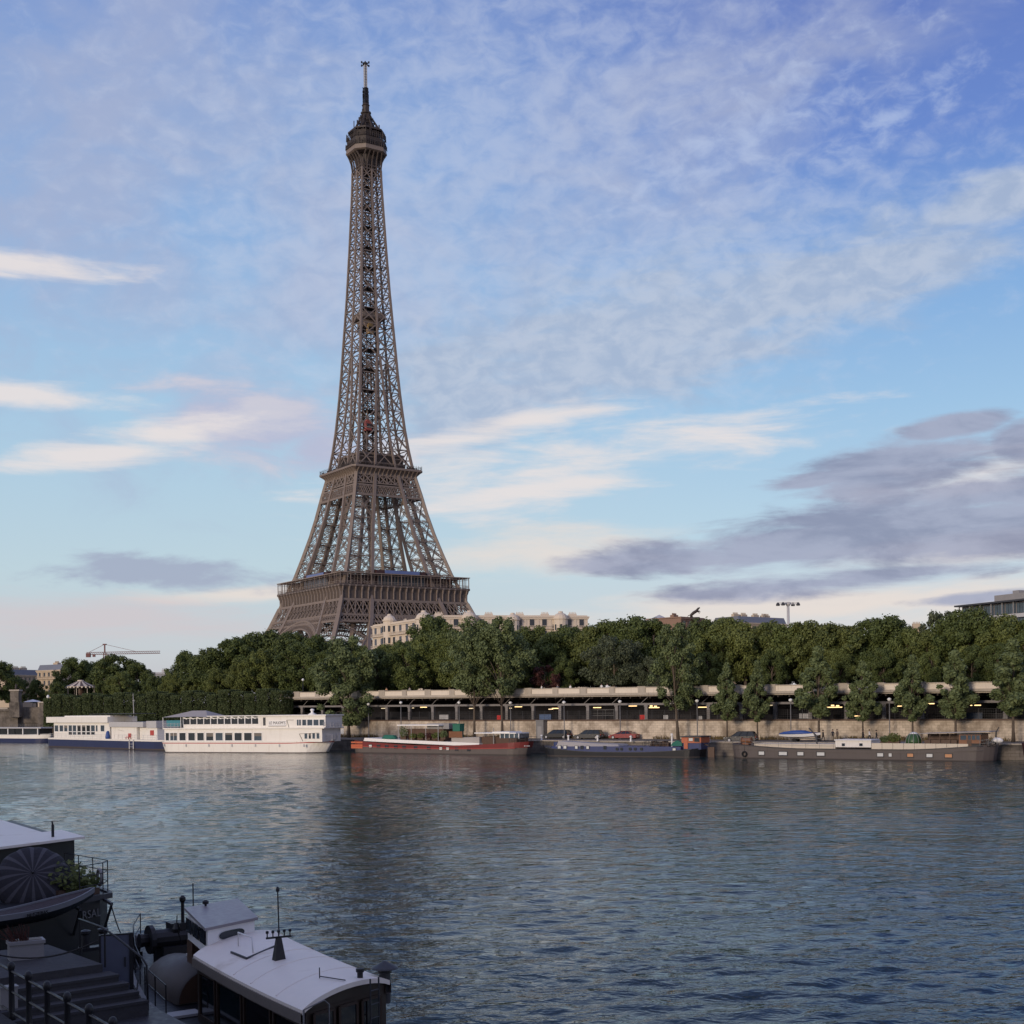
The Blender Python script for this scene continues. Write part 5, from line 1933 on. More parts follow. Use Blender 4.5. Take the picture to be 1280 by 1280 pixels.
for i in range(26):
    x = xl + 3 + i * 1.35
    if i % 4 == 0:
        mb.bx(x, x + 0.25, -0.1, 0.05, zd - 1.0, zd - 0.5)
mb.build('fender', M['palegrey'], h)
z1, z2 = Z(300, 235), Z(300, 163)
xa, xb, xc, xd = X(108), X(640), X(850), X(1025)
MB().bx(xa, X(1010), 0.45, 6.55, zd - 0.1, z1).build('lower_cabin', M['white'], rb)
mb = MB().bx(xa - 0.2, X(1027), 0.2, 6.8, z1, z1 + 0.22)
mb.build('upper_deck', M['white'], rb)
MB().bx(xb, xd, 0.75, 6.25, z1 + 0.22, z2 - 0.1).build('upper_cabin', M['white'], rb)
MB().bx(xb - 0.1, xd + 0.25, 0.5, 6.5, z2 - 0.1, z2 + 0.12).bx(X(350), xb - 0.1, 0.5, 6.5, z2 - 0.06, z2 + 0.1).build('roof', M['white'], rb)
for a, b in ((116, 135), (142, 181), (195, 230), (246, 283), (297, 334), (348, 388), (402, 442), (456, 497), (510, 551), (565, 608), (622, 665)):
    window_part(rb, X(a), X(b), Z(a, 300), Z(a, 257), 0.45, bars=1 if a == 142 else 0)
for a, b in ((910, 926), (934, 947), (955, 970), (979, 995)):
    window_part(rb, X(a), X(b), Z(a, 290), Z(a, 259), 0.45)
for a, b in ((862, 872), (875, 885), (893, 915), (922, 951), (957, 986), (992, 1018)):
    window_part(rb, X(a), X(b), Z(a, 214, .75), Z(a, 181, .75), 0.75, mats=[M['glass_blue'], M['white_clean']])
# glazed upper saloon with sloping ribs
mb = MB().bx(X(208), xb, 0.8, 6.2, z1 + 0.22, z1 + 0.9)
mb.build('saloon_sill', M['white'], rb)
for i in range(11):
    a = 208 + i * 39.2
    x0, x1 = X(a), X(a + 39.2)
    mb = MB().bx(x0 + 0.18, x1 - 0.1, 0.85, 0.92, z1 + 0.9, z2 - 0.35)
    mb.mat(1).bx(x0, x0 + 0.18, 0.75, 1.0, z1 + 0.9, z2 - 0.06)
    mb.beam((x0 + 0.1, 0.7, z2 - 0.08), (x0 + 0.9, 0.9, z2 - 0.5), 0.16).bx(x0 + 0.18, x1, 0.8, 0.95, z2 - 0.42, z2 - 0.3)
    mb.build('window', [M['glass'], M['white_clean']], rb)
MB().bx(X(208), xb, 3.4, 3.5, z1 + 0.9, z2 - 0.3).bx(X(208), xb, 6.1, 6.2, z1 + 0.9, z2 - 0.35).build('saloon_inside', M['glass'], rb)
# slanted dark outlines on the white side
mb = MB()
for p, q in (((816, 183), (830, 230)), ((830, 230), (850, 232)), ((816, 183), (855, 183)), ((888, 262), (908, 305)), ((888, 262), (1000, 256))):
    y = 0.72 if p[1] < 235 else 0.42
    if p[1] < 235 and p[0] < 855 or p[1] > 235:
        mb.beam((X(*p, y), y - 0.01, Z(*p, y)), (X(*q, y), y - 0.01, Z(*q, y)), 0.09, 0.05)
mb.bx(X(668), X(682), 0.72, 0.75, z1 + 0.6, z2 - 0.3)
mb.build('trim_line', M['darkgrey'], rb)
# name board
mb = MB().bx(X(700), X(800), 0.66, 0.75, Z(700, 219), Z(700, 187))
nb_ = mb.build('name_board', M['white_clean'], rb)
mb = MB().bx(X(700), X(800), 0.64, 0.67, Z(700, 220), Z(700, 216))
mb.build('border_line', M['grey'], nb_)
text_on(nb_, "LE MAXIM'S", 0.78, M['darkgrey'], (X(703), 0.65, Z(703, 208)), sx=0.92)
# radar dome, tent, rails
MB().lathe((X(910), 3.0, z2 + 0.12), [(0.75, 0), (0.75, 0.12), (0.3, 0.3), (0.22, 0.7), (0.4, 0.75), (0.36, 1.0), (0.1, 1.1)], 14).build('radar_dome', M['white_clean'], rb, True)
tx0, tx1 = X(104, 170), X(362, 165)
ze, zp = Z(150, 168), Z(250, 130)
mb = MB()
a_, b_, c_, d_ = X(104), X(212), X(290), X(362)
y0, y1 = 0.1, 6.9
mb.add([(a_, y0, ze), (c_ + 0.2, y0, ze + 0.1), (d_, y0, ze - 0.05), (a_, y1, ze), (c_ + 0.2, y1, ze + 0.1), (d_, y1, ze - 0.05), (b_, 3.5, zp), (c_, 3.5, zp)],
       [(0, 1, 7, 6), (1, 2, 7), (2, 5, 7), (5, 4, 7), (4, 3, 6, 7), (3, 0, 6), (0, 3, 4, 5, 2, 1)])
mb.build('tent_roof', M['canvas_grey'], rb)
mb = MB()
for x in (a_ + 0.1, X(208)):
    for y in (y0 + 0.1, y1 - 0.1):
        mb.beam((x, y, z1 + 0.2), (x, y, ze), 0.1)
mb.build('tent_post', M['white_clean'], rb)
MB().bx(X(112), X(190), 0.9, 1.0, z1 + 0.5, z1 + 1.7).bx(X(112), X(114), 1.0, 6, z1 + 0.5, z1 + 1.7).build('side_cloth', M['teal'], rb)
mb = rail(MB(), [(xa, 0.3, z1 + 0.22), (X(208), 0.3, z1 + 0.22)], 0.9, 3, 0.03, 0.8)
rail(mb, [(X(1018), 0.4, z1 + 0.22), (X(1040), 1.6, z1 + 0.22), (X(1040), 5.4, z1 + 0.22)], 0.9, 3, 0.03, 0.8)
rail(mb, [(X(1000), 0.8, zd + 0.2), (X(1030), 2.6, zd + 0.3), (X(1030), 4.4, zd + 0.3), (X(1000), 6.2, zd + 0.2)], 0.9, 3, 0.03, 0.8)
mb.build('railing', M['palegrey'], rb)

# ---- low white boat with a navy hull
f = Frame(G(57, 933.5, 0), G(204, 938, 0), (0, 780, 4.923))
wb = thing('moored_boat', 'low white boat with a navy blue hull and a slim mast', 'boat', f.loc(), f.ang)
X = lambda zx, zy=700, y=0.0: f(zx, zy, y)[0]
Z = lambda zx, zy, y=0.0: f(zx, zy, y)[1]
zd = Z(350, 700)
zdr = Z(900, 713)
Lh = X(1010) - X(281)
hm = hull_mesh(Lh, 7.5, [lambda u: 0.25, lambda u: zd - 0.35 + (zdr - zd) * u, lambda u: zd + (zdr - zd) * u], (0.05, 0.1), (0.2, 1.4), blunt=(0.85, 0.5))
hm.build('hull', [M['bottom'], M['navy'], M['white'], M['palegrey']], wb)
zr, zr2 = Z(400, 572), Z(740, 605)
MB().bx(X(312), X(655), 0.8, 6.8, zd - 0.1, zr - 0.1).build('cabin', M['white'], wb)
MB().bx(X(281), X(657), 0.2, 7.2, Z(300, 607), zr).bx(X(360), X(640), 1.5, 6.5, zr, zr + 0.25).build('roof', M['white'], wb)
MB().bx(X(660), X(815), 1.0, 6.6, zdr - 0.1, zr2).bx(X(818), X(925), 1.6, 6.0, zdr - 0.1, zr2 - 0.3).build('rear_cabin', M['white'], wb)
MB().bx(X(657.5), X(868), 0.5, 7.0, Z(740, 634), zr2 + 0.05).bx(X(868.5), X(930), 1.2, 6.4, Z(900, 640), Z(900, 598)).build('rear_roof', M['palegrey'], wb)
for a, b in ((318, 340), (348, 370), (376, 396), (403, 424), (429, 450), (457, 478), (485, 507), (513, 535), (541, 564), (571, 581), (600, 623)):
    window_part(wb, X(a), X(b), Z(a, 661), Z(a, 624), 0.8)
for a, b in ((403, 424), (429, 450), (457, 478), (485, 507), (513, 535), (541, 564)):
    window_part(wb, X(a), X(b), Z(a, 682), Z(a, 665), 0.8)
MB().beam((X(742, 640, 1) - 1.0, 0.97, Z(742, 652)), (X(742, 640, 1) + 1.4, 0.97, Z(742, 660)), 0.12, 0.03).build('sign_mark', M['grey'], wb)
MB().bx(X(882), X(905), 1.54, 1.58, Z(890, 687), Z(890, 655)).build('red_notice', M['redline'], wb)
mb = MB().tube((X(733), 3.5, zr - 0.1), (X(729), 3.5, Z(729, 428)), 0.1, 0.05)
zm = Z(730, 430)
mb.beam((X(733) - 0.5, 3.5, zm - 1.4), (X(733) + 0.5, 3.5, zm - 1.4), 0.07)
mb.build('mast', M['palegrey'], wb)
mb = MB()
zc = Z(700, 552)
mb.bx(X(510), X(800), 1.5, 6.2, zc - 0.1, zc)
for x in (X(515), X(660), X(795)):
    for y in (1.6, 6.1):
        mb.beam((x, y, zr), (x, y, zc), 0.08)
mb.build('roof_canopy', M['darkgrey'], wb)
mb = rail(MB(), [(X(300), 0.15, zd), (X(650), 0.15, zd - 0.1)], 0.95, 2, 0.02, 2.0)
rail(mb, [(X(700), 0.15, zdr), (X(985), 1.2, zdr), (X(1000), 3.0, zdr)], 0.95, 2, 0.02, 1.5)
mb.build('railing', M['palegrey'], wb)
MB().bx(X(795), X(800), -0.12, -0.04, 0.1, zdr).bx(X(820), X(825), -0.12, -0.04, 0.1, zdr).bx(X(800), X(820), -0.12, -0.06, 0.5, 0.58).bx(X(800), X(820), -0.12, -0.06, 1.1, 1.18).build('ladder', M['palegrey'], wb)
# things on its deck
p = f.world(X(790, 690, 0.6), 0.55, zdr)
t = thing('deck_chair', 'red deck chair on the rear deck of the navy hulled boat', 'chair', p, f.ang)
MB().bx(-0.55, 0.55, -0.3, 0.35, 0.45, 0.55).build('seat', M['redline'], t)
MB().bx(-0.55, 0.55, 0.28, 0.4, 0.5, 1.25).build('backrest', M['redline'], t)
for x in (-0.5, 0.5):
    for y in (-0.25, 0.3):
        MB().bx(x - 0.05, x + 0.05, y - 0.05, y + 0.05, 0, 0.45).build('leg', M['redline'], t)
p = f.world(X(665, 690, 0.6), 0.55, zdr)
t = thing('blue_cover', 'upright blue covered bundle on the rear deck of the navy hulled boat', 'cover', p, f.ang)
MB().lathe((0, 0, 0), [(0.5, 0), (0.55, 0.5), (0.42, 1.2), (0.28, 1.6), (0.1, 1.75)], 10).build('cover', M['bluetarp'], t, True)

# ---- tour boat at the left edge
f = Frame(G(-40, 925.5, 0), G(46, 926.5, 0), (0, 800, 9.146))
tb = thing('tour_boat', 'small tour boat with a dark glazed cabin and white bow at the left edge', 'boat', f.loc(), f.ang)
X = lambda zx, zy=1100, y=0.0: f(zx, zy, y)[0]
Z = lambda zx, zy, y=0.0: f(zx, zy, y)[1]
zd = Z(200, 1080)
hm = hull_mesh(X(470) + 1.0, 5.5, [lambda u: 0.7, lambda u: zd - 0.2 + 0.5 * max(0, u - 0.75), lambda u: zd + 0.8 * max(0, u - 0.75)], (0.1, 0.16), (0.3, 1.6), blunt=(0.5, 0.1))
hm.build('hull', [M['navy'], M['white'], M['palegrey'], M['palegrey']], tb)
MB().bx(X(-300), X(120), 0.5, 5, zd - 0.1, Z(100, 1012)).bx(X(120), X(150), 0.45, 5.05, zd, Z(100, 1000)).bx(X(150), X(430), 0.6, 4.9, zd - 0.1, Z(200, 1015)).build('cabin', M['glass'], tb)
MB().bx(X(-300), X(455), 0.3, 5.2, Z(200, 1012), Z(200, 1000)).build('roof', M['palegrey'], tb)
mb = MB()
for i in range(4):
    mb.bx(X(-100 + i * 170), X(-92 + i * 170), 0.42, 0.6, zd - 0.1, Z(100, 1012))
mb.build('cabin_post', M['white_clean'], tb)
rail(MB(), [(X(100), 0.3, Z(200, 1000)), (X(440), 0.4, Z(200, 1000))], 0.9, 2, 0.02, 1.0).build('railing', M['grey'], tb)


def bush(label, loc, w, h, mat, n=700, leaf=0.16, group=None, pot=True, name='potted_plant', rz=BANG, cat='plant'):
    root = thing(name, label, cat, loc, rz, group)
    rr = random.Random(int(w * 1000 + h * 77 + loc[0] * 13))
    mb = MB()
    for i in range(n):
        d = rdir(rr)
        p = Vector((d.x * w / 2, d.y * min(w, h) / 2, h * 0.58 + d.z * h * 0.42)) * 1.0
        p *= (0.55 + 0.45 * rr.random())
        p.z = max(0.12, p.z + rr.uniform(-0.05, 0.05))
        a = rdir(rr)
        b = a.orthogonal().normalized()
        s = leaf * rr.uniform(0.6, 1.3)
        mb.add([p - a * s, p - b * s * 0.6, p + a * s, p + b * s * 0.6], [(0, 1, 2, 3)])
    mb.build('foliage', M[mat], root)
    if pot:
        MB().bx(-w * 0.4, w * 0.4, -0.25, 0.25, 0, h * 0.25).build('planter', M['wood_dark'], root)
    return root


def ribbed_hull_bits(parent, x0, x1, y, zf, mat, t=0.09):
    mb = MB()
    n = 30
    for i in range(n):
        a, b = x0 + (x1 - x0) * i / n, x0 + (x1 - x0) * (i + 1) / n
        mb.beam((a, y, zf(a)), (b, y, zf(b)), t, t)
    return mb.build('rubbing_strake', mat, parent)


def port(parent, x0, x1, z0, z1, y, lit=None, name='window'):
    return window_part(parent, x0, x1, z0, z1, y, name, mats=[lit or M['glass'], M['darkgrey']])


PALEPANE = paint('curtained_pane', (0.62, 0.62, 0.60), 0.4, 0.1, 2.0)
ORPANE = paint('amber_blind', (0.55, 0.27, 0.13), 0.5, 0.15, 2.0)

# ---- red barge
f = Frame(G(438, 940.5, 0), G(655, 944, 0), (420, 840, 4.923))
rd = thing('red_barge', 'red and grey houseboat barge with a white deck stripe and a crowded deck garden', 'barge', f.loc(), f.ang)
X = lambda zx, zy=450, y=0.0: f(zx, zy, y)[0]
Z = lambda zx, zy, y=0.0: f(zx, zy, y)[1]
x0, x1 = X(88), X(1186) - 1.3
L = x1 - x0
zt0, ztm, zt1 = Z(100, 418), Z(600, 452), Z(1180, 430)
top = lambda u: ztm + (zt0 - ztm) * max(0, 1 - u / 0.45) ** 1.6 + (zt1 - ztm) * max(0, (u - 0.55) / 0.45) ** 1.6
mid = lambda u: 0.42 * top(u) + 0.25
hm = hull_mesh(L, 5.05, [lambda u: 0.1, mid, top], (0.05, 0.09), (0.25, 1.0), blunt=(0.55, 0.25))
h = hm.build('hull', [M['bottom'], M['hullgrey'], M['red'], M['wood_dark']], rd, False, (x0, 0, 0))
ribbed_hull_bits(h, 0.6, L - 1.5, -0.02, lambda x: mid(x / L) + 0.02, M['redline'])
mb = MB()
for (za, zb) in ((428, 438), (445, 470)):
    mb.bx(X(94), X(164), -0.05, 0.02, Z(120, zb), Z(120, za))
mb.build('orange_patch', M['orange'], rd)
n = 14
mb = MB()
rows = []
for i in range(n + 1):
    zx = 165 + (872 - 165) * i / n
    zy = 418 + (452 - 418) * (i / n) ** 0.9
    x, z = f(zx, zy)
    rows.append([(x, 0.18, z - 0.18), (x, 4.8, z - 0.18), (x, 4.5, z + 0.36), (x, 0.45, z + 0.36)])
mb.loft(rows)
mb.build('coaming', M['white'], rd)
for zx, lit in ((212, 1), (262, 0), (312, 0), (368, 0), (420, 0), (490, 0), (570, 0), (645, 1), (687, 1), (742, 0), (817, 0)):
    zc = 456 + (zx - 212) * 0.035
    port(rd, X(zx - 9), X(zx + 9), Z(zx, zc + 8), Z(zx, zc - 8), 0.0, PALEPANE if lit else None)
zq = Z(480, 412)
mb = MB().bx(X(405), X(625), 1.6, 4.4, zq - 0.4, Z(500, 352))
mb.build('deck_cabin', M['wood_dark'], rd)
MB().bx(X(520), X(655), 1.8, 4.0, Z(500, 352), Z(600, 318)).build('upper_cabin', M['grey'], rd)
MB().bx(X(365), X(622), 0.5, 3.5, Z(500, 331), Z(500, 325)).build('awning', M['canvas_white'], rd)
mb = MB()
for zx in (372, 450, 540, 616):
    mb.beam((X(zx), 0.6, zq - 0.3), (X(zx), 0.6, Z(500, 330)), 0.07)
mb.build('awning_post', M['palegrey'], rd)
mb = MB()
i = 682
while i < 760:
    mb.bx(X(i), X(i + 4.5), 0.6, 0.66, Z(700, 404), Z(700, 366))
    i += 5.5
mb.build('plank_screen', M['wood'], rd)
mb = MB().loft([[(X(690), 0.9, Z(690, 430)), (X(690), 4.2, Z(690, 430)), (X(690), 4.2, Z(690, 405)), (X(690), 0.9, Z(690, 405))], [(X(862), 0.9, Z(862, 450)), (X(862), 4.2, Z(862, 450)), (X(862), 4.2, Z(862, 402)), (X(862), 0.9, Z(862, 402))]])
mb.build('skylight', M['canvas_grey'], rd)
MB().bx(X(975), X(1090), 1.0, 4.2, Z(1000, 445), Z(1000, 408)).bx(X(865), X(975), 1.4, 3.8, Z(900, 452), Z(900, 400)).build('wheelhouse', M['wood_dark'], rd)
MB().bx(X(985), X(1100), 1.2, 4.0, Z(1000, 408), Z(1000, 380)).build('wheelhouse_glass', M['glass_blue'], rd)
mb = MB()
for zx in (983, 1010, 1040, 1070, 1097):
    mb.bx(X(zx), X(zx) + 0.14, 1.12, 1.3, Z(1000, 410), Z(1000, 378))
mb.bx(X(836), X(1092), 0.7, 4.4, Z(960, 380), Z(960, 374)).bx(X(945), X(1050), 0.8, 4.2, Z(960, 374), Z(960, 368))
mb.build('wheelhouse_roof', M['white_clean'], rd)
MB().tube((X(948), 1.0, Z(948, 448)), (X(948), 1.0, Z(948, 345)), 0.1, 0.07).build('mast', M['grey'], rd)
mb = rail(MB(), [(X(95), 0.3, zt0), (X(160), 0.3, zt0 - 0.1)], 0.9, 2, 0.03, 0.9)
rail(mb, [(X(1060), 0.3, Z(1060, 438)), (X(1150), 0.7, zt1), (X(1180), 2.5, zt1)], 0.85, 2, 0.03, 0.9)
mb.build('railing', M['darkgrey'], rd)
text_on(rd, 'AVEL', 0.42, M['palegrey'], (X(1150), 0.42, Z(1150, 458)), sx=1.0, rot=(PI / 2, 0, 0.08)) if False else None
mb = MB()
for i, w in enumerate((7, 5, 8, 4)):
    mb.bx(X(1150 + i * 8), X(1150 + i * 8 + w * 0.7), 0.33 + 0.10 * i, 0.40 + 0.1 * i, Z(1150, 459), Z(1150, 452))
mb.build('bow_marks', M['palegrey'], rd)
# loose things on the red barge
p = f.world(X(305), 1.2, Z(305, 412))
t = thing('tarpaulin_heap', 'green tarpaulin over a dinghy on the foredeck of the red barge', 'tarpaulin', p, f.ang)
w = (X(346) - X(265)) / 2
MB().loft([[(-w, -0.5, 0), (-w, 0.5, 0), (-w, 0.3, 0.25), (-w, -0.3, 0.25)], [(-w * .6, -0.8, 0), (-w * .6, 0.8, 0), (-w * .6, 0.4, 0.7), (-w * .6, -0.4, 0.7)], [(w * .7, -0.8, 0), (w * .7, 0.8, 0), (w * .7, 0.4, 0.62), (w * .7, -0.4, 0.62)], [(w, -0.4, 0), (w, 0.4, 0), (w, 0.2, 0.2), (w, -0.2, 0.2)]]).build('cover', M['green'], t)
p = f.world(X(700), 2.4, Z(700, 366))
t = thing('green_tank', 'green box tank above the plank screen on the red barge', 'tank', (p.x, p.y, Z(700, 366)), f.ang)
MB().bx(-0.8, 0.8, -0.6, 0.6, 0, 1.15).bx(-0.86, 0.86, -0.66, 0.66, 1.15, 1.3).bx(-0.7, 0.7, -0.5, 0.5, -1.4, 0).build('body', M['green'], t)
for i, (zx, w, h, m, l) in enumerate(((395, 1.6, 2.6, 'leaf_young', 'tall shrub under the left end of the white awning on the red barge'), (450, 1.4, 1.1, 'leaf_plane', 'low potted shrub left of the dark deck cabin of the red barge'), (500, 1.6, 1.2, 'leaf_light', 'yellowish potted shrub before the dark cabin of the red barge'), (545, 1.5, 1.2, 'leaf_purple', 'brownish potted shrub in the deck garden of the red barge'),
                                       (590, 1.6, 1.3, 'leaf_plane', 'green potted shrub in the deck garden of the red barge'), (640, 1.4, 1.6, 'leaf_young', 'rightmost potted shrub left of the plank screen on the red barge'))):
    bush(l, f.world(X(zx), 1.0, Z(zx, 416)), w, h, m, 420, 0.12, 'potted plants on the barges')

# ---- blue barge
f = Frame(G(673, 945, 0), G(866, 947, 0), (650, 840, 4.923))
bb_ = thing('blue_barge', 'blue and black houseboat barge with an orange wheelhouse at its right end', 'barge', f.loc(), f.ang)
X = lambda zx, zy=480, y=0.0: f(zx, zy, y)[0]
Z = lambda zx, zy, y=0.0: f(zx, zy, y)[1]
x0, x1 = X(106), X(1132) - 1.0
L = x1 - x0
zt0, ztm, zt1 = Z(106, 455), Z(600, 492), Z(1120, 470)
top = lambda u: ztm + (zt0 - ztm) * max(0, 1 - u / 0.4) ** 1.8 + (zt1 - ztm) * max(0, (u - 0.6) / 0.4) ** 1.8
hm = hull_mesh(L, 5.05, [lambda u: 0.12, lambda u: top(u) * 0.62, top], (0.1, 0.08), (1.2, 0.5), blunt=(0.12, 0.45))
h = hm.build('hull', [M['bottom'], M['black'], M['black'], M['darkgrey']], bb_, False, (x0, 0, 0))
ribbed_hull_bits(h, 1.5, L - 1.0, -0.03, lambda x: top(x / L) - 0.05, M['darkgrey'])
mb = MB()
rows = []
for i in range(13):
    zx = 190 + (985 - 190) * i / 12
    x = X(zx)
    z = Z(zx, 458 + max(0, (zx - 700)) * 0.01)
    rows.append([(x, 0.12, top((x - x0) / L) - 0.1), (x, 4.9, top((x - x0) / L) - 0.1), (x, 4.75, z), (x, 0.25, z)])
mb.loft(rows)
mb.build('cabin_side', M['blue'], bb_)
mb = MB()
rows = []
for zx, zy, dz in ((212, 448, 0.05), (222, 426, 0.1), (400, 438, 0.1), (590, 446, 0.1), (600, 458, 0.05)):
    x = X(zx)
    zb = Z(zx, 459)
    rows.append([(x, 0.3, zb), (x, 4.7, zb), (x, 4.0, max(zb + 0.1, Z(zx, zy))), (x, 0.8, max(zb + 0.1, Z(zx, zy)))])
mb.loft(rows)
mb.build('canvas_roof', M['canvas_grey'], bb_)
for zx, w, lit in ((240, 9, 1), (275, 9, 1), (345, 8, 1), (379, 7, 0), (415, 8, 1), (520, 7, 0), (947, 9, 1)):
    zc = 462 + (zx - 240) * 0.012 + (8 if zx > 900 else 0)
    port(bb_, X(zx - w), X(zx + w), Z(zx, zc + 9), Z(zx, zc - 9), 0.12, PALEPANE if lit else None)
for zx in (595, 622, 675, 706, 745):
    mb = MB().lathe((0, 0, 0), [(0.24, -0.1), (0.24, 0.12)], 14)
    mb.mat(1).lathe((0, 0, 0.121), [(0.17, 0), (0.17, 0.01)], 14)
    o = mb.build('porthole', [M['darkgrey'], M['glass']], bb_)
    o.location = (X(zx), 0.12, Z(zx, 474))
    o.rotation_euler = (PI / 2, 0, 0)
zw = Z(1030, 470)
MB().bx(X(985), X(1098), 1.0, 4.2, Z(1040, 478), Z(1040, 438)).build('wheelhouse_base', M['blue'], bb_)
mb = MB().bx(X(980), X(1100), 0.9, 4.3, Z(1040, 438), Z(1040, 402))
wh = mb.build('wheelhouse', M['orange'], bb_)
window_part(wh, X(1025), X(1050), Z(1040, 425), Z(1040, 407), 0.9, mats=[PALEPANE, M['wood']])
window_part(wh, X(1060), X(1090), Z(1040, 430), Z(1040, 407), 0.9, mats=[M['glass'], M['wood']])
MB().bx(X(995), X(1018), 0.84, 0.98, Z(1000, 474), Z(1000, 406)).build('door', M['orange'], bb_)
MB().bx(X(976), X(1104), 0.6, 4.6, Z(1040, 402), Z(1040, 396)).build('wheelhouse_roof', M['darkgrey'], bb_)
MB().tube((X(910), 1.5, ztm), (X(910), 1.5, Z(910, 392)), 0.13).tube((X(910), 1.5, Z(910, 392)), (X(910), 1.5, Z(910, 380)), 0.2, 0.17).build('stove_pipe', M['white_clean'], bb_)
mb = rail(MB(), [(X(115), 0.9, zt0), (X(190), 0.2, zt0 - 0.3)], 0.8, 2, 0.025, 0.9)
rail(mb, [(X(760), 0.3, Z(760, 458)), (X(900), 0.3, Z(900, 458))], 0.9, 2, 0.025, 1.0)
rail(mb, [(X(1100), 0.4, zt1), (X(1128), 2.0, zt1)], 0.9, 2, 0.025, 0.9)
mb.build('railing', M['darkgrey'], bb_)
MB().bx(X(1120), X(1160), 2.2, 2.5, -0.3, Z(1140, 465)).beam((X(1125), 2.35, Z(1140, 455)), (X(1095), 2.35, Z(1095, 448)), 0.14).build('rudder', M['wood_dark'], bb_)
mb = MB()
for i in range(18):
    x = X(780 + i * 6)
    hh = R.uniform(0.2, 0.8)
    mb.bx(x, x + R.uniform(0.2, 0.5), 1.2, 2.0 + R.uniform(0, 1), Z(800, 458) + 0.01 * i - 0.3, Z(800, 458) + hh)
mb.build('deck_gear', M['wood_dark'], bb_)
p = f.world(X(952), 1.0, Z(952, 456))
t = thing('green_tarpaulin', 'bright green tarpaulin left of the orange wheelhouse on the blue barge', 'tarpaulin', p, f.ang)
MB().loft([[(-0.95, -0.4, 0), (-0.95, 0.6, 0), (-0.7, 0.4, 0.5), (-0.7, -0.2, 0.5)], [(0, -0.6, 0), (0, 0.8, 0), (0, 0.4, 0.85), (0, -0.2, 0.85)], [(0.95, -0.4, 0), (0.95, 0.6, 0), (0.8, 0.4, 0.55), (0.8, -0.2, 0.55)]]).build('cover', M['green'], t)
p = f.world(X(205), 1.2, Z(205, 462))
t = thing('blue_drum', 'blue drum on the foredeck of the blue barge', 'drum', p, f.ang)
MB().lathe((0, 0, -0.2), [(0.5, 0), (0.55, 0.1), (0.5, 0.5), (0.55, 0.55), (0.5, 1.0)], 14).build('drum', M['blue'], t)
for zx, l in ((775, 'left bicycle leaning on the aft deck rail of the blue barge'), (835, 'right bicycle leaning on the aft deck rail of the blue barge')):
    p = f.world(X(zx), 0.45, Z(zx, 458))
    t = thing('bicycle', l, 'bicycle', p, f.ang, 'bicycles on the blue barge')
    for x in (-0.52, 0.52):
        MB().path([(x + 0.33 * math.cos(a), 0, 0.34 + 0.33 * math.sin(a)) for a in [2 * PI * k / 14 for k in range(15)]], 0.03, 5).build('wheel', M['rubber'], t)
    MB().beam((-0.52, 0, 0.34), (-0.2, 0, 0.8), 0.05).beam((-0.2, 0, 0.8), (0.35, 0, 0.8), 0.05).beam((0.35, 0, 0.8), (0.52, 0, 0.34), 0.05).beam((-0.2, 0, 0.8), (0, 0, 0.34), 0.05).beam((0, 0, 0.34), (0.35, 0, 0.8), 0.05).beam((-0.52, 0, 0.34), (0, 0, 0.34), 0.05).build('frame', M['darkgrey'], t)
    MB().bx(-0.32, -0.08, -0.07, 0.07, 0.88, 0.95).beam((-0.2, 0, 0.8), (-0.2, 0, 0.9), 0.04).build('saddle', M['black'], t)
    MB().beam((0.35, -0.25, 1.0), (0.35, 0.25, 1.0), 0.04).beam((0.35, 0, 0.78), (0.35, 0, 1.0), 0.04).build('handlebar', M['grey'], t)

# ---- long grey barge
f = Frame(G(911, 947.3, 0), G(1247, 952.3, 0), (880, 840, 3.2))
gb = thing('grey_barge', 'long grey houseboat barge with pale square windows and a wooden wheelhouse', 'barge', f.loc(), f.ang)
X = lambda zx, zy=330, y=0.0: f(zx, zy, y)[0]
Z = lambda zx, zy, y=0.0: f(zx, zy, y)[1]
x0, x1 = X(94), X(1190) - 1.3
L = x1 - x0
zt0, ztm, zt1 = Z(96, 285), Z(600, 308), Z(1185, 290)
top = lambda u: ztm + (zt0 - ztm) * max(0, 1 - u / 0.3) ** 1.5 + (zt1 - ztm) * max(0, (u - 0.68) / 0.32) ** 1.6
hm = hull_mesh(L, 5.4, [lambda u: 0.12, lambda u: top(u) * 0.7, top], (0.05, 0.07), (0.4, 0.5), blunt=(0.4, 0.25))
h = hm.build('hull', [M['bottom'], M['hullgrey'], M['hullgrey'], M['wood_dark']], gb, False, (x0, 0, 0))
ribbed_hull_bits(h, 0.8, L - 1.2, -0.02, lambda x: top(x / L) * 0.7, M['hullgrey'], 0.07)
ribbed_hull_bits(h, 0.8, L - 1.2, -0.02, lambda x: top(x / L) - 0.06, M['darkgrey'], 0.1)
for zx, w, k in ((230, 11, 1), (316, 16, 1), (386, 12, 1), (467, 15, 1), (705, 12, 1), (745, 6, 1), (825, 12, 2), (902, 12, 1), (978, 14, 2)):
    zc = 324 + (zx - 230) * 0.014
    port(gb, X(zx - w), X(zx + w), Z(zx, zc + 7), Z(zx, zc - 6), 0.0, PALEPANE if k == 1 else ORPANE)
mb = MB().bx(X(190), X(515), 0.9, 4.6, Z(300, 302) - 0.3, Z(300, 288))
mb.build('foredeck_hatch', M['cream'], gb)
wc = MB().bx(X(517), X(660), 0.8, 4.4, Z(600, 302), Z(600, 275)).build('white_cabin', M['white'], gb)
MB().bx(X(514), X(663), 0.6, 4.6, Z(600, 275), Z(600, 271)).build('cabin_roof', M['white_clean'], wc)
window_part(wc, X(543), X(556), Z(550, 297), Z(550, 286), 0.8)
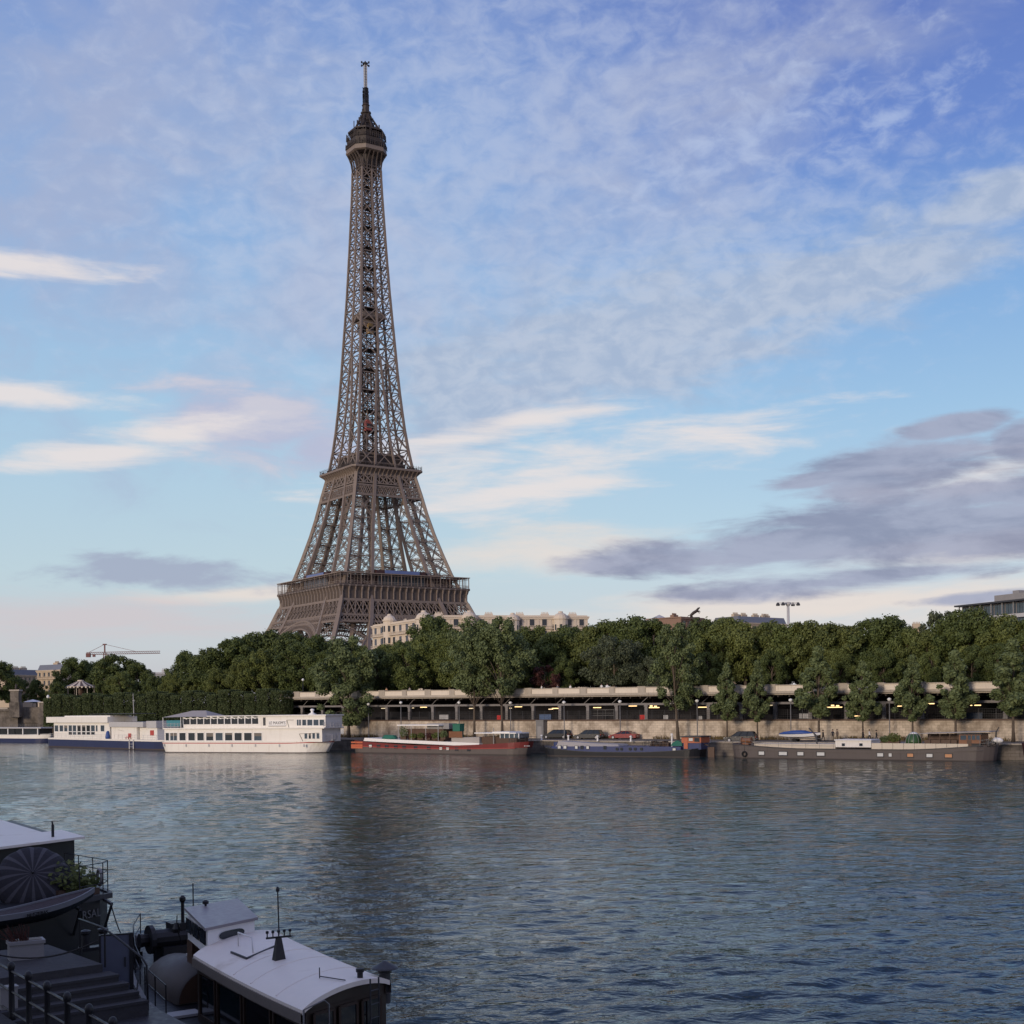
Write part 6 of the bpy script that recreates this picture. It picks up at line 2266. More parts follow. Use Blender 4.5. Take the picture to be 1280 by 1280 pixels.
window_part(wc, X(613), X(627), Z(620, 297), Z(620, 286), 0.8)
for i in range(9):
    a = 662 + i * 43.2
    MB().bx(X(a) + 0.03, X(a + 43) - 0.03, 0.7, 0.8, Z(a, 310) - 0.1, Z(a, 285 + 0.4 * i)).build('coaming_panel', M['cream'], gb)
MB().bx(X(662), X(1050), 0.8, 4.6, ztm - 0.1, Z(800, 287)).build('hold_cover', M['canvas_grey'], gb)
mb = MB()
for zx in (862, 895, 935, 975, 1008):
    for y in (1.0, 4.2):
        mb.beam((X(zx), y, Z(862, 287)), (X(zx), y, Z(zx, 248)), 0.1)
mb.bx(X(862), X(1008), 3.4, 3.5, Z(862, 287), Z(862, 250)).bx(X(870), X(1000), 1.2, 3.2, Z(862, 287), Z(862, 272))
mb.build('pergola', M['wood_dark'], gb)
mb = MB().loft([[(X(855), 0.5, Z(855, 248)), (X(855), 4.8, Z(855, 248)), (X(855), 4.8, Z(855, 246)), (X(855), 0.5, Z(855, 246))], [(X(1138), 0.5, Z(1138, 241)), (X(1138), 4.8, Z(1138, 241)), (X(1138), 4.8, Z(1138, 237.5)), (X(1138), 0.5, Z(1138, 237.5))]])
mb.build('canopy', M['canvas_grey'], gb)
whm = MB().bx(X(1012), X(1100), 0.9, 4.2, Z(1050, 304), Z(1050, 250)).build('wheelhouse', M['wood'], gb)
for a, b in ((1018, 1042), (1048, 1060), (1064, 1078), (1082, 1096)):
    window_part(whm, X(a), X(b), Z(a, 272), Z(a, 254), 0.9, mats=[M['glass_blue'], M['wood']])
MB().bx(X(1044), X(1062), 0.84, 0.9, Z(1050, 303), Z(1050, 274)).build('door', M['wood_dark'], whm)
MB().bx(X(1006), X(1106), 0.6, 4.5, Z(1050, 250), Z(1050, 246.5)).build('wheelhouse_roof', M['darkgrey'], whm)
mb = rail(MB(), [(X(105), 0.8, zt0 - 0.05), (X(190), 0.25, Z(190, 300))], 0.9, 2, 0.025, 1.0)
rail(mb, [(X(190), 0.25, Z(190, 300)), (X(515), 0.25, Z(515, 307))], 0.8, 2, 0.02, 2.0)
rail(mb, [(X(1100), 0.3, Z(1100, 302)), (X(1165), 0.8, zt1 - 0.1)], 0.9, 2, 0.025, 0.9)
mb.build('railing', M['steel'], gb)
mb = MB().beam((X(430), 2.0, Z(430, 304)), (X(428), 2.0, Z(428, 255)), 0.22).beam((X(429), 2.0, Z(428, 258)), (X(398), 2.0, Z(398, 226)), 0.16).beam((X(430), 2, Z(430, 280)), (X(418), 2, Z(418, 247)), 0.1)
mb.build('deck_crane', M['darkgrey'], gb)
mb = MB().beam((X(1148), 2.0, zt1), (X(1152), 2.0, Z(1152, 238)), 0.16).beam((X(1152), 2, Z(1152, 240)), (X(1163), 2, Z(1163, 222)), 0.1)
mb.build('davit', M['black'], gb)
# tyre fender and loose things
p = f.world(X(163, 328), -0.12, Z(163, 328))
t = thing('tyre_fender', 'black tyre hanging on the grey hull near its left end', 'tyre', p, f.ang)
MB().path([(0.34 * math.cos(a), 0, 0.34 * math.sin(a)) for a in [2 * PI * k / 16 for k in range(17)]], 0.12, 8).build('tyre', M['rubber'], t, True)
MB().beam((0, 0.02, 0.3), (0, 0.08, Z(163, 296) - Z(163, 328)), 0.03).build('rope', M['rope'], t)
p = f.world(X(152), 1.6, Z(152, 294))
t = thing('rusty_winch', 'rusty brown winch on the foredeck of the grey barge', 'winch', p, f.ang)
MB().bx(-0.5, 0.5, -0.5, 0.5, -0.2, 0.35).build('base', M['wood'], t)
MB().path([(-0.7, 0, 0.7), (0.7, 0, 0.7)], [0.35, 0.35], 10).path([(-0.8, 0, 0.7), (-0.7, 0, 0.7)], [0.5, 0.5], 10).path([(0.7, 0, 0.7), (0.8, 0, 0.7)], [0.5, 0.5], 10).build('drum', M['wood'], t)
gz = Z(817, 287)
p = f.world(X(817), 2.2, gz)
t = thing('greenhouse_dome', 'round green dome with a white top on the deck of the grey barge', 'dome', p, f.ang)
rdm = (X(850) - X(785)) / 2
hd = Z(817, 240, 2.2) - gz
mb = MB().lathe((0, 0, 0), [(rdm * math.cos(a), hd * math.sin(a)) for a in [PI / 2 * k / 8 for k in range(6)]], 20)
mb.build('glazing', paint('green_dome', (0.035, 0.085, 0.028), 0.35, 0.5, 1.2), t, True)
MB().lathe((0, 0, 0), [(rdm * math.cos(a) + 0.01, hd * math.sin(a) + 0.01) for a in [PI / 2 * k / 8 for k in (5, 6, 7)]] + [(0.05, hd + 0.02)], 20).build('cap', M['globe'], t, True)
mb = MB()
for k in range(10):
    a = 2 * PI * k / 10
    mb.path([(rdm * 1.01 * math.cos(b) * math.cos(a), rdm * 1.01 * math.cos(b) * math.sin(a), hd * 1.01 * math.sin(b)) for b in [PI / 2 * j / 8 for j in range(8)]], 0.035, 5)
mb.build('ribs', M['grey'], t)
for zx, w, h, m, l in ((712, 1.6, 1.1, 'leaf_young', 'leafy deck plant on the grey barge, left of two by the dome'), (748, 2.0, 1.5, 'leaf_light', 'taller leafy deck plant on the grey barge, right beside the dome')):
    bush(l, f.world(X(zx), 1.3, Z(zx, 287)), w, h, m, 500, 0.14, 'potted plants on the barges')
for i, (zx, l) in enumerate(((1112, 'left bicycle at the stern of the grey barge'), (1135, 'right bicycle at the stern of the grey barge'))):
    src = [o for o in COL.objects if o.name == 'bicycle'][0]
    dup(src, l, 'bicycles on the grey barge', f.world(X(zx), 1.0, Z(zx, 300)), f.ang)
p = f.world(X(1160), 1.6, zt1)
t = thing('rolled_sail', 'pale bundled cover on the stern of the grey barge', 'cover', p, f.ang)
MB().path([(-0.7, 0, 0.35), (-0.3, 0, 0.5), (0.3, 0, 0.48), (0.7, 0, 0.4)], [0.2, 0.38, 0.36, 0.15], 9).build('cover', M['canvas_white'], t, True)
p = f.world(X(1085), 0.75, Z(1085, 304))
t = thing('black_crate', 'black crate below the wheelhouse of the grey barge', 'crate', p, f.ang)
MB().bx(-0.6, 0.6, -0.3, 0.3, 0, 0.5).bx(-0.64, 0.64, -0.33, 0.33, 0.5, 0.58).build('crate', M['black'], t)

# ---- bow of another barge at the right edge
f = Frame(G(1273, 954, 0), G(1420, 958, 0), (1120, 860, 8.0))
mbg = thing('maroon_barge', 'dark maroon barge bow entering the view at the right edge', 'barge', f.loc(), f.ang)
zt0, ztm = f.z(1230, 545), f.z(1290, 575)
hm = hull_mesh(30, 5.0, [lambda u: 0.1, lambda u: 0.8, lambda u: ztm + (zt0 - ztm) * max(0, 1 - u / 0.15) ** 1.4], (0.10, 0.1), (0.6, 0.5), blunt=(0.08, 0.4))
hm.build('hull', [M['bottom'], M['black'], paint('maroon_hull', (0.055, 0.014, 0.016), 0.5, 0.2, 0.5), M['wood_dark']], mbg, False, (-0.8, 0, 0))
MB().bx(6, 24, 0.7, 4.3, ztm - 0.1, ztm + 0.9).build('cabin', M['cream'], mbg)
rail(MB(), [(0.6, 2.0, zt0 - 0.05), (3.0, 0.5, ztm)], 0.9, 2, 0.03, 0.8).build('railing', M['palegrey'], mbg)

# ------------------------------------------------------------------ lamps, cars, people on the far quay
def lamp_post(label, x, ybase_t, ytop, group, z0=2.1):
    s = BS(x, ybase_t)
    b = B(s, ybase_t, z0)
    h = A(x, ytop, b.y).z - z0
    t = thing('street_lamp', label, 'street lamp', b, BANG, group)
    MB().lathe((0, 0, 0), [(0.16, 0), (0.14, 0.5), (0.09, 0.6), (0.065, h - 0.5)], 8).build('pole', M['steel'], t, True)
    MB().lathe((0, 0, h - 0.5), [(0.05, 0), (0.22, 0.08), (0.34, 0.28), (0.30, 0.42), (0.08, 0.55)], 10).build('lamp_head', M['globe'], t, True)
    return t


for x, y, l in ((460.5, 879, 'beside the light green bushy quay tree'), (501, 877, 'behind the left end of the red barge awning'), (573.8, 877, 'left of the two tall slim trees behind the red barge'), (638, 877, 'behind the red barge wheelhouse'),
                (705, 876.5, 'behind the leftmost black car'), (775, 875.5, 'behind the red car'), (871.4, 874.5, 'behind the orange wheelhouse of the blue barge'), (988.4, 873.5, 'behind the covered motorboat'), (1111.9, 872.5, 'right of the walking people, by the greenhouse dome')):
    lamp_post('quay lamp post ' + l, x, 17.6, y, 'lamp posts on the quay')
for x, y, t_, l in ((379, 849, 20.6, 'globe lamp on the promenade above the left end of the parapet'), (603, 846, 20.6, 'globe lamp on the promenade between the two tall slim quay trees')):
    s = BS(x, t_)
    b = B(s, t_, 10.2)
    h = A(x, y, b.y).z - b.z
    t = thing('globe_lamp', l, 'street lamp', b, BANG, 'globe lamps on the promenade')
    MB().lathe((0, 0, 0), [(0.12, 0), (0.06, 0.3), (0.05, h - 0.4)], 8).build('pole', M['darkgrey'], t, True)
    MB().lathe((0, 0, h - 0.42), [(0.05, 0), (0.26, 0.14), (0.3, 0.3), (0.2, 0.5), (0.04, 0.58)], 10).build('globe', M['globe'], t, True)


def car_proto(name, label, col, estate, L=4.6, W=1.8, H=1.48, group=None):
    root = thing(name, label, 'car', (0, 0, 0), 0, group)
    l, w = L / 2, W / 2
    rear = -l
    mb = MB()
    prof = [(-l, 0.34), (-l + 0.06, 0.22), (l - 0.1, 0.22), (l, 0.36), (l - 0.02, 0.6), (l - 0.35, 0.74), (l - 1.15, 0.90), (-l + 0.5, 0.95), (-l + 0.06, 0.86)]
    rings = []
    for y, k in ((-w, 0.93), (-w + 0.07, 1.0), (w - 0.07, 1.0), (w, 0.93)):
        rings.append([(x * (0.985 if k < 1 else 1), y, 0.3 + (z - 0.3) * (0.97 if k < 1 else 1)) for x, z in prof])
    mb.loft(rings)
    mb.build('body', col, root, False)
    r0 = -l + (0.12 if estate else 0.75)
    base = [(r0, 0.9), (l - 1.15, 0.88)]
    topx = [(r0 + (0.35 if estate else 0.75), H), (l - 2.15, H)]
    mb = MB()
    a, b_, c, d = base[0][0], base[1][0], topx[1][0], topx[0][0]
    wb, wt_ = w - 0.06, w - 0.26
    mb.loft([[(a, -wb, 0.9), (b_, -wb, 0.9), (b_, wb, 0.9), (a, wb, 0.9)], [(d, -wt_, H - 0.06), (c, -wt_, H - 0.06), (c, wt_, H - 0.06), (d, wt_, H - 0.06)]])
    mb.build('windows', M['glass'], root)
    mb = MB()
    mb.loft([[(d - 0.05, -wt_ - 0.03, H - 0.07), (c + 0.05, -wt_ - 0.03, H - 0.07), (c + 0.05, wt_ + 0.03, H - 0.07), (d - 0.05, wt_ + 0.03, H - 0.07)], [(d + 0.1, -wt_ + 0.1, H), (c - 0.15, -wt_ + 0.1, H), (c - 0.15, wt_ - 0.1, H), (d + 0.1, wt_ - 0.1, H)]])
    for sg in (-1, 1):
        for q in (0.0, 0.34, 0.68, 1.0):
            p0 = Vector((a + (b_ - a) * q, sg * (wb + 0.01), 0.9))
            p1 = Vector((d + (c - d) * q, sg * (wt_ + 0.01), H - 0.05))
            mb.beam(p0, p1, 0.07)
    mb.build('roof', col, root)
    for x in (-l + 0.85, l - 0.9):
        for sg in (-1, 1):
            wl = MB()
            ring = [(x + 0.32 * math.cos(t), 0.32 + 0.32 * math.sin(t)) for t in [2 * PI * k / 16 for k in range(16)]]
            wl.loft([[(px, sg * (w - 0.2), pz) for px, pz in ring], [(px, sg * (w + 0.015), pz) for px, pz in ring]])
            wo = wl.build('wheel', M['rubber'], root)
            wl = MB()
            ring = [(x + 0.2 * math.cos(t), 0.32 + 0.2 * math.sin(t)) for t in [2 * PI * k / 12 for k in range(12)]]
            wl.loft([[(px, sg * (w + 0.014), pz) for px, pz in ring], [(px, sg * (w + 0.03), pz) for px, pz in ring]])
            wl.build('rim', M['palegrey'], wo)
    for sg in (-1, 1):
        MB().bx(l - 0.22, l - 0.01, sg * (w - 0.45), sg * (w - 0.1), 0.56, 0.7).build('headlight', M['globe'], root)
        MB().bx(-l - 0.01, -l + 0.12, sg * (w - 0.35), sg * (w - 0.08), 0.66, 0.86).build('tail_light', M['redline'], root)
    MB().bx(l - 0.03, l + 0.02, -0.26, 0.26, 0.36, 0.46).bx(-l - 0.02, -l + 0.03, -0.26, 0.26, 0.5, 0.6).build('number_plate', M['white_clean'], root)
    return root


CB = paint('car_black', (0.012, 0.013, 0.017), 0.42, 0.1, 1.0, spec=0.35)
CG = paint('car_charcoal', (0.035, 0.035, 0.039), 0.4, 0.1, 1.0, spec=0.4)
CR = paint('car_red', (0.22, 0.022, 0.022), 0.3, 0.1, 1.0, spec=0.6)
CS = paint('car_slate', (0.09, 0.12, 0.17), 0.3, 0.1, 1.0, spec=0.6)
CP = 'cars parked along the embankment wall'


def park(car, x, y, turn=0.0):
    p = G(x, y, 2.105)
    car.location = p
    car.rotation_euler = (0, 0, BANG + PI + turn)


park(car_proto('parked_car', 'black estate car parked by the stair kiosk', CB, True, 5.2, 1.85, 1.6, CP), 696, 923.2, 0.18)
park(car_proto('parked_car', 'charcoal estate car parked second from the stair kiosk', CG, True, 5.2, 1.85, 1.62, CP), 736, 923.8, 0.18)
park(car_proto('parked_car', 'red saloon car parked against the embankment wall', CR, False, 5.2, 1.8, 1.42, CP), 780, 923.8, 0.15)
park(car_proto('parked_car', 'black car parked behind the left end of the grey barge', CB, True, 5.0, 1.85, 1.65, CP), 926, 927.5, 0.25)
park(car_proto('parked_car', 'dark car half hidden behind the bow of the restaurant boat', CG, True, 4.8, 1.85, 1.6, CP), 419, 918.5, 0.2)
park(car_proto('parked_car', 'slate blue car seen between the two white boats', CS, True, 4.8, 1.85, 1.6, CP), 195, 911.0, 0.3)

# white notice board by the restaurant boat's bow
p = G(427, 921, 2.2)
t = thing('notice_board', 'white notice board on two legs beside the bow of the restaurant boat', 'board', p, BANG + 0.3)
MB().bx(-0.5, 0.5, -0.03, 0.03, 0.6, 1.65).build('panel', M['white_clean'], t)
for x in (-0.4, 0.4):
    MB().beam((x, 0.05, 0), (x, 0.05, 1.6), 0.06).build('leg', M['grey'], t)
# white bollards along the quay edge
for x, y, l in ((677, 925, 'left of the leftmost black car'), (710.5, 925.5, 'right of the leftmost black car'), (747, 926, 'right of the charcoal car'), (788.5, 926.5, 'by the nose of the red car'), (886.5, 927.5, 'left of the grey barge bow'), (443.5, 918.5, 'left of the red barge bow')):
    p = G(x, y, 2.2)
    t = thing('bollard', 'white mooring bollard on the quay edge ' + l, 'bollard', p, 0, 'white bollards on the quay')
    MB().lathe((0, 0, -0.1), [(0.24, 0), (0.15, 0.15), (0.13, 0.7), (0.2, 0.8), (0.18, 0.95), (0.05, 1.0)], 10).build('post', M['white_clean'], t, True)

# covered motorboat on its trailer
p = G(1000, 927.3, 2.105)
t = thing('motorboat', 'small white motorboat under a blue cover, standing on a trailer on the quay', 'boat', p, BANG + 0.1)
mb = MB()
rings = []
for x, w, zk, zs in ((-3.1, 0.75, 0.75, 1.15), (-1.5, 0.95, 0.62, 1.15), (0.6, 0.95, 0.62, 1.2), (2.2, 0.6, 0.75, 1.3), (3.2, 0.06, 1.1, 1.4)):
    rings.append([(x, -w, zs), (x, -w * 0.8, zk + 0.15), (x, 0, zk), (x, w * 0.8, zk + 0.15), (x, w, zs), (x, 0, zs + 0.02)])
mb.loft(rings)
mb.build('hull', M['white_clean'], t)
mb = MB()
rings = []
for x, w, zs, zt_ in ((-3.1, 0.78, 1.16, 1.3), (-2.4, 0.9, 1.16, 1.55), (-0.8, 0.97, 1.17, 1.75), (0.6, 0.97, 1.21, 1.75), (1.6, 0.8, 1.27, 1.5), (2.8, 0.3, 1.38, 1.42)):
    rings.append([(x, -w, zs), (x, -w * 0.5, zt_), (x, w * 0.5, zt_), (x, w, zs)])
mb.loft(rings)
mb.build('cover', M['bluetarp'], t, True)
MB().beam((-2.2, -0.5, 0.5), (3.6, 0, 0.5), 0.1).beam((-2.2, 0.5, 0.5), (3.6, 0, 0.5), 0.1).beam((-0.6, -0.8, 0.4), (-0.6, 0.8, 0.4), 0.1).build('trailer', M['darkgrey'], t)
for sg in (-1, 1):
    ring = [(-0.6 + 0.3 * math.cos(a), 0.3 + 0.3 * math.sin(a)) for a in [2 * PI * k / 12 for k in range(12)]]
    MB().loft([[(x, sg * 0.75, z) for x, z in ring], [(x, sg * 0.92, z) for x, z in ring]]).build('wheel', M['rubber'], t)


# people: one continuous skinned body per pose, coloured by height, hair as a child
def body_mesh(pose):
    st = {'stand': 0.0, 'walk': 0.30}[pose]
    J = [((0, 0, 0.95), 0.145), ((0, 0, 1.15), 0.135), ((0, 0.0, 1.36), 0.165), ((0, 0.0, 1.47), 0.075), ((0, -0.02, 1.55), 0.065), ((0, -0.03, 1.64), 0.10), ((0, -0.02, 1.74), 0.075),
         ((0.10, 0, 0.88), 0.105), ((0.11, -st * 0.55, 0.50), 0.068), ((0.11, -st * 0.7, 0.09), 0.045), ((0.12, -st * 0.7 - 0.16, 0.04), 0.04),
         ((-0.10, 0, 0.88), 0.105), ((-0.11, st * 0.45, 0.50), 0.068), ((-0.11, st * 1.2, 0.14), 0.045), ((-0.12, st * 1.2 - 0.14, 0.05), 0.04),
         ((0.19, 0, 1.40), 0.07), ((0.25, st * 0.4, 1.14), 0.05), ((0.26, st * 0.3 - 0.08, 0.90), 0.038), ((0.26, st * 0.3 - 0.10, 0.80), 0.04),
         ((-0.19, 0, 1.40), 0.07), ((-0.25, -st * 0.4, 1.14), 0.05), ((-0.26, -st * 0.5 - 0.1, 0.92), 0.038), ((-0.26, -st * 0.5 - 0.12, 0.82), 0.04)]
    E_ = [(0, 1), (1, 2), (2, 3), (3, 4), (4, 5), (5, 6), (0, 7), (7, 8), (8, 9), (9, 10), (0, 11), (11, 12), (12, 13), (13, 14), (2, 15), (15, 16), (16, 17), (17, 18), (2, 19), (19, 20), (20, 21), (21, 22)]
    me = bpy.data.meshes.new('body')
    me.from_pydata([j[0] for j in J], E_, [])
    o = bpy.data.objects.new('body', me)
    COL.objects.link(o)
    sk = o.modifiers.new('skin', 'SKIN')
    for v, j in zip(me.skin_vertices[0].data, J):
        v.radius = (j[1], j[1] * 0.85)
    me.skin_vertices[0].data[0].use_root = True
    o.modifiers.new('sub', 'SUBSURF').levels = 1
    bpy.context.view_layer.update()
    out = bpy.data.meshes.new_from_object(o.evaluated_get(bpy.context.evaluated_depsgraph_get()))
    bpy.data.objects.remove(o)
    for p in out.polygons:
        z, x = p.center.z, abs(p.center.x)
        p.use_smooth = True
        p.material_index = 0 if z > 1.47 or (z < 0.9 and x > 0.2) else (1 if z > 0.93 else (2 if z > 0.1 else 3))
    return out


BODY = {k: body_mesh(k) for k in ('stand', 'walk')}
hb = MB()
hb.lathe((0, 0.0, 1.62), [(0.085, -0.02), (0.118, 0.04), (0.115, 0.1), (0.07, 0.17), (0.01, 0.185)], 12)


def person(label, loc, rz, pose, top, legs, hair=(0.03, 0.02, 0.015), group=None):
    root = thing('person', label, 'person', loc, rz, group)
    me = BODY[pose].copy()
    for m in (M['skin'], paint('shirt', top, 0.9, 0.1), paint('trousers', legs, 0.9, 0.1), M['rubber']):
        me.materials.append(m)
    o = bpy.data.objects.new('body', me)
    COL.objects.link(o)
    o.parent = root
    h = hb.build('hair', paint('hair', hair, 0.8, 0.1), root, True)
    h.location = (0, 0.015, 0)
    return root


DKC, GYC = (0.02, 0.02, 0.025), (0.12, 0.12, 0.13)
PG = 'people on the quay'
for x, y, pose, top, legs, l, dz in ((1029, 927, 'walk', DKC, DKC, 'person in dark clothes walking on the quay, leftmost of a trio', 0), (1041, 926.2, 'stand', (0.03, 0.03, 0.04), DKC, 'person in black standing on the quay, middle of a trio', 0.5), (1046.5, 926, 'stand', (0.2, 0.16, 0.13), (0.16, 0.13, 0.1), 'person in beige standing by the wall, right of a trio', 1.5),
                                 (1079, 926.8, 'walk', DKC, DKC, 'person in dark clothes walking left of the one in a white shirt', 0.2), (1087, 926.5, 'walk', (0.7, 0.68, 0.66), DKC, 'person in a white shirt walking on the quay', 0), (1095.5, 927.5, 'walk', DKC, (0.05, 0.05, 0.06), 'person in black walking right of the one in a white shirt', 0.3),
                                 (421, 916.5, 'stand', (0.35, 0.16, 0.08), DKC, 'person in an orange brown top standing by the wall near the notice board', 1.0)):
    p = G(x, y, 2.105)
    person(l, p, BANG + PI / 2 * (1 if pose == 'walk' else -0.2) + dz, pose, top, legs, group=PG)
for x, top, l in ((483, (0.5, 0.28, 0.16), 'person in an orange top behind the parapet, left one'), (512, (0.3, 0.28, 0.26), 'person in grey behind the parapet above the red barge awning'), (677, (0.72, 0.70, 0.68), 'person in white behind the parapet below the purple tree'),
                  (713, (0.7, 0.68, 0.66), 'person in white behind the parapet right of the purple tree'), (752, (0.7, 0.69, 0.68), 'person in a white shirt behind the parapet, left of a couple'), (759, (0.75, 0.74, 0.73), 'person in a white shirt behind the parapet, right of a couple'), (697, (0.1, 0.1, 0.12), 'person in dark clothes behind the parapet right of the purple tree')):
    s = BS(x, 20.3, 862)
    person(l, B(s, 20.3, pb(s) - 0.02), BANG + R.uniform(-0.6, 0.6), 'stand', top, GYC, group='people on the promenade')

# weeds along the foot of the embankment wall
rr = random.Random(8)
mb = MB()
for i in range(5200):
    s = rr.uniform(-75, 75)
    if math.sin(s * 0.55) + math.sin(s * 0.21 + 2) + rr.uniform(-0.8, 0.8) < 0.1:
        continue
    t_ = 19.97 - abs(rr.gauss(0, 0.22))
    h_ = rr.uniform(0.15, 0.7)
    x2, y2 = s + rr.uniform(-0.25, 0.25), t_ - rr.uniform(0, 0.2)
    mb.add([(s - 0.05, t_, 2.1), (s + 0.05, t_, 2.1), (x2 + 0.03, y2, 2.1 + h_), (x2 - 0.03, y2, 2.1 + h_)], [(0, 1, 2, 3)])
o = mb.build('weeds', leafmat('dry_weeds', (0.08, 0.06, 0.03), (0.22, 0.16, 0.07)), None, False, (BO.x, BO.y, 0), BANG)
tag(o, 'dry yellowish weeds growing along the foot of the embankment wall', 'weeds', kind='stuff')

# ------------------------------------------------------------------ near bank: quay, steps, railing
nq = MB()
nq.slab([(-5.3, 19.3), (-9.95, 25.75), (-14.5, 32.1), (-60, 32.1), (-60, 2), (-2, 2), (-2, 14.8)], -3, 2.35)
M['steps'] = paint('worn_steps', (0.048, 0.046, 0.049), 0.85, 0.3, 0.9, 0.3, dirt=(0.03, 0.028, 0.028))
M['nearquay'] = paint('near_quay_paving', (0.035, 0.034, 0.036), 0.9, 0.3, 0.7, 0.3)
struct(nq.build('near_quay', M['nearquay']))

PR = Vector((-9.43, 30.16))
E2 = Vector((0.77, 0.64))
stairs = thing('quay_steps', 'worn grey stone steps leading down from a platform beside the dark barge', 'steps', (PR.x, PR.y, 0), math.atan2(E2.y, E2.x))
# local x along the steps (right positive), local -y is downhill
MB().bx(-7.0, 0.0, 0.0, 3.4, -2, 2.5).build('platform', M['steps'], stairs)
for z, y0, y1, xr in ((2.32, -0.52, 0, 0.16), (2.16, -0.82, -0.52, 0.26), (2.0, -1.12, -0.82, 0.36), (1.84, -1.42, -1.12, 0.46)):
    MB().bx(-3.2, xr, y0, y1, -2, z).bx(-3.2, xr + 0.01, y0 - 0.02, y0 + 0.1, z - 0.06, z + 0.003).build('step', M['steps'], stairs)
landing = thing('landing_stage', 'dark grey landing stage between the stone steps and the white roofed boat', 'pontoon', (0, 0, 0))
MB().slab([(-9.05, 31.3), (-6.6, 27.75), (-4.6, 24.8), (-6.2, 23.8), (-9.4, 27.4), (-10.4, 28.2)], 1.2, 1.5).build('deck', M['darkgrey'], landing)
MB().slab([(-8.9, 31.0), (-6.6, 27.9), (-4.9, 25.0), (-6.1, 24.2), (-9.2, 27.6)], -0.6, 1.2).build('float', M['black'], landing)

gate = thing('gate_panel', 'tall blue grey metal gate panel standing at the foot of the steps', 'gate', (-9.07, 31.17, 1.5), math.atan2(0.17, 0.53))
MB().bx(-0.68, -0.04, 0, 0.05, 0.0, 1.5).build('panel', paint('gate_grey', (0.085, 0.095, 0.135), 0.5, 0.25, 1.0), gate)
MB().bx(-0.04, 0.05, -0.03, 0.08, -0.2, 1.54).bx(-0.72, -0.68, -0.02, 0.07, -0.2, 1.52).bx(-0.68, -0.04, -0.01, 0.06, 1.5, 1.53).build('post', M['black'], gate)
MB().beam((-0.14, -0.03, 0.75), (-0.14, -0.03, 0.98), 0.03).build('handle', M['black'], gate)
hr = thing('stair_handrail', 'dark tubular handrail descending beside the stone steps', 'handrail', (PR.x, PR.y, 0), math.atan2(E2.y, E2.x))
MB().path([(0.05, 1.5, 3.35), (0.1, 0.3, 3.3), (0.2, -0.2, 3.15), (0.42, -1.2, 2.75), (0.46, -1.35, 2.6), (0.46, -1.38, 1.6)], 0.025, 6).build('rail', M['black'], hr, True)
for x, y, z0, z1 in ((0.05, 1.45, 2.5, 3.35), (0.1, 0.1, 2.4, 3.25)):
    MB().tube((x, y, z0), (x, y, z1), 0.025).build('post', M['black'], hr)

pl = G(35, 1198, 2.5)
t = thing('planter', 'white rectangular planter box with dry plants on the platform', 'planter', (pl.x - 0.05, pl.y, 2.5), math.atan2(E2.y, E2.x) - 0.2)
MB().bx(-0.38, 0.38, -0.2, 0.2, 0, 0.4).bx(-0.41, 0.41, -0.23, 0.23, 0.36, 0.44).build('box', M['grey'], t)
MB().bx(-0.34, 0.34, -0.16, 0.16, 0.44, 0.45).build('soil', M['wood_dark'], t)
mb = MB()
for i in range(60):
    x, y = R.uniform(-0.55, 0.1), R.uniform(-0.15, 0.15)
    mb.beam((x * 0.6, y, 0.4), (x + R.uniform(-0.15, 0.1), y + R.uniform(-0.1, 0.1), 0.45 + R.uniform(0.05, 0.4)), 0.012)
mb.build('dry_plant', M['leaf_purple'], t)

rl = thing('quay_railing', 'black iron railing with stout round posts along the near quay', 'railing', (0, 0, 0))
a, b = G(14, 1204, 3.4), G(141, 1273, 3.4)
a, b = Vector((a.x, a.y)), Vector((b.x, b.y))
st_ = (b - a) / 5
for i in range(-4, 8):
    p = a + st_ * i
    MB().lathe((p.x, p.y, 2.3), [(0.075, 0), (0.06, 0.08), (0.052, 0.95), (0.07, 1.0), (0.075, 1.06), (0.05, 1.11), (0.02, 1.13)], 10).build('post', M['black'], rl, True)
pa, pe = a + st_ * -4, a + st_ * 7
for z, r in ((3.25, 0.028), (2.85, 0.024), (2.45, 0.02)):
    MB().tube((pa.x, pa.y, z), (pe.x, pe.y, z), r).build('bar', M['black'], rl)
p = G(31, 1252, 2.36)
t = thing('electric_box', 'small pale grey box standing beyond the quay railing', 'box', (-10.15, 26.4, 2.36), 0.6)
MB().bx(-0.16, 0.16, -0.1, 0.1, 0, 0.42).bx(-0.18, 0.18, -0.12, 0.12, 0.42, 0.45).build('box', M['grey'], t)

# ------------------------------------------------------------------ near boat with the white roof
AX, AY = Vector((0.835, 0.55)), Vector((-0.55, 0.835))
nb2 = thing('white_roofed_boat', 'brown houseboat with a cambered white roof moored in the foreground', 'boat', (-4.13, 25.5, 0), math.atan2(AX.y, AX.x))


def roofpt(u, v, lift=0.0):
    """u across 0..1, v along 0..1 from the near end to the far end"""
    near = Vector((0.0, 0.0, 2.40)).lerp(Vector((2.42, 0.95, 2.52)), u)
    far = Vector((0.22, 6.65, 2.44)).lerp(Vector((2.8, 7.8, 2.56)), u)
    p = near.lerp(far, v)
    p.z += 0.22 * (1 - (2 * u - 1) ** 2) ** 0.8 + 0.05 * (2 * v - 1) ** 2 + lift
    return p


def grid_sheet(mb, fn, nu, nv):
    vs = [fn(i / nu, j / nv) for j in range(nv + 1) for i in range(nu + 1)]
    fs = [(j * (nu + 1) + i, j * (nu + 1) + i + 1, (j + 1) * (nu + 1) + i + 1, (j + 1) * (nu + 1) + i) for j in range(nv) for i in range(nu)]
    return mb.add(vs, fs)


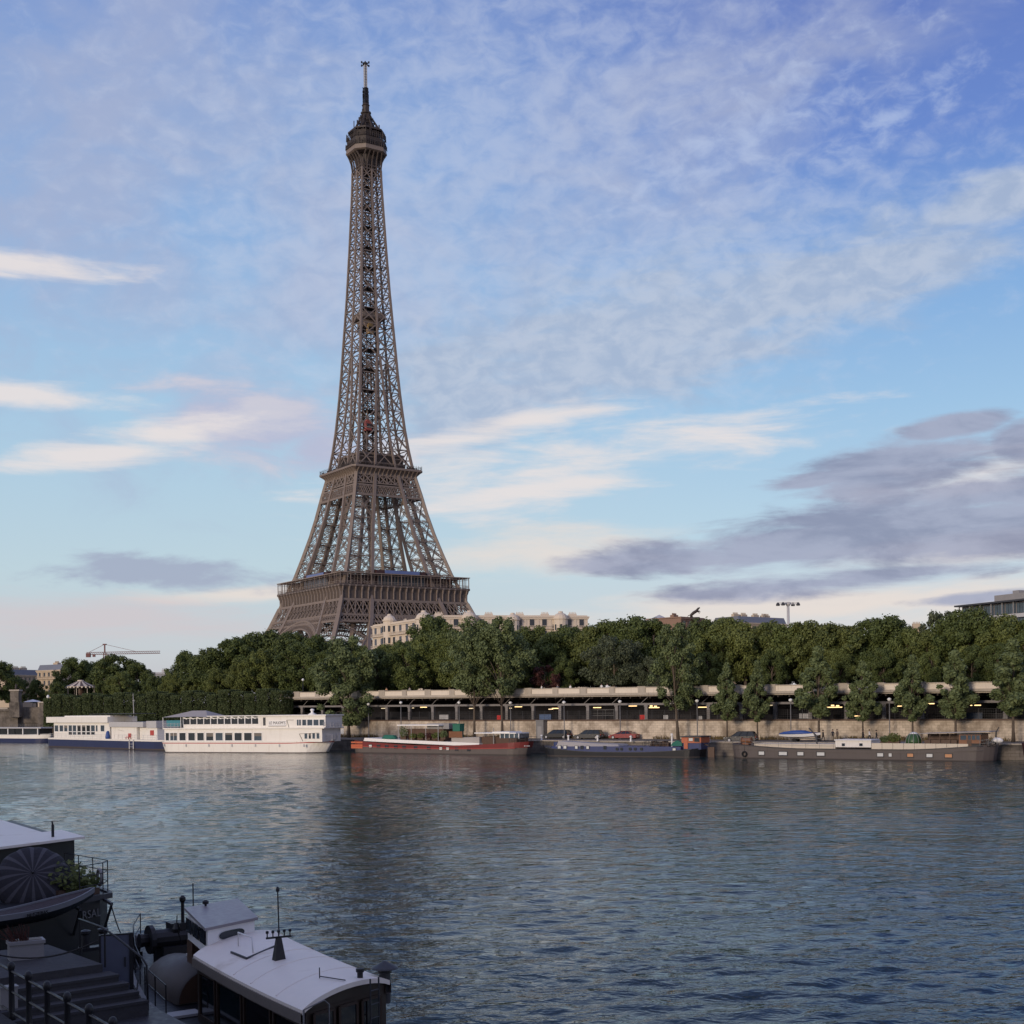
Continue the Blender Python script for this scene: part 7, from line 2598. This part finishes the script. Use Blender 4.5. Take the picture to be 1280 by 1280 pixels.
def vneg(fs):
    return [tuple(reversed(f)) for f in fs]


mb = MB()
grid_sheet(mb, lambda u, v: roofpt(u, v), 16, 20)
NU = 16
for v, s in ((0, 1), (1, -1)):
    for i in range(NU):
        p, q = roofpt(i / NU, v), roofpt((i + 1) / NU, v)
        d = Vector((0, 0, 0.1))
        mb.add([p, q, q - d, p - d], [(0, 3, 2, 1) if s > 0 else (0, 1, 2, 3)])
for u, s in ((0, 1), (1, -1)):
    for j in range(20):
        p, q = roofpt(u, j / 20), roofpt(u, (j + 1) / 20)
        d = Vector((0, 0, 0.1))
        mb.add([p, q, q - d, p - d], [(0, 1, 2, 3) if s > 0 else (0, 3, 2, 1)])
roof_m = paint('boat_roof_white', (0.84, 0.75, 0.66), 0.5, 0.10, 0.9, dirt=(0.56, 0.45, 0.35), bump=0.12)
rf = mb.build('roof', roof_m, nb2, True)
md = rf.modifiers.new('edges', 'EDGE_SPLIT')
md.split_angle = math.radians(40)
# hatch outline, hoop and small fittings on the roof
mb = MB()
for p, q in (((0.22, 0.80), (0.24, 0.66)), ((0.24, 0.66), (0.62, 0.69))):
    mb.beam(roofpt(*p, 0.02), roofpt(*q, 0.02), 0.035, 0.05)
mb.build('hatch_seam', M['darkgrey'], rf)
for v in (0.22, 0.44, 0.60):
    mb = MB()
    for i in range(15):
        mb.beam(roofpt(0.02 + 0.064 * i, v, 0.004), roofpt(0.02 + 0.064 * (i + 1), v, 0.004), 0.03, 0.012)
    mb.build('roof_seam', roof_m, rf)
p, q = roofpt(0.35, 0.84), roofpt(0.36, 0.70)
MB().path([p, p + Vector((0, 0, 0.32)), q + Vector((0, 0.06, 0.34)), q], 0.018, 6).build('grab_rail', M['white_clean'], rf, True)
p = roofpt(0.50, 0.06)
MB().tube(roofpt(0.42, 0.16), roofpt(0.42, 0.16, 0.22), 0.012).tube(roofpt(0.42, 0.16, 0.04), roofpt(0.52, 0.03, 0.03), 0.012).build('wire_stub', M['darkgrey'], rf)
# rust bloom and seams live in the paint; fascia, walls and windows below
M['fascia'] = paint('fascia_taupe', (0.17, 0.145, 0.13), 0.5, 0.2, 0.8)
for u, dx in ((0, -0.03), (1, 0.03)):
    mb = MB()
    for j in range(20):
        p, q = roofpt(u, j / 20), roofpt(u, (j + 1) / 20)
        o, d0, d1 = Vector((dx, 0, 0)), Vector((0, 0, 0.06)), Vector((0, 0, 0.27))
        ins = Vector((-dx * 3, 0, 0))
        mb.add([p + o - d0, q + o - d0, q + o - d1, p + o - d1, p + ins - d0, q + ins - d0, q + ins - d1, p + ins - d1], [(0, 1, 2, 3), (7, 6, 5, 4), (3, 2, 6, 7), (0, 4, 5, 1)])
    mb.build('fascia', M['fascia'], nb2)
mb = MB()
wl = lambda u, v: roofpt(u, v)
c = [wl(0.03, 0.012), wl(0.97, 0.012), wl(0.97, 0.985), wl(0.03, 0.985)]
mb.loft([[(p.x, p.y, 0.9) for p in c], [(p.x, p.y, 2.40) for p in c]])
# gable under the camber at both ends
for v in (0.012, 0.985):
    vs = [wl(0.03, v)] + [wl(0.03 + 0.94 * i / 12, v) for i in range(13)]
    pts = [Vector((q.x, q.y, q.z - 0.04)) for q in [wl(0.03 + 0.94 * i / 12, v) for i in range(13)]]
    base = [Vector((q.x, q.y, 2.38)) for q in pts]
    mb.add(pts + base, [(i, i + 1, 14 + i, 13 + i) for i in range(12)])
mb.build('cabin', paint('brown_cabin', (0.035, 0.024, 0.018), 0.45, 0.25, 1.0), nb2)
gl = glass('near_glass', (0.006, 0.006, 0.008), 0.06)
M['cabin_trim'] = paint('cabin_trim', (0.04, 0.024, 0.017), 0.5, 0.2)
l0, l1 = wl(0.03, 0.012), wl(0.03, 0.985)
along = (Vector((l1.x, l1.y)) - Vector((l0.x, l0.y))).normalized()
for v0, v1 in ((0.04, 0.24), (0.27, 0.50), (0.53, 0.76), (0.79, 0.95)):
    p, q = wl(0.03, v0), wl(0.03, v1)
    mb = MB()
    mb.add([(p.x - 0.012, p.y, 1.15), (q.x - 0.012, q.y, 1.15), (q.x - 0.012, q.y, 2.1), (p.x - 0.012, p.y, 2.1)], [(0, 1, 2, 3)])
    mb.mat(1)
    for z in (1.12, 2.12):
        mb.beam((p.x - 0.02, p.y, z), (q.x - 0.02, q.y, z), 0.05)
    for e in (p, q):
        mb.beam((e.x - 0.02, e.y, 1.12), (e.x - 0.02, e.y, 2.12), 0.05)
    mb.build('window', [gl, M['cabin_trim']], nb2)
for u0, u1, nm in ((0.12, 0.34, 'window'), (0.40, 0.60, 'door'), (0.66, 0.88, 'window')):
    p, q = wl(u0, 0.012), wl(u1, 0.012)
    z0 = 1.0 if nm == 'door' else 1.3
    mb = MB()
    o = Vector((0.02, -0.05, 0))
    mb.add([(p.x + o.x, p.y + o.y, z0), (q.x + o.x, q.y + o.y, z0), (q.x + o.x, q.y + o.y, 2.3), (p.x + o.x, p.y + o.y, 2.3)], [(0, 1, 2, 3)])
    mb.mat(1)
    for z in (z0, 2.3):
        mb.beam((p.x + o.x, p.y + o.y, z), (q.x + o.x, q.y + o.y, z), 0.05)
    for e in (p, q):
        mb.beam((e.x + o.x, e.y + o.y, z0), (e.x + o.x, e.y + o.y, 2.3), 0.05)
    mb.build(nm, [gl, M['cabin_trim']], nb2)
# ladder and bracket at the near end
mb = MB()
p, q = wl(0.70, 0.0), wl(0.80, 0.0)
o = Vector((0.05, -0.14, 0))
for e in (p, q):
    mb.tube((e.x + o.x, e.y + o.y, 0.9), (e.x + o.x, e.y + o.y, 2.75), 0.018)
for k in range(6):
    z = 1.1 + 0.28 * k
    mb.tube((p.x + o.x, p.y + o.y, z), (q.x + o.x, q.y + o.y, z), 0.014)
mb.build('ladder', M['darkgrey'], nb2)
p = wl(0.06, 0.0)
MB().path([(p.x - 0.2, p.y - 0.25, 1.2), (p.x - 0.2, p.y - 0.25, 2.5), (p.x + 0.25, p.y - 0.2, 2.62), (p.x + 0.4, p.y - 0.1, 2.5), (p.x + 0.4, p.y - 0.1, 1.2)], 0.02, 6).build('boarding_rail', M['steel'], nb2, True)
# hull
mb = MB()
secs = []
for v, xl, xr, zd in ((-2.5, 0.3, 3.1, 0.95), (-1.0, -0.30, 3.35, 0.9), (2.0, -0.42, 3.45, 0.88), (6.0, -0.42, 3.5, 0.92), (9.0, -0.2, 3.5, 1.0), (11.0, 0.15, 3.45, 1.12), (13.0, 0.62, 3.3, 1.25), (14.8, 1.25, 2.9, 1.38), (15.9, 1.85, 2.4, 1.48)):
    secs.append([(xl, v, zd), (xl + 0.02, v, 0.4), (xl + 0.25, v - (0.6 if v > 12 else 0), -0.7), (xr - 0.25, v - (0.6 if v > 12 else 0), -0.7), (xr - 0.02, v, 0.4), (xr, v, zd)])
mb.loft(secs)
mb.build('hull', M['black'], nb2)
mb = MB()
for s0, s1 in zip(secs, secs[1:]):
    for k in (0, 5):
        mb.beam(Vector(s0[k]) + Vector((0, 0, 0.03)), Vector(s1[k]) + Vector((0, 0, 0.03)), 0.12, 0.09)
mb.build('gunwale', M['steel'], nb2)
mb = MB()
rail(mb, [(-0.2, 7.4, 0.95), (0.0, 9.6, 1.02), (0.45, 11.8, 1.2), (1.15, 14.2, 1.35), (1.8, 15.6, 1.45)], 0.75, 2, 0.016, 1.1)
mb.build('railing', M['black'], nb2)
MB().bx(-0.3, 0.55, 7.0, 7.5, 0.96, 1.02).build('side_plank', M['palegrey'], nb2)
# barrel roofed cabin on the foredeck
mb = MB()
rings = []
for v, k in ((8.2, 1.0), (10.2, 1.0), (11.0, 0.9), (11.5, 0.7), (11.8, 0.35)):
    rings.append([(1.25 + 0.92 * k * math.cos(t), v, 1.0 + 0.85 * k * math.sin(t)) for t in [PI * i / 14 for i in range(15)]])
mb.loft(rings, caps=True, closed=False)
mb.mat(1)
mb.add([(1.25 + 0.86 * math.cos(t), 8.19, 1.02 + 0.78 * math.sin(t)) for t in [PI * i / 14 for i in range(15)]], [tuple(range(15))])
mb.build('foredeck_cabin', [paint('cabin_beige', (0.10, 0.088, 0.078), 0.5, 0.3, 0.8), M['wood_dark']], nb2, True)
MB().bx(1.2, 1.9, 9.6, 9.95, 1.86, 1.92).bx(1.5, 2.0, 9.1, 9.5, 1.84, 1.9).build('hatch_board', M['palegrey'], nb2)
# winch, wheel and lamp at the bow
mb = MB()
mb.bx(1.3, 2.3, 12.0, 12.9, 1.2, 1.75)
mb.path([(1.1, 12.4, 1.95), (2.5, 12.4, 1.95)], [0.26, 0.26], 12).path([(1.0, 12.4, 1.95), (1.12, 12.4, 1.95)], [0.4, 0.4], 14).path([(2.48, 12.4, 1.95), (2.6, 12.4, 1.95)], [0.4, 0.4], 14)
mb.path([(0.75, 12.4, 1.95), (1.0, 12.4, 1.95)], [0.2, 0.16], 10).bx(1.6, 2.1, 12.2, 12.7, 2.15, 2.35)
mb.build('anchor_winch', M['black'], nb2, False)
mb = MB().tube((1.95, 12.3, 2.2), (1.95, 12.3, 2.95), 0.05).lathe((1.95, 12.3, 2.9), [(0.05, 0), (0.09, 0.07), (0.09, 0.14), (0.03, 0.2)], 10).tube((2.15, 12.0, 2.0), (2.15, 12.0, 3.45), 0.018)
mb.build('bow_light', M['black'], nb2)
mb = MB()
mb.path([(2.55, 11.2 + 0.34 * math.cos(t), 2.15 + 0.34 * math.sin(t)) for t in [2 * PI * k / 18 for k in range(19)]], 0.03, 6)
for k in range(6):
    mb.beam((2.55, 11.2, 2.15), (2.55, 11.2 + 0.44 * math.cos(k * PI / 3), 2.15 + 0.44 * math.sin(k * PI / 3)), 0.03)
mb.tube((2.4, 11.2, 2.15), (2.7, 11.2, 2.15), 0.05).tube((2.65, 11.2, 1.1), (2.65, 11.2, 2.15), 0.05)
mb.build('wheel', M['black'], nb2)
mb = MB().path([(0.9, 13.2 + 0.22 * math.cos(t), 1.7 + 0.22 * math.sin(t)) for t in [2 * PI * k / 14 for k in range(15)]], 0.07, 6)
mb.bx(0.6, 1.0, 12.9, 13.6, 1.2, 1.55).path([(0.8, 14.0, 1.5), (0.8, 14.6, 1.62)], [0.2, 0.2], 10)
mb.build('mooring_gear', M['black'], nb2)
# wheelhouse
wc = [(0.62, 6.75), (2.05, 7.35), (2.55, 9.9), (1.05, 9.35)]
mb = MB()
mb.loft([[(x, y, 2.4) for x, y in wc], [(x, y, 3.02) for x, y in wc]])
wh2 = mb.build('wheelhouse', M['white_clean'], nb2)
MB().loft([[(1.02, 9.34, 1.0), (2.3, 9.68, 1.0), (2.3, 9.1, 1.0), (1.0, 8.9, 1.0)], [(1.02, 9.34, 2.4), (2.3, 9.68, 2.4), (2.3, 9.1, 2.4), (1.0, 8.9, 2.4)]]).build('wheelhouse_wall', M['wood_dark'], wh2)
mb = MB()
ce = (Vector((1.33, 7.04)))
mb.loft([[(x + (x - 1.5) * 0.12, y + (y - 8.3) * 0.07, 3.02 + (y - 6.7) * 0.04) for x, y in wc], [(x + (x - 1.5) * 0.12, y + (y - 8.3) * 0.07, 3.09 + (y - 6.7) * 0.04) for x, y in wc]])
mb.build('wheelhouse_roof', paint('roof_mauve', (0.26, 0.235, 0.245), 0.4, 0.12, 0.8), wh2)
mb = MB()
dv = Vector((1.43, 0.6)).normalized()
nv_ = Vector((dv.y, -dv.x))
pts = []
for k in range(20):
    t_ = 2 * PI * k / 20
    sx_ = 0.42 * (abs(math.cos(t_)) ** 0.5) * (1 if math.cos(t_) > 0 else -1)
    pts.append((1.33 + dv.x * sx_ + nv_.x * 0.015, 7.04 + dv.y * sx_ + nv_.y * 0.015, 2.82 + 0.1 * math.sin(t_)))
mb.add(pts, [tuple(range(20))])
mb.build('oval_window', M['glass'], wh2)
mb = MB()
l = [Vector((0.62, 6.75)), Vector((1.0, 9.35))]
for k in range(3):
    p, q = l[0].lerp(l[1], 0.08 + 0.31 * k), l[0].lerp(l[1], 0.34 + 0.31 * k)
    mb.add([(p.x - 0.02, p.y, 2.62), (q.x - 0.02, q.y, 2.62), (q.x - 0.02, q.y, 2.98), (p.x - 0.02, p.y, 2.98)], [(0, 1, 2, 3)])
mb.build('side_window', M['glass'], wh2)
MB().lathe((1.55, 9.4, 3.18), [(0.03, 0), (0.03, 0.05), (0.08, 0.07), (0.085, 0.13), (0.03, 0.17)], 10).build('searchlight', M['black'], wh2)
mb = MB().path([(0.85, 9.2, 2.3), (0.7, 9.2, 2.75), (0.72, 9.2, 3.05)], 0.015, 5).lathe((0.7, 9.2, 2.62), [(0.09, 0), (0.11, 0.1), (0.05, 0.25)], 8)
mb.build('horn', M['black'], wh2)
# comb shaped stove flue, mast, vents
p = roofpt(0.44, 0.52)
w_ = nb2.matrix_world
mb = MB()
mb.loft([[(p.x + x * 0.13, p.y + y * 0.1, p.z - 0.03) for x, y in ((-1, -1), (1, -1), (1, 1), (-1, 1))], [(p.x + x * 0.05, p.y + y * 0.05, p.z + 0.48) for x, y in ((-1, -1), (1, -1), (1, 1), (-1, 1))]])
tv = Vector((0.93, -0.37))
mb.beam((p.x - tv.x * 0.28, p.y - tv.y * 0.28, p.z + 0.48), (p.x + tv.x * 0.28, p.y + tv.y * 0.28, p.z + 0.51), 0.055, 0.04)
for k in range(5):
    c_ = -0.25 + 0.125 * k
    mb.lathe((p.x + tv.x * c_, p.y + tv.y * c_, p.z + 0.505 + 0.007 * k), [(0.015, 0), (0.015, 0.07), (0.036, 0.085), (0.036, 0.125), (0.015, 0.14)], 8)
mb.build('comb_flue', M['black'], nb2)
p = roofpt(0.92, 0.90)
MB().tube(p - Vector((0, 0, 0.05)), p + Vector((-0.02, 0, 1.1)), 0.018).lathe((p.x - 0.02, p.y, p.z + 1.08), [(0.045, 0), (0.05, 0.06), (0.02, 0.12)], 8).build('radio_mast', M['black'], nb2)
p = roofpt(0.70, 0.035)
MB().lathe((p.x, p.y, p.z - 0.03), [(0.06, 0), (0.06, 0.14), (0.085, 0.15), (0.085, 0.22), (0.02, 0.23)], 12).build('vent_cap', M['black'], nb2)
p = roofpt(1.0, 0.05)
MB().lathe((p.x - 0.02, p.y - 0.12, p.z - 0.5), [(0.12, 0), (0.12, 0.62), (0.15, 0.63), (0.15, 0.66)], 14).lathe((p.x - 0.02, p.y - 0.12, p.z + 0.22), [(0.30, 0), (0.28, 0.03), (0.06, 0.14), (0.02, 0.16)], 16).lathe((p.x - 0.02, p.y - 0.12, p.z + 0.12), [(0.1, 0), (0.1, 0.12)], 12).build('stove_chimney', M['darkgrey'], nb2)

# ------------------------------------------------------------------ dark barge with the dinghy
Cc, Eb, Ab = Vector((-12.44, 40.81)), Vector((0.47, 0.883)), Vector((-0.545, 0.838))


def Q(u, v, z):
    p = Cc + Eb * u + Ab * v
    return Vector((p.x, p.y, z))


db = thing('dark_barge', 'black houseboat barge with a white flat roof moored at the left edge', 'barge', (0, 0, 0))
quad = lambda us, v0, v1, z: [Q(us[0], v0, z), Q(us[1], v0, z), Q(us[1], v1, z), Q(us[0], v1, z)]
hullm = M['black']
mb = MB()
mb.loft([[Q(u, v, z) for u, v in ((-9.5, 0.35), (-9.0, 0.0), (-0.5, 0.0), (-0.05, 0.4), (0.1, 14), (-9.5, 14))] for z in (-0.8, 0.9, 2.6)])
mb.build('hull', hullm, db)
MB().loft([[Q(u, v, z) for u, v in ((-9.6, -0.06), (0.0, -0.06), (0.12, 0.35), (0.2, 14), (0.0, 14), (-0.06, 0.42), (-0.12, 0.12), (-9.6, 0.12))] for z in (2.5, 2.66)]).build('bulwark', M['darkgrey'], db)
mb = MB().loft([quad((-9.2, 0.0), 4.3, 13.5, z) for z in (2.55, 3.98)])
mb.build('deckhouse', hullm, db)
mb = MB().loft([quad((-9.6, 0.35), 3.95, 7.0, 3.98), quad((-9.6, 0.35), 3.95, 7.0, 4.06)])
mb.loft([quad((-9.6, -0.5), 7.0, 13.7, 3.98), quad((-9.6, -0.5), 7.0, 13.7, 4.05)])
mb.build('roof', roof_m, db)
MB().loft([quad((-9.4, -3.2), 6.5, 11.5, 4.061), quad((-9.4, -3.0), 6.7, 11.3, 4.2)]).build('roof_hatch', M['cream'], db)
p = Q(-0.7, 5.0, 4.06)
mb = MB().tube(p, p + Vector((0, 0, 0.42)), 0.05).tube(p + Vector((0, 0, 0.42)), p + Vector((-0.02, 0, 0.52)), 0.03)
mb.beam(p + Vector((-0.3, 0, 0.52)), p + Vector((0.1, 0, 0.52)), 0.015)
mb.build('flue_pipe', M['black'], db)
mb = MB()
rail(mb, [Q(-0.6, 3.8, 2.66), Q(0.02, 0.5, 2.66), Q(-0.35, 0.05, 2.66), Q(-1.3, 0.05, 2.66)], 0.95, 3, 0.016, 0.9)
mb.build('railing', hullm, db)
text_on(db, 'RSAL', 0.34, M['steel'], Q(-1.25, -0.05, 2.02), (PI / 2, 0, math.atan2(Eb.y, Eb.x)), sx=1.0)
mb = MB()
for u in (-1.6, -0.35):
    mb.beam(Q(u, -0.04, 2.5), Q(u, -0.85, 2.45), 0.08).beam(Q(u, -0.85, 2.45), Q(u, -0.04, 1.6), 0.06)
mb.build('davit', M['darkgrey'], db)
# dinghy hung across the stern
dg = thing('dinghy', 'dark rowing dinghy with a white top strake hung across the stern of the black barge', 'dinghy', Q(-3.3, -0.62, 0), math.atan2(Eb.y, Eb.x))
mb, ms, mi_ = MB(), MB(), MB()
secs = []
for i in range(15):
    q = i / 14
    x = -2.7 + 5.0 * q
    w = 0.52 * min(1, 0.75 + 0.5 * q) * (1 - max(0, (q - 0.55) / 0.47) ** 2.2)
    zs = 2.72 + 0.06 * (1 - q) ** 2 + 0.30 * max(0, (q - 0.35) / 0.65) ** 1.8
    zk = 2.30 + 0.45 * max(0, (q - 0.6) / 0.4) ** 1.8
    secs.append((x, max(0.02, w), zs, zk))
rings = [[(x, -w, zs - 0.14), (x, -w * 0.82, zk + 0.16), (x, 0, zk), (x, w * 0.82, zk + 0.16), (x, w, zs - 0.14)] for x, w, zs, zk in secs]
mb.loft(rings, caps=True, closed=False)
dh = mb.build('hull', M['black'], dg, True)
for (x0, w0, s0, k0), (x1, w1, s1, k1) in zip(secs, secs[1:]):
    for sg in (-1, 1):
        vs = [(x0, sg * (w0 + 0.012), s0 - 0.15), (x1, sg * (w1 + 0.012), s1 - 0.15), (x1, sg * (w1 + 0.03), s1), (x0, sg * (w0 + 0.03), s0), (x0, sg * (w0 - 0.03), s0), (x1, sg * (w1 - 0.03), s1), (x0, sg * (w0 - 0.03), s0 - 0.15), (x1, sg * (w1 - 0.03), s1 - 0.15)]
        ms.add(vs, [(0, 1, 2, 3), (3, 2, 5, 4), (4, 5, 7, 6)])
    mi_.add([(x0, -w0 * 0.92, s0 - 0.05), (x1, -w1 * 0.92, s1 - 0.05), (x1, w1 * 0.92, s1 - 0.05), (x0, w0 * 0.92, s0 - 0.05)], [(0, 1, 2, 3)])
strm = paint('strake_white', (0.17, 0.17, 0.185), 0.5, 0.2, 1.0)
ms.build('strake', strm, dg)
mi_.build('inside', paint('dinghy_cover', (0.04, 0.022, 0.022), 0.7, 0.3, 1.0), dg)
text_on(dg, 'MUSTERAS', 0.15, M['black'], (-0.72, -0.585, 2.595), (PI / 2, 0, 0), sx=1.05)
# parasol tilted towards the bank
pc = Q(-2.6, 1.6, 3.25)
par = thing('striped_parasol', 'large dark striped parasol tilted over on the stern of the black barge', 'parasol', pc)
axis = Vector((0.30, -0.80, 0.52)).normalized()
ref = axis.orthogonal().normalized()
r2 = axis.cross(ref)
mb = MB()
NP, NR = 48, 8
rad = 1.12
vs, fs, mis = [], [], []
for j in range(NR + 1):
    t_ = j / NR
    rr_ = rad * math.sin(t_ * PI / 2 * 0.92)
    hh = 0.58 * math.cos(t_ * PI / 2 * 0.92)
    for k in range(NP):
        sag = 1.0 - (0.03 * t_ if k % 4 == 2 else 0)
        a_ = 2 * PI * k / NP
        vs.append(axis * (hh - 0.2) + (ref * math.cos(a_) + r2 * math.sin(a_)) * rr_ * sag)
for j in range(NR):
    for k in range(NP):
        mb.mat(1 if k % 3 == 0 else 0)
        a_, b_ = j * NP + k, j * NP + (k + 1) % NP
        mb.add([vs[a_], vs[b_], vs[b_ + NP], vs[a_ + NP]], [(0, 1, 2, 3)])
mb.build('canopy', [paint('parasol_charcoal', (0.026, 0.024, 0.03), 0.85, 0.15, 1.5), paint('parasol_stripe', (0.075, 0.07, 0.08), 0.85, 0.15, 1.5)], par)
MB().tube(axis * 0.5, axis * -1.2, 0.025).build('pole', M['darkgrey'], par)
MB().lathe(axis * 0.38, [(0.05, 0), (0.04, 0.06), (0.01, 0.1)], 8).build('finial', M['black'], par)
for u, v, w, h, m, l in ((-1.55, 0.9, 1.3, 1.15, 'leaf_light', 'lush yellowish green plant beside the striped parasol'), (-0.85, 0.8, 1.0, 0.8, 'leaf_plane', 'lower green plant at the stern corner of the black barge')):
    bush(l, Q(u, v, 2.6), w, h, m, 520, 0.085, 'plants on the black barge', True, 'deck_plant', math.atan2(Eb.y, Eb.x))
p = Q(-0.3, 0.55, 2.66)
t = thing('life_ring', 'pale life ring on the stern rail of the black barge', 'life ring', p + Vector((0, 0, 0.45)), math.atan2(Ab.y, Ab.x))
MB().path([(0.24 * math.cos(a_), 0, 0.24 * math.sin(a_)) for a_ in [2 * PI * k / 18 for k in range(19)]], 0.05, 7).build('ring', M['grey'], t, True)


def sag_rope(label, p, q, sag, r=0.02):
    p, q = Vector(p), Vector(q)
    pts = []
    for i in range(13):
        t_ = i / 12
        c_ = p.lerp(q, t_)
        c_.z -= sag * 4 * t_ * (1 - t_)
        pts.append(c_)
    o = MB().path(pts, r, 6).build('mooring_rope', M['rope'], None, True)
    return tag(o, label, 'rope', 'mooring ropes in the foreground')


L2W = lambda x, y, z: Vector((-4.13 + AX.x * x + AY.x * y, 25.5 + AX.y * x + AY.y * y, z))
sag_rope('long dark mooring rope sagging from the black barge to the bow winch', Q(0.05, 0.2, 2.2), L2W(1.0, 13.0, 1.75), 0.55)
sag_rope('upper of the two ropes tied to the right post of the gate', (-9.07, 31.2, 2.35), L2W(0.6, 12.0, 1.35), 0.15)
sag_rope('lower of the two ropes tied to the right post of the gate', (-9.07, 31.2, 1.75), L2W(0.2, 10.8, 1.2), 0.25)
sag_rope('dark rope lying slack along the platform in front of the white planter', PR3 if False else Vector((-11.9, 30.2, 2.75)), Vector((-9.6, 30.35, 3.0)), 0.22)
# mooring dolphin block beside the gate
t = thing('mooring_bitts', 'dark mooring bitts on the platform against the black barge', 'bollard', (-10.2, 32.0, 2.5), 0.7)
MB().bx(-0.35, 0.35, -0.15, 0.15, 0, 0.08).build('base', M['black'], t)
for x in (-0.22, 0.22):
    MB().lathe((x, 0, 0.08), [(0.1, 0), (0.09, 0.3), (0.13, 0.34), (0.13, 0.4), (0.03, 0.43)], 12).build('bitt', M['black'], t)

# ------------------------------------------------------------------ unseen houses added behind the camera: they keep the low sun off the near quay
hs = thing('shade_house_row', 'unseen row of stone apartment houses added behind the viewpoint to shade the near quay', 'building', (-60, -34, 6.7))
mb = MB().bx(-110, 90, -14, 0, -4, 21)
for z in (4.2, 7.6, 11.0, 14.4, 17.8):
    mb.bx(-110, 90, 0, 0.25, z - 0.2, z + 0.1)
mb.build('wall', M['facade2'], hs)
MB().loft([[(x, -14, 21), (x, 0.4, 21), (x, -2.0, 25), (x, -12, 25)] for x in (-110, 90)]).build('roof', M['zinc'], hs)
for i in range(18):
    for k in range(5):
        window_part(hs, -105 + 11 * i, -103 + 11 * i, 1.6 + 3.4 * k, 3.7 + 3.4 * k, 0.0, out=1)
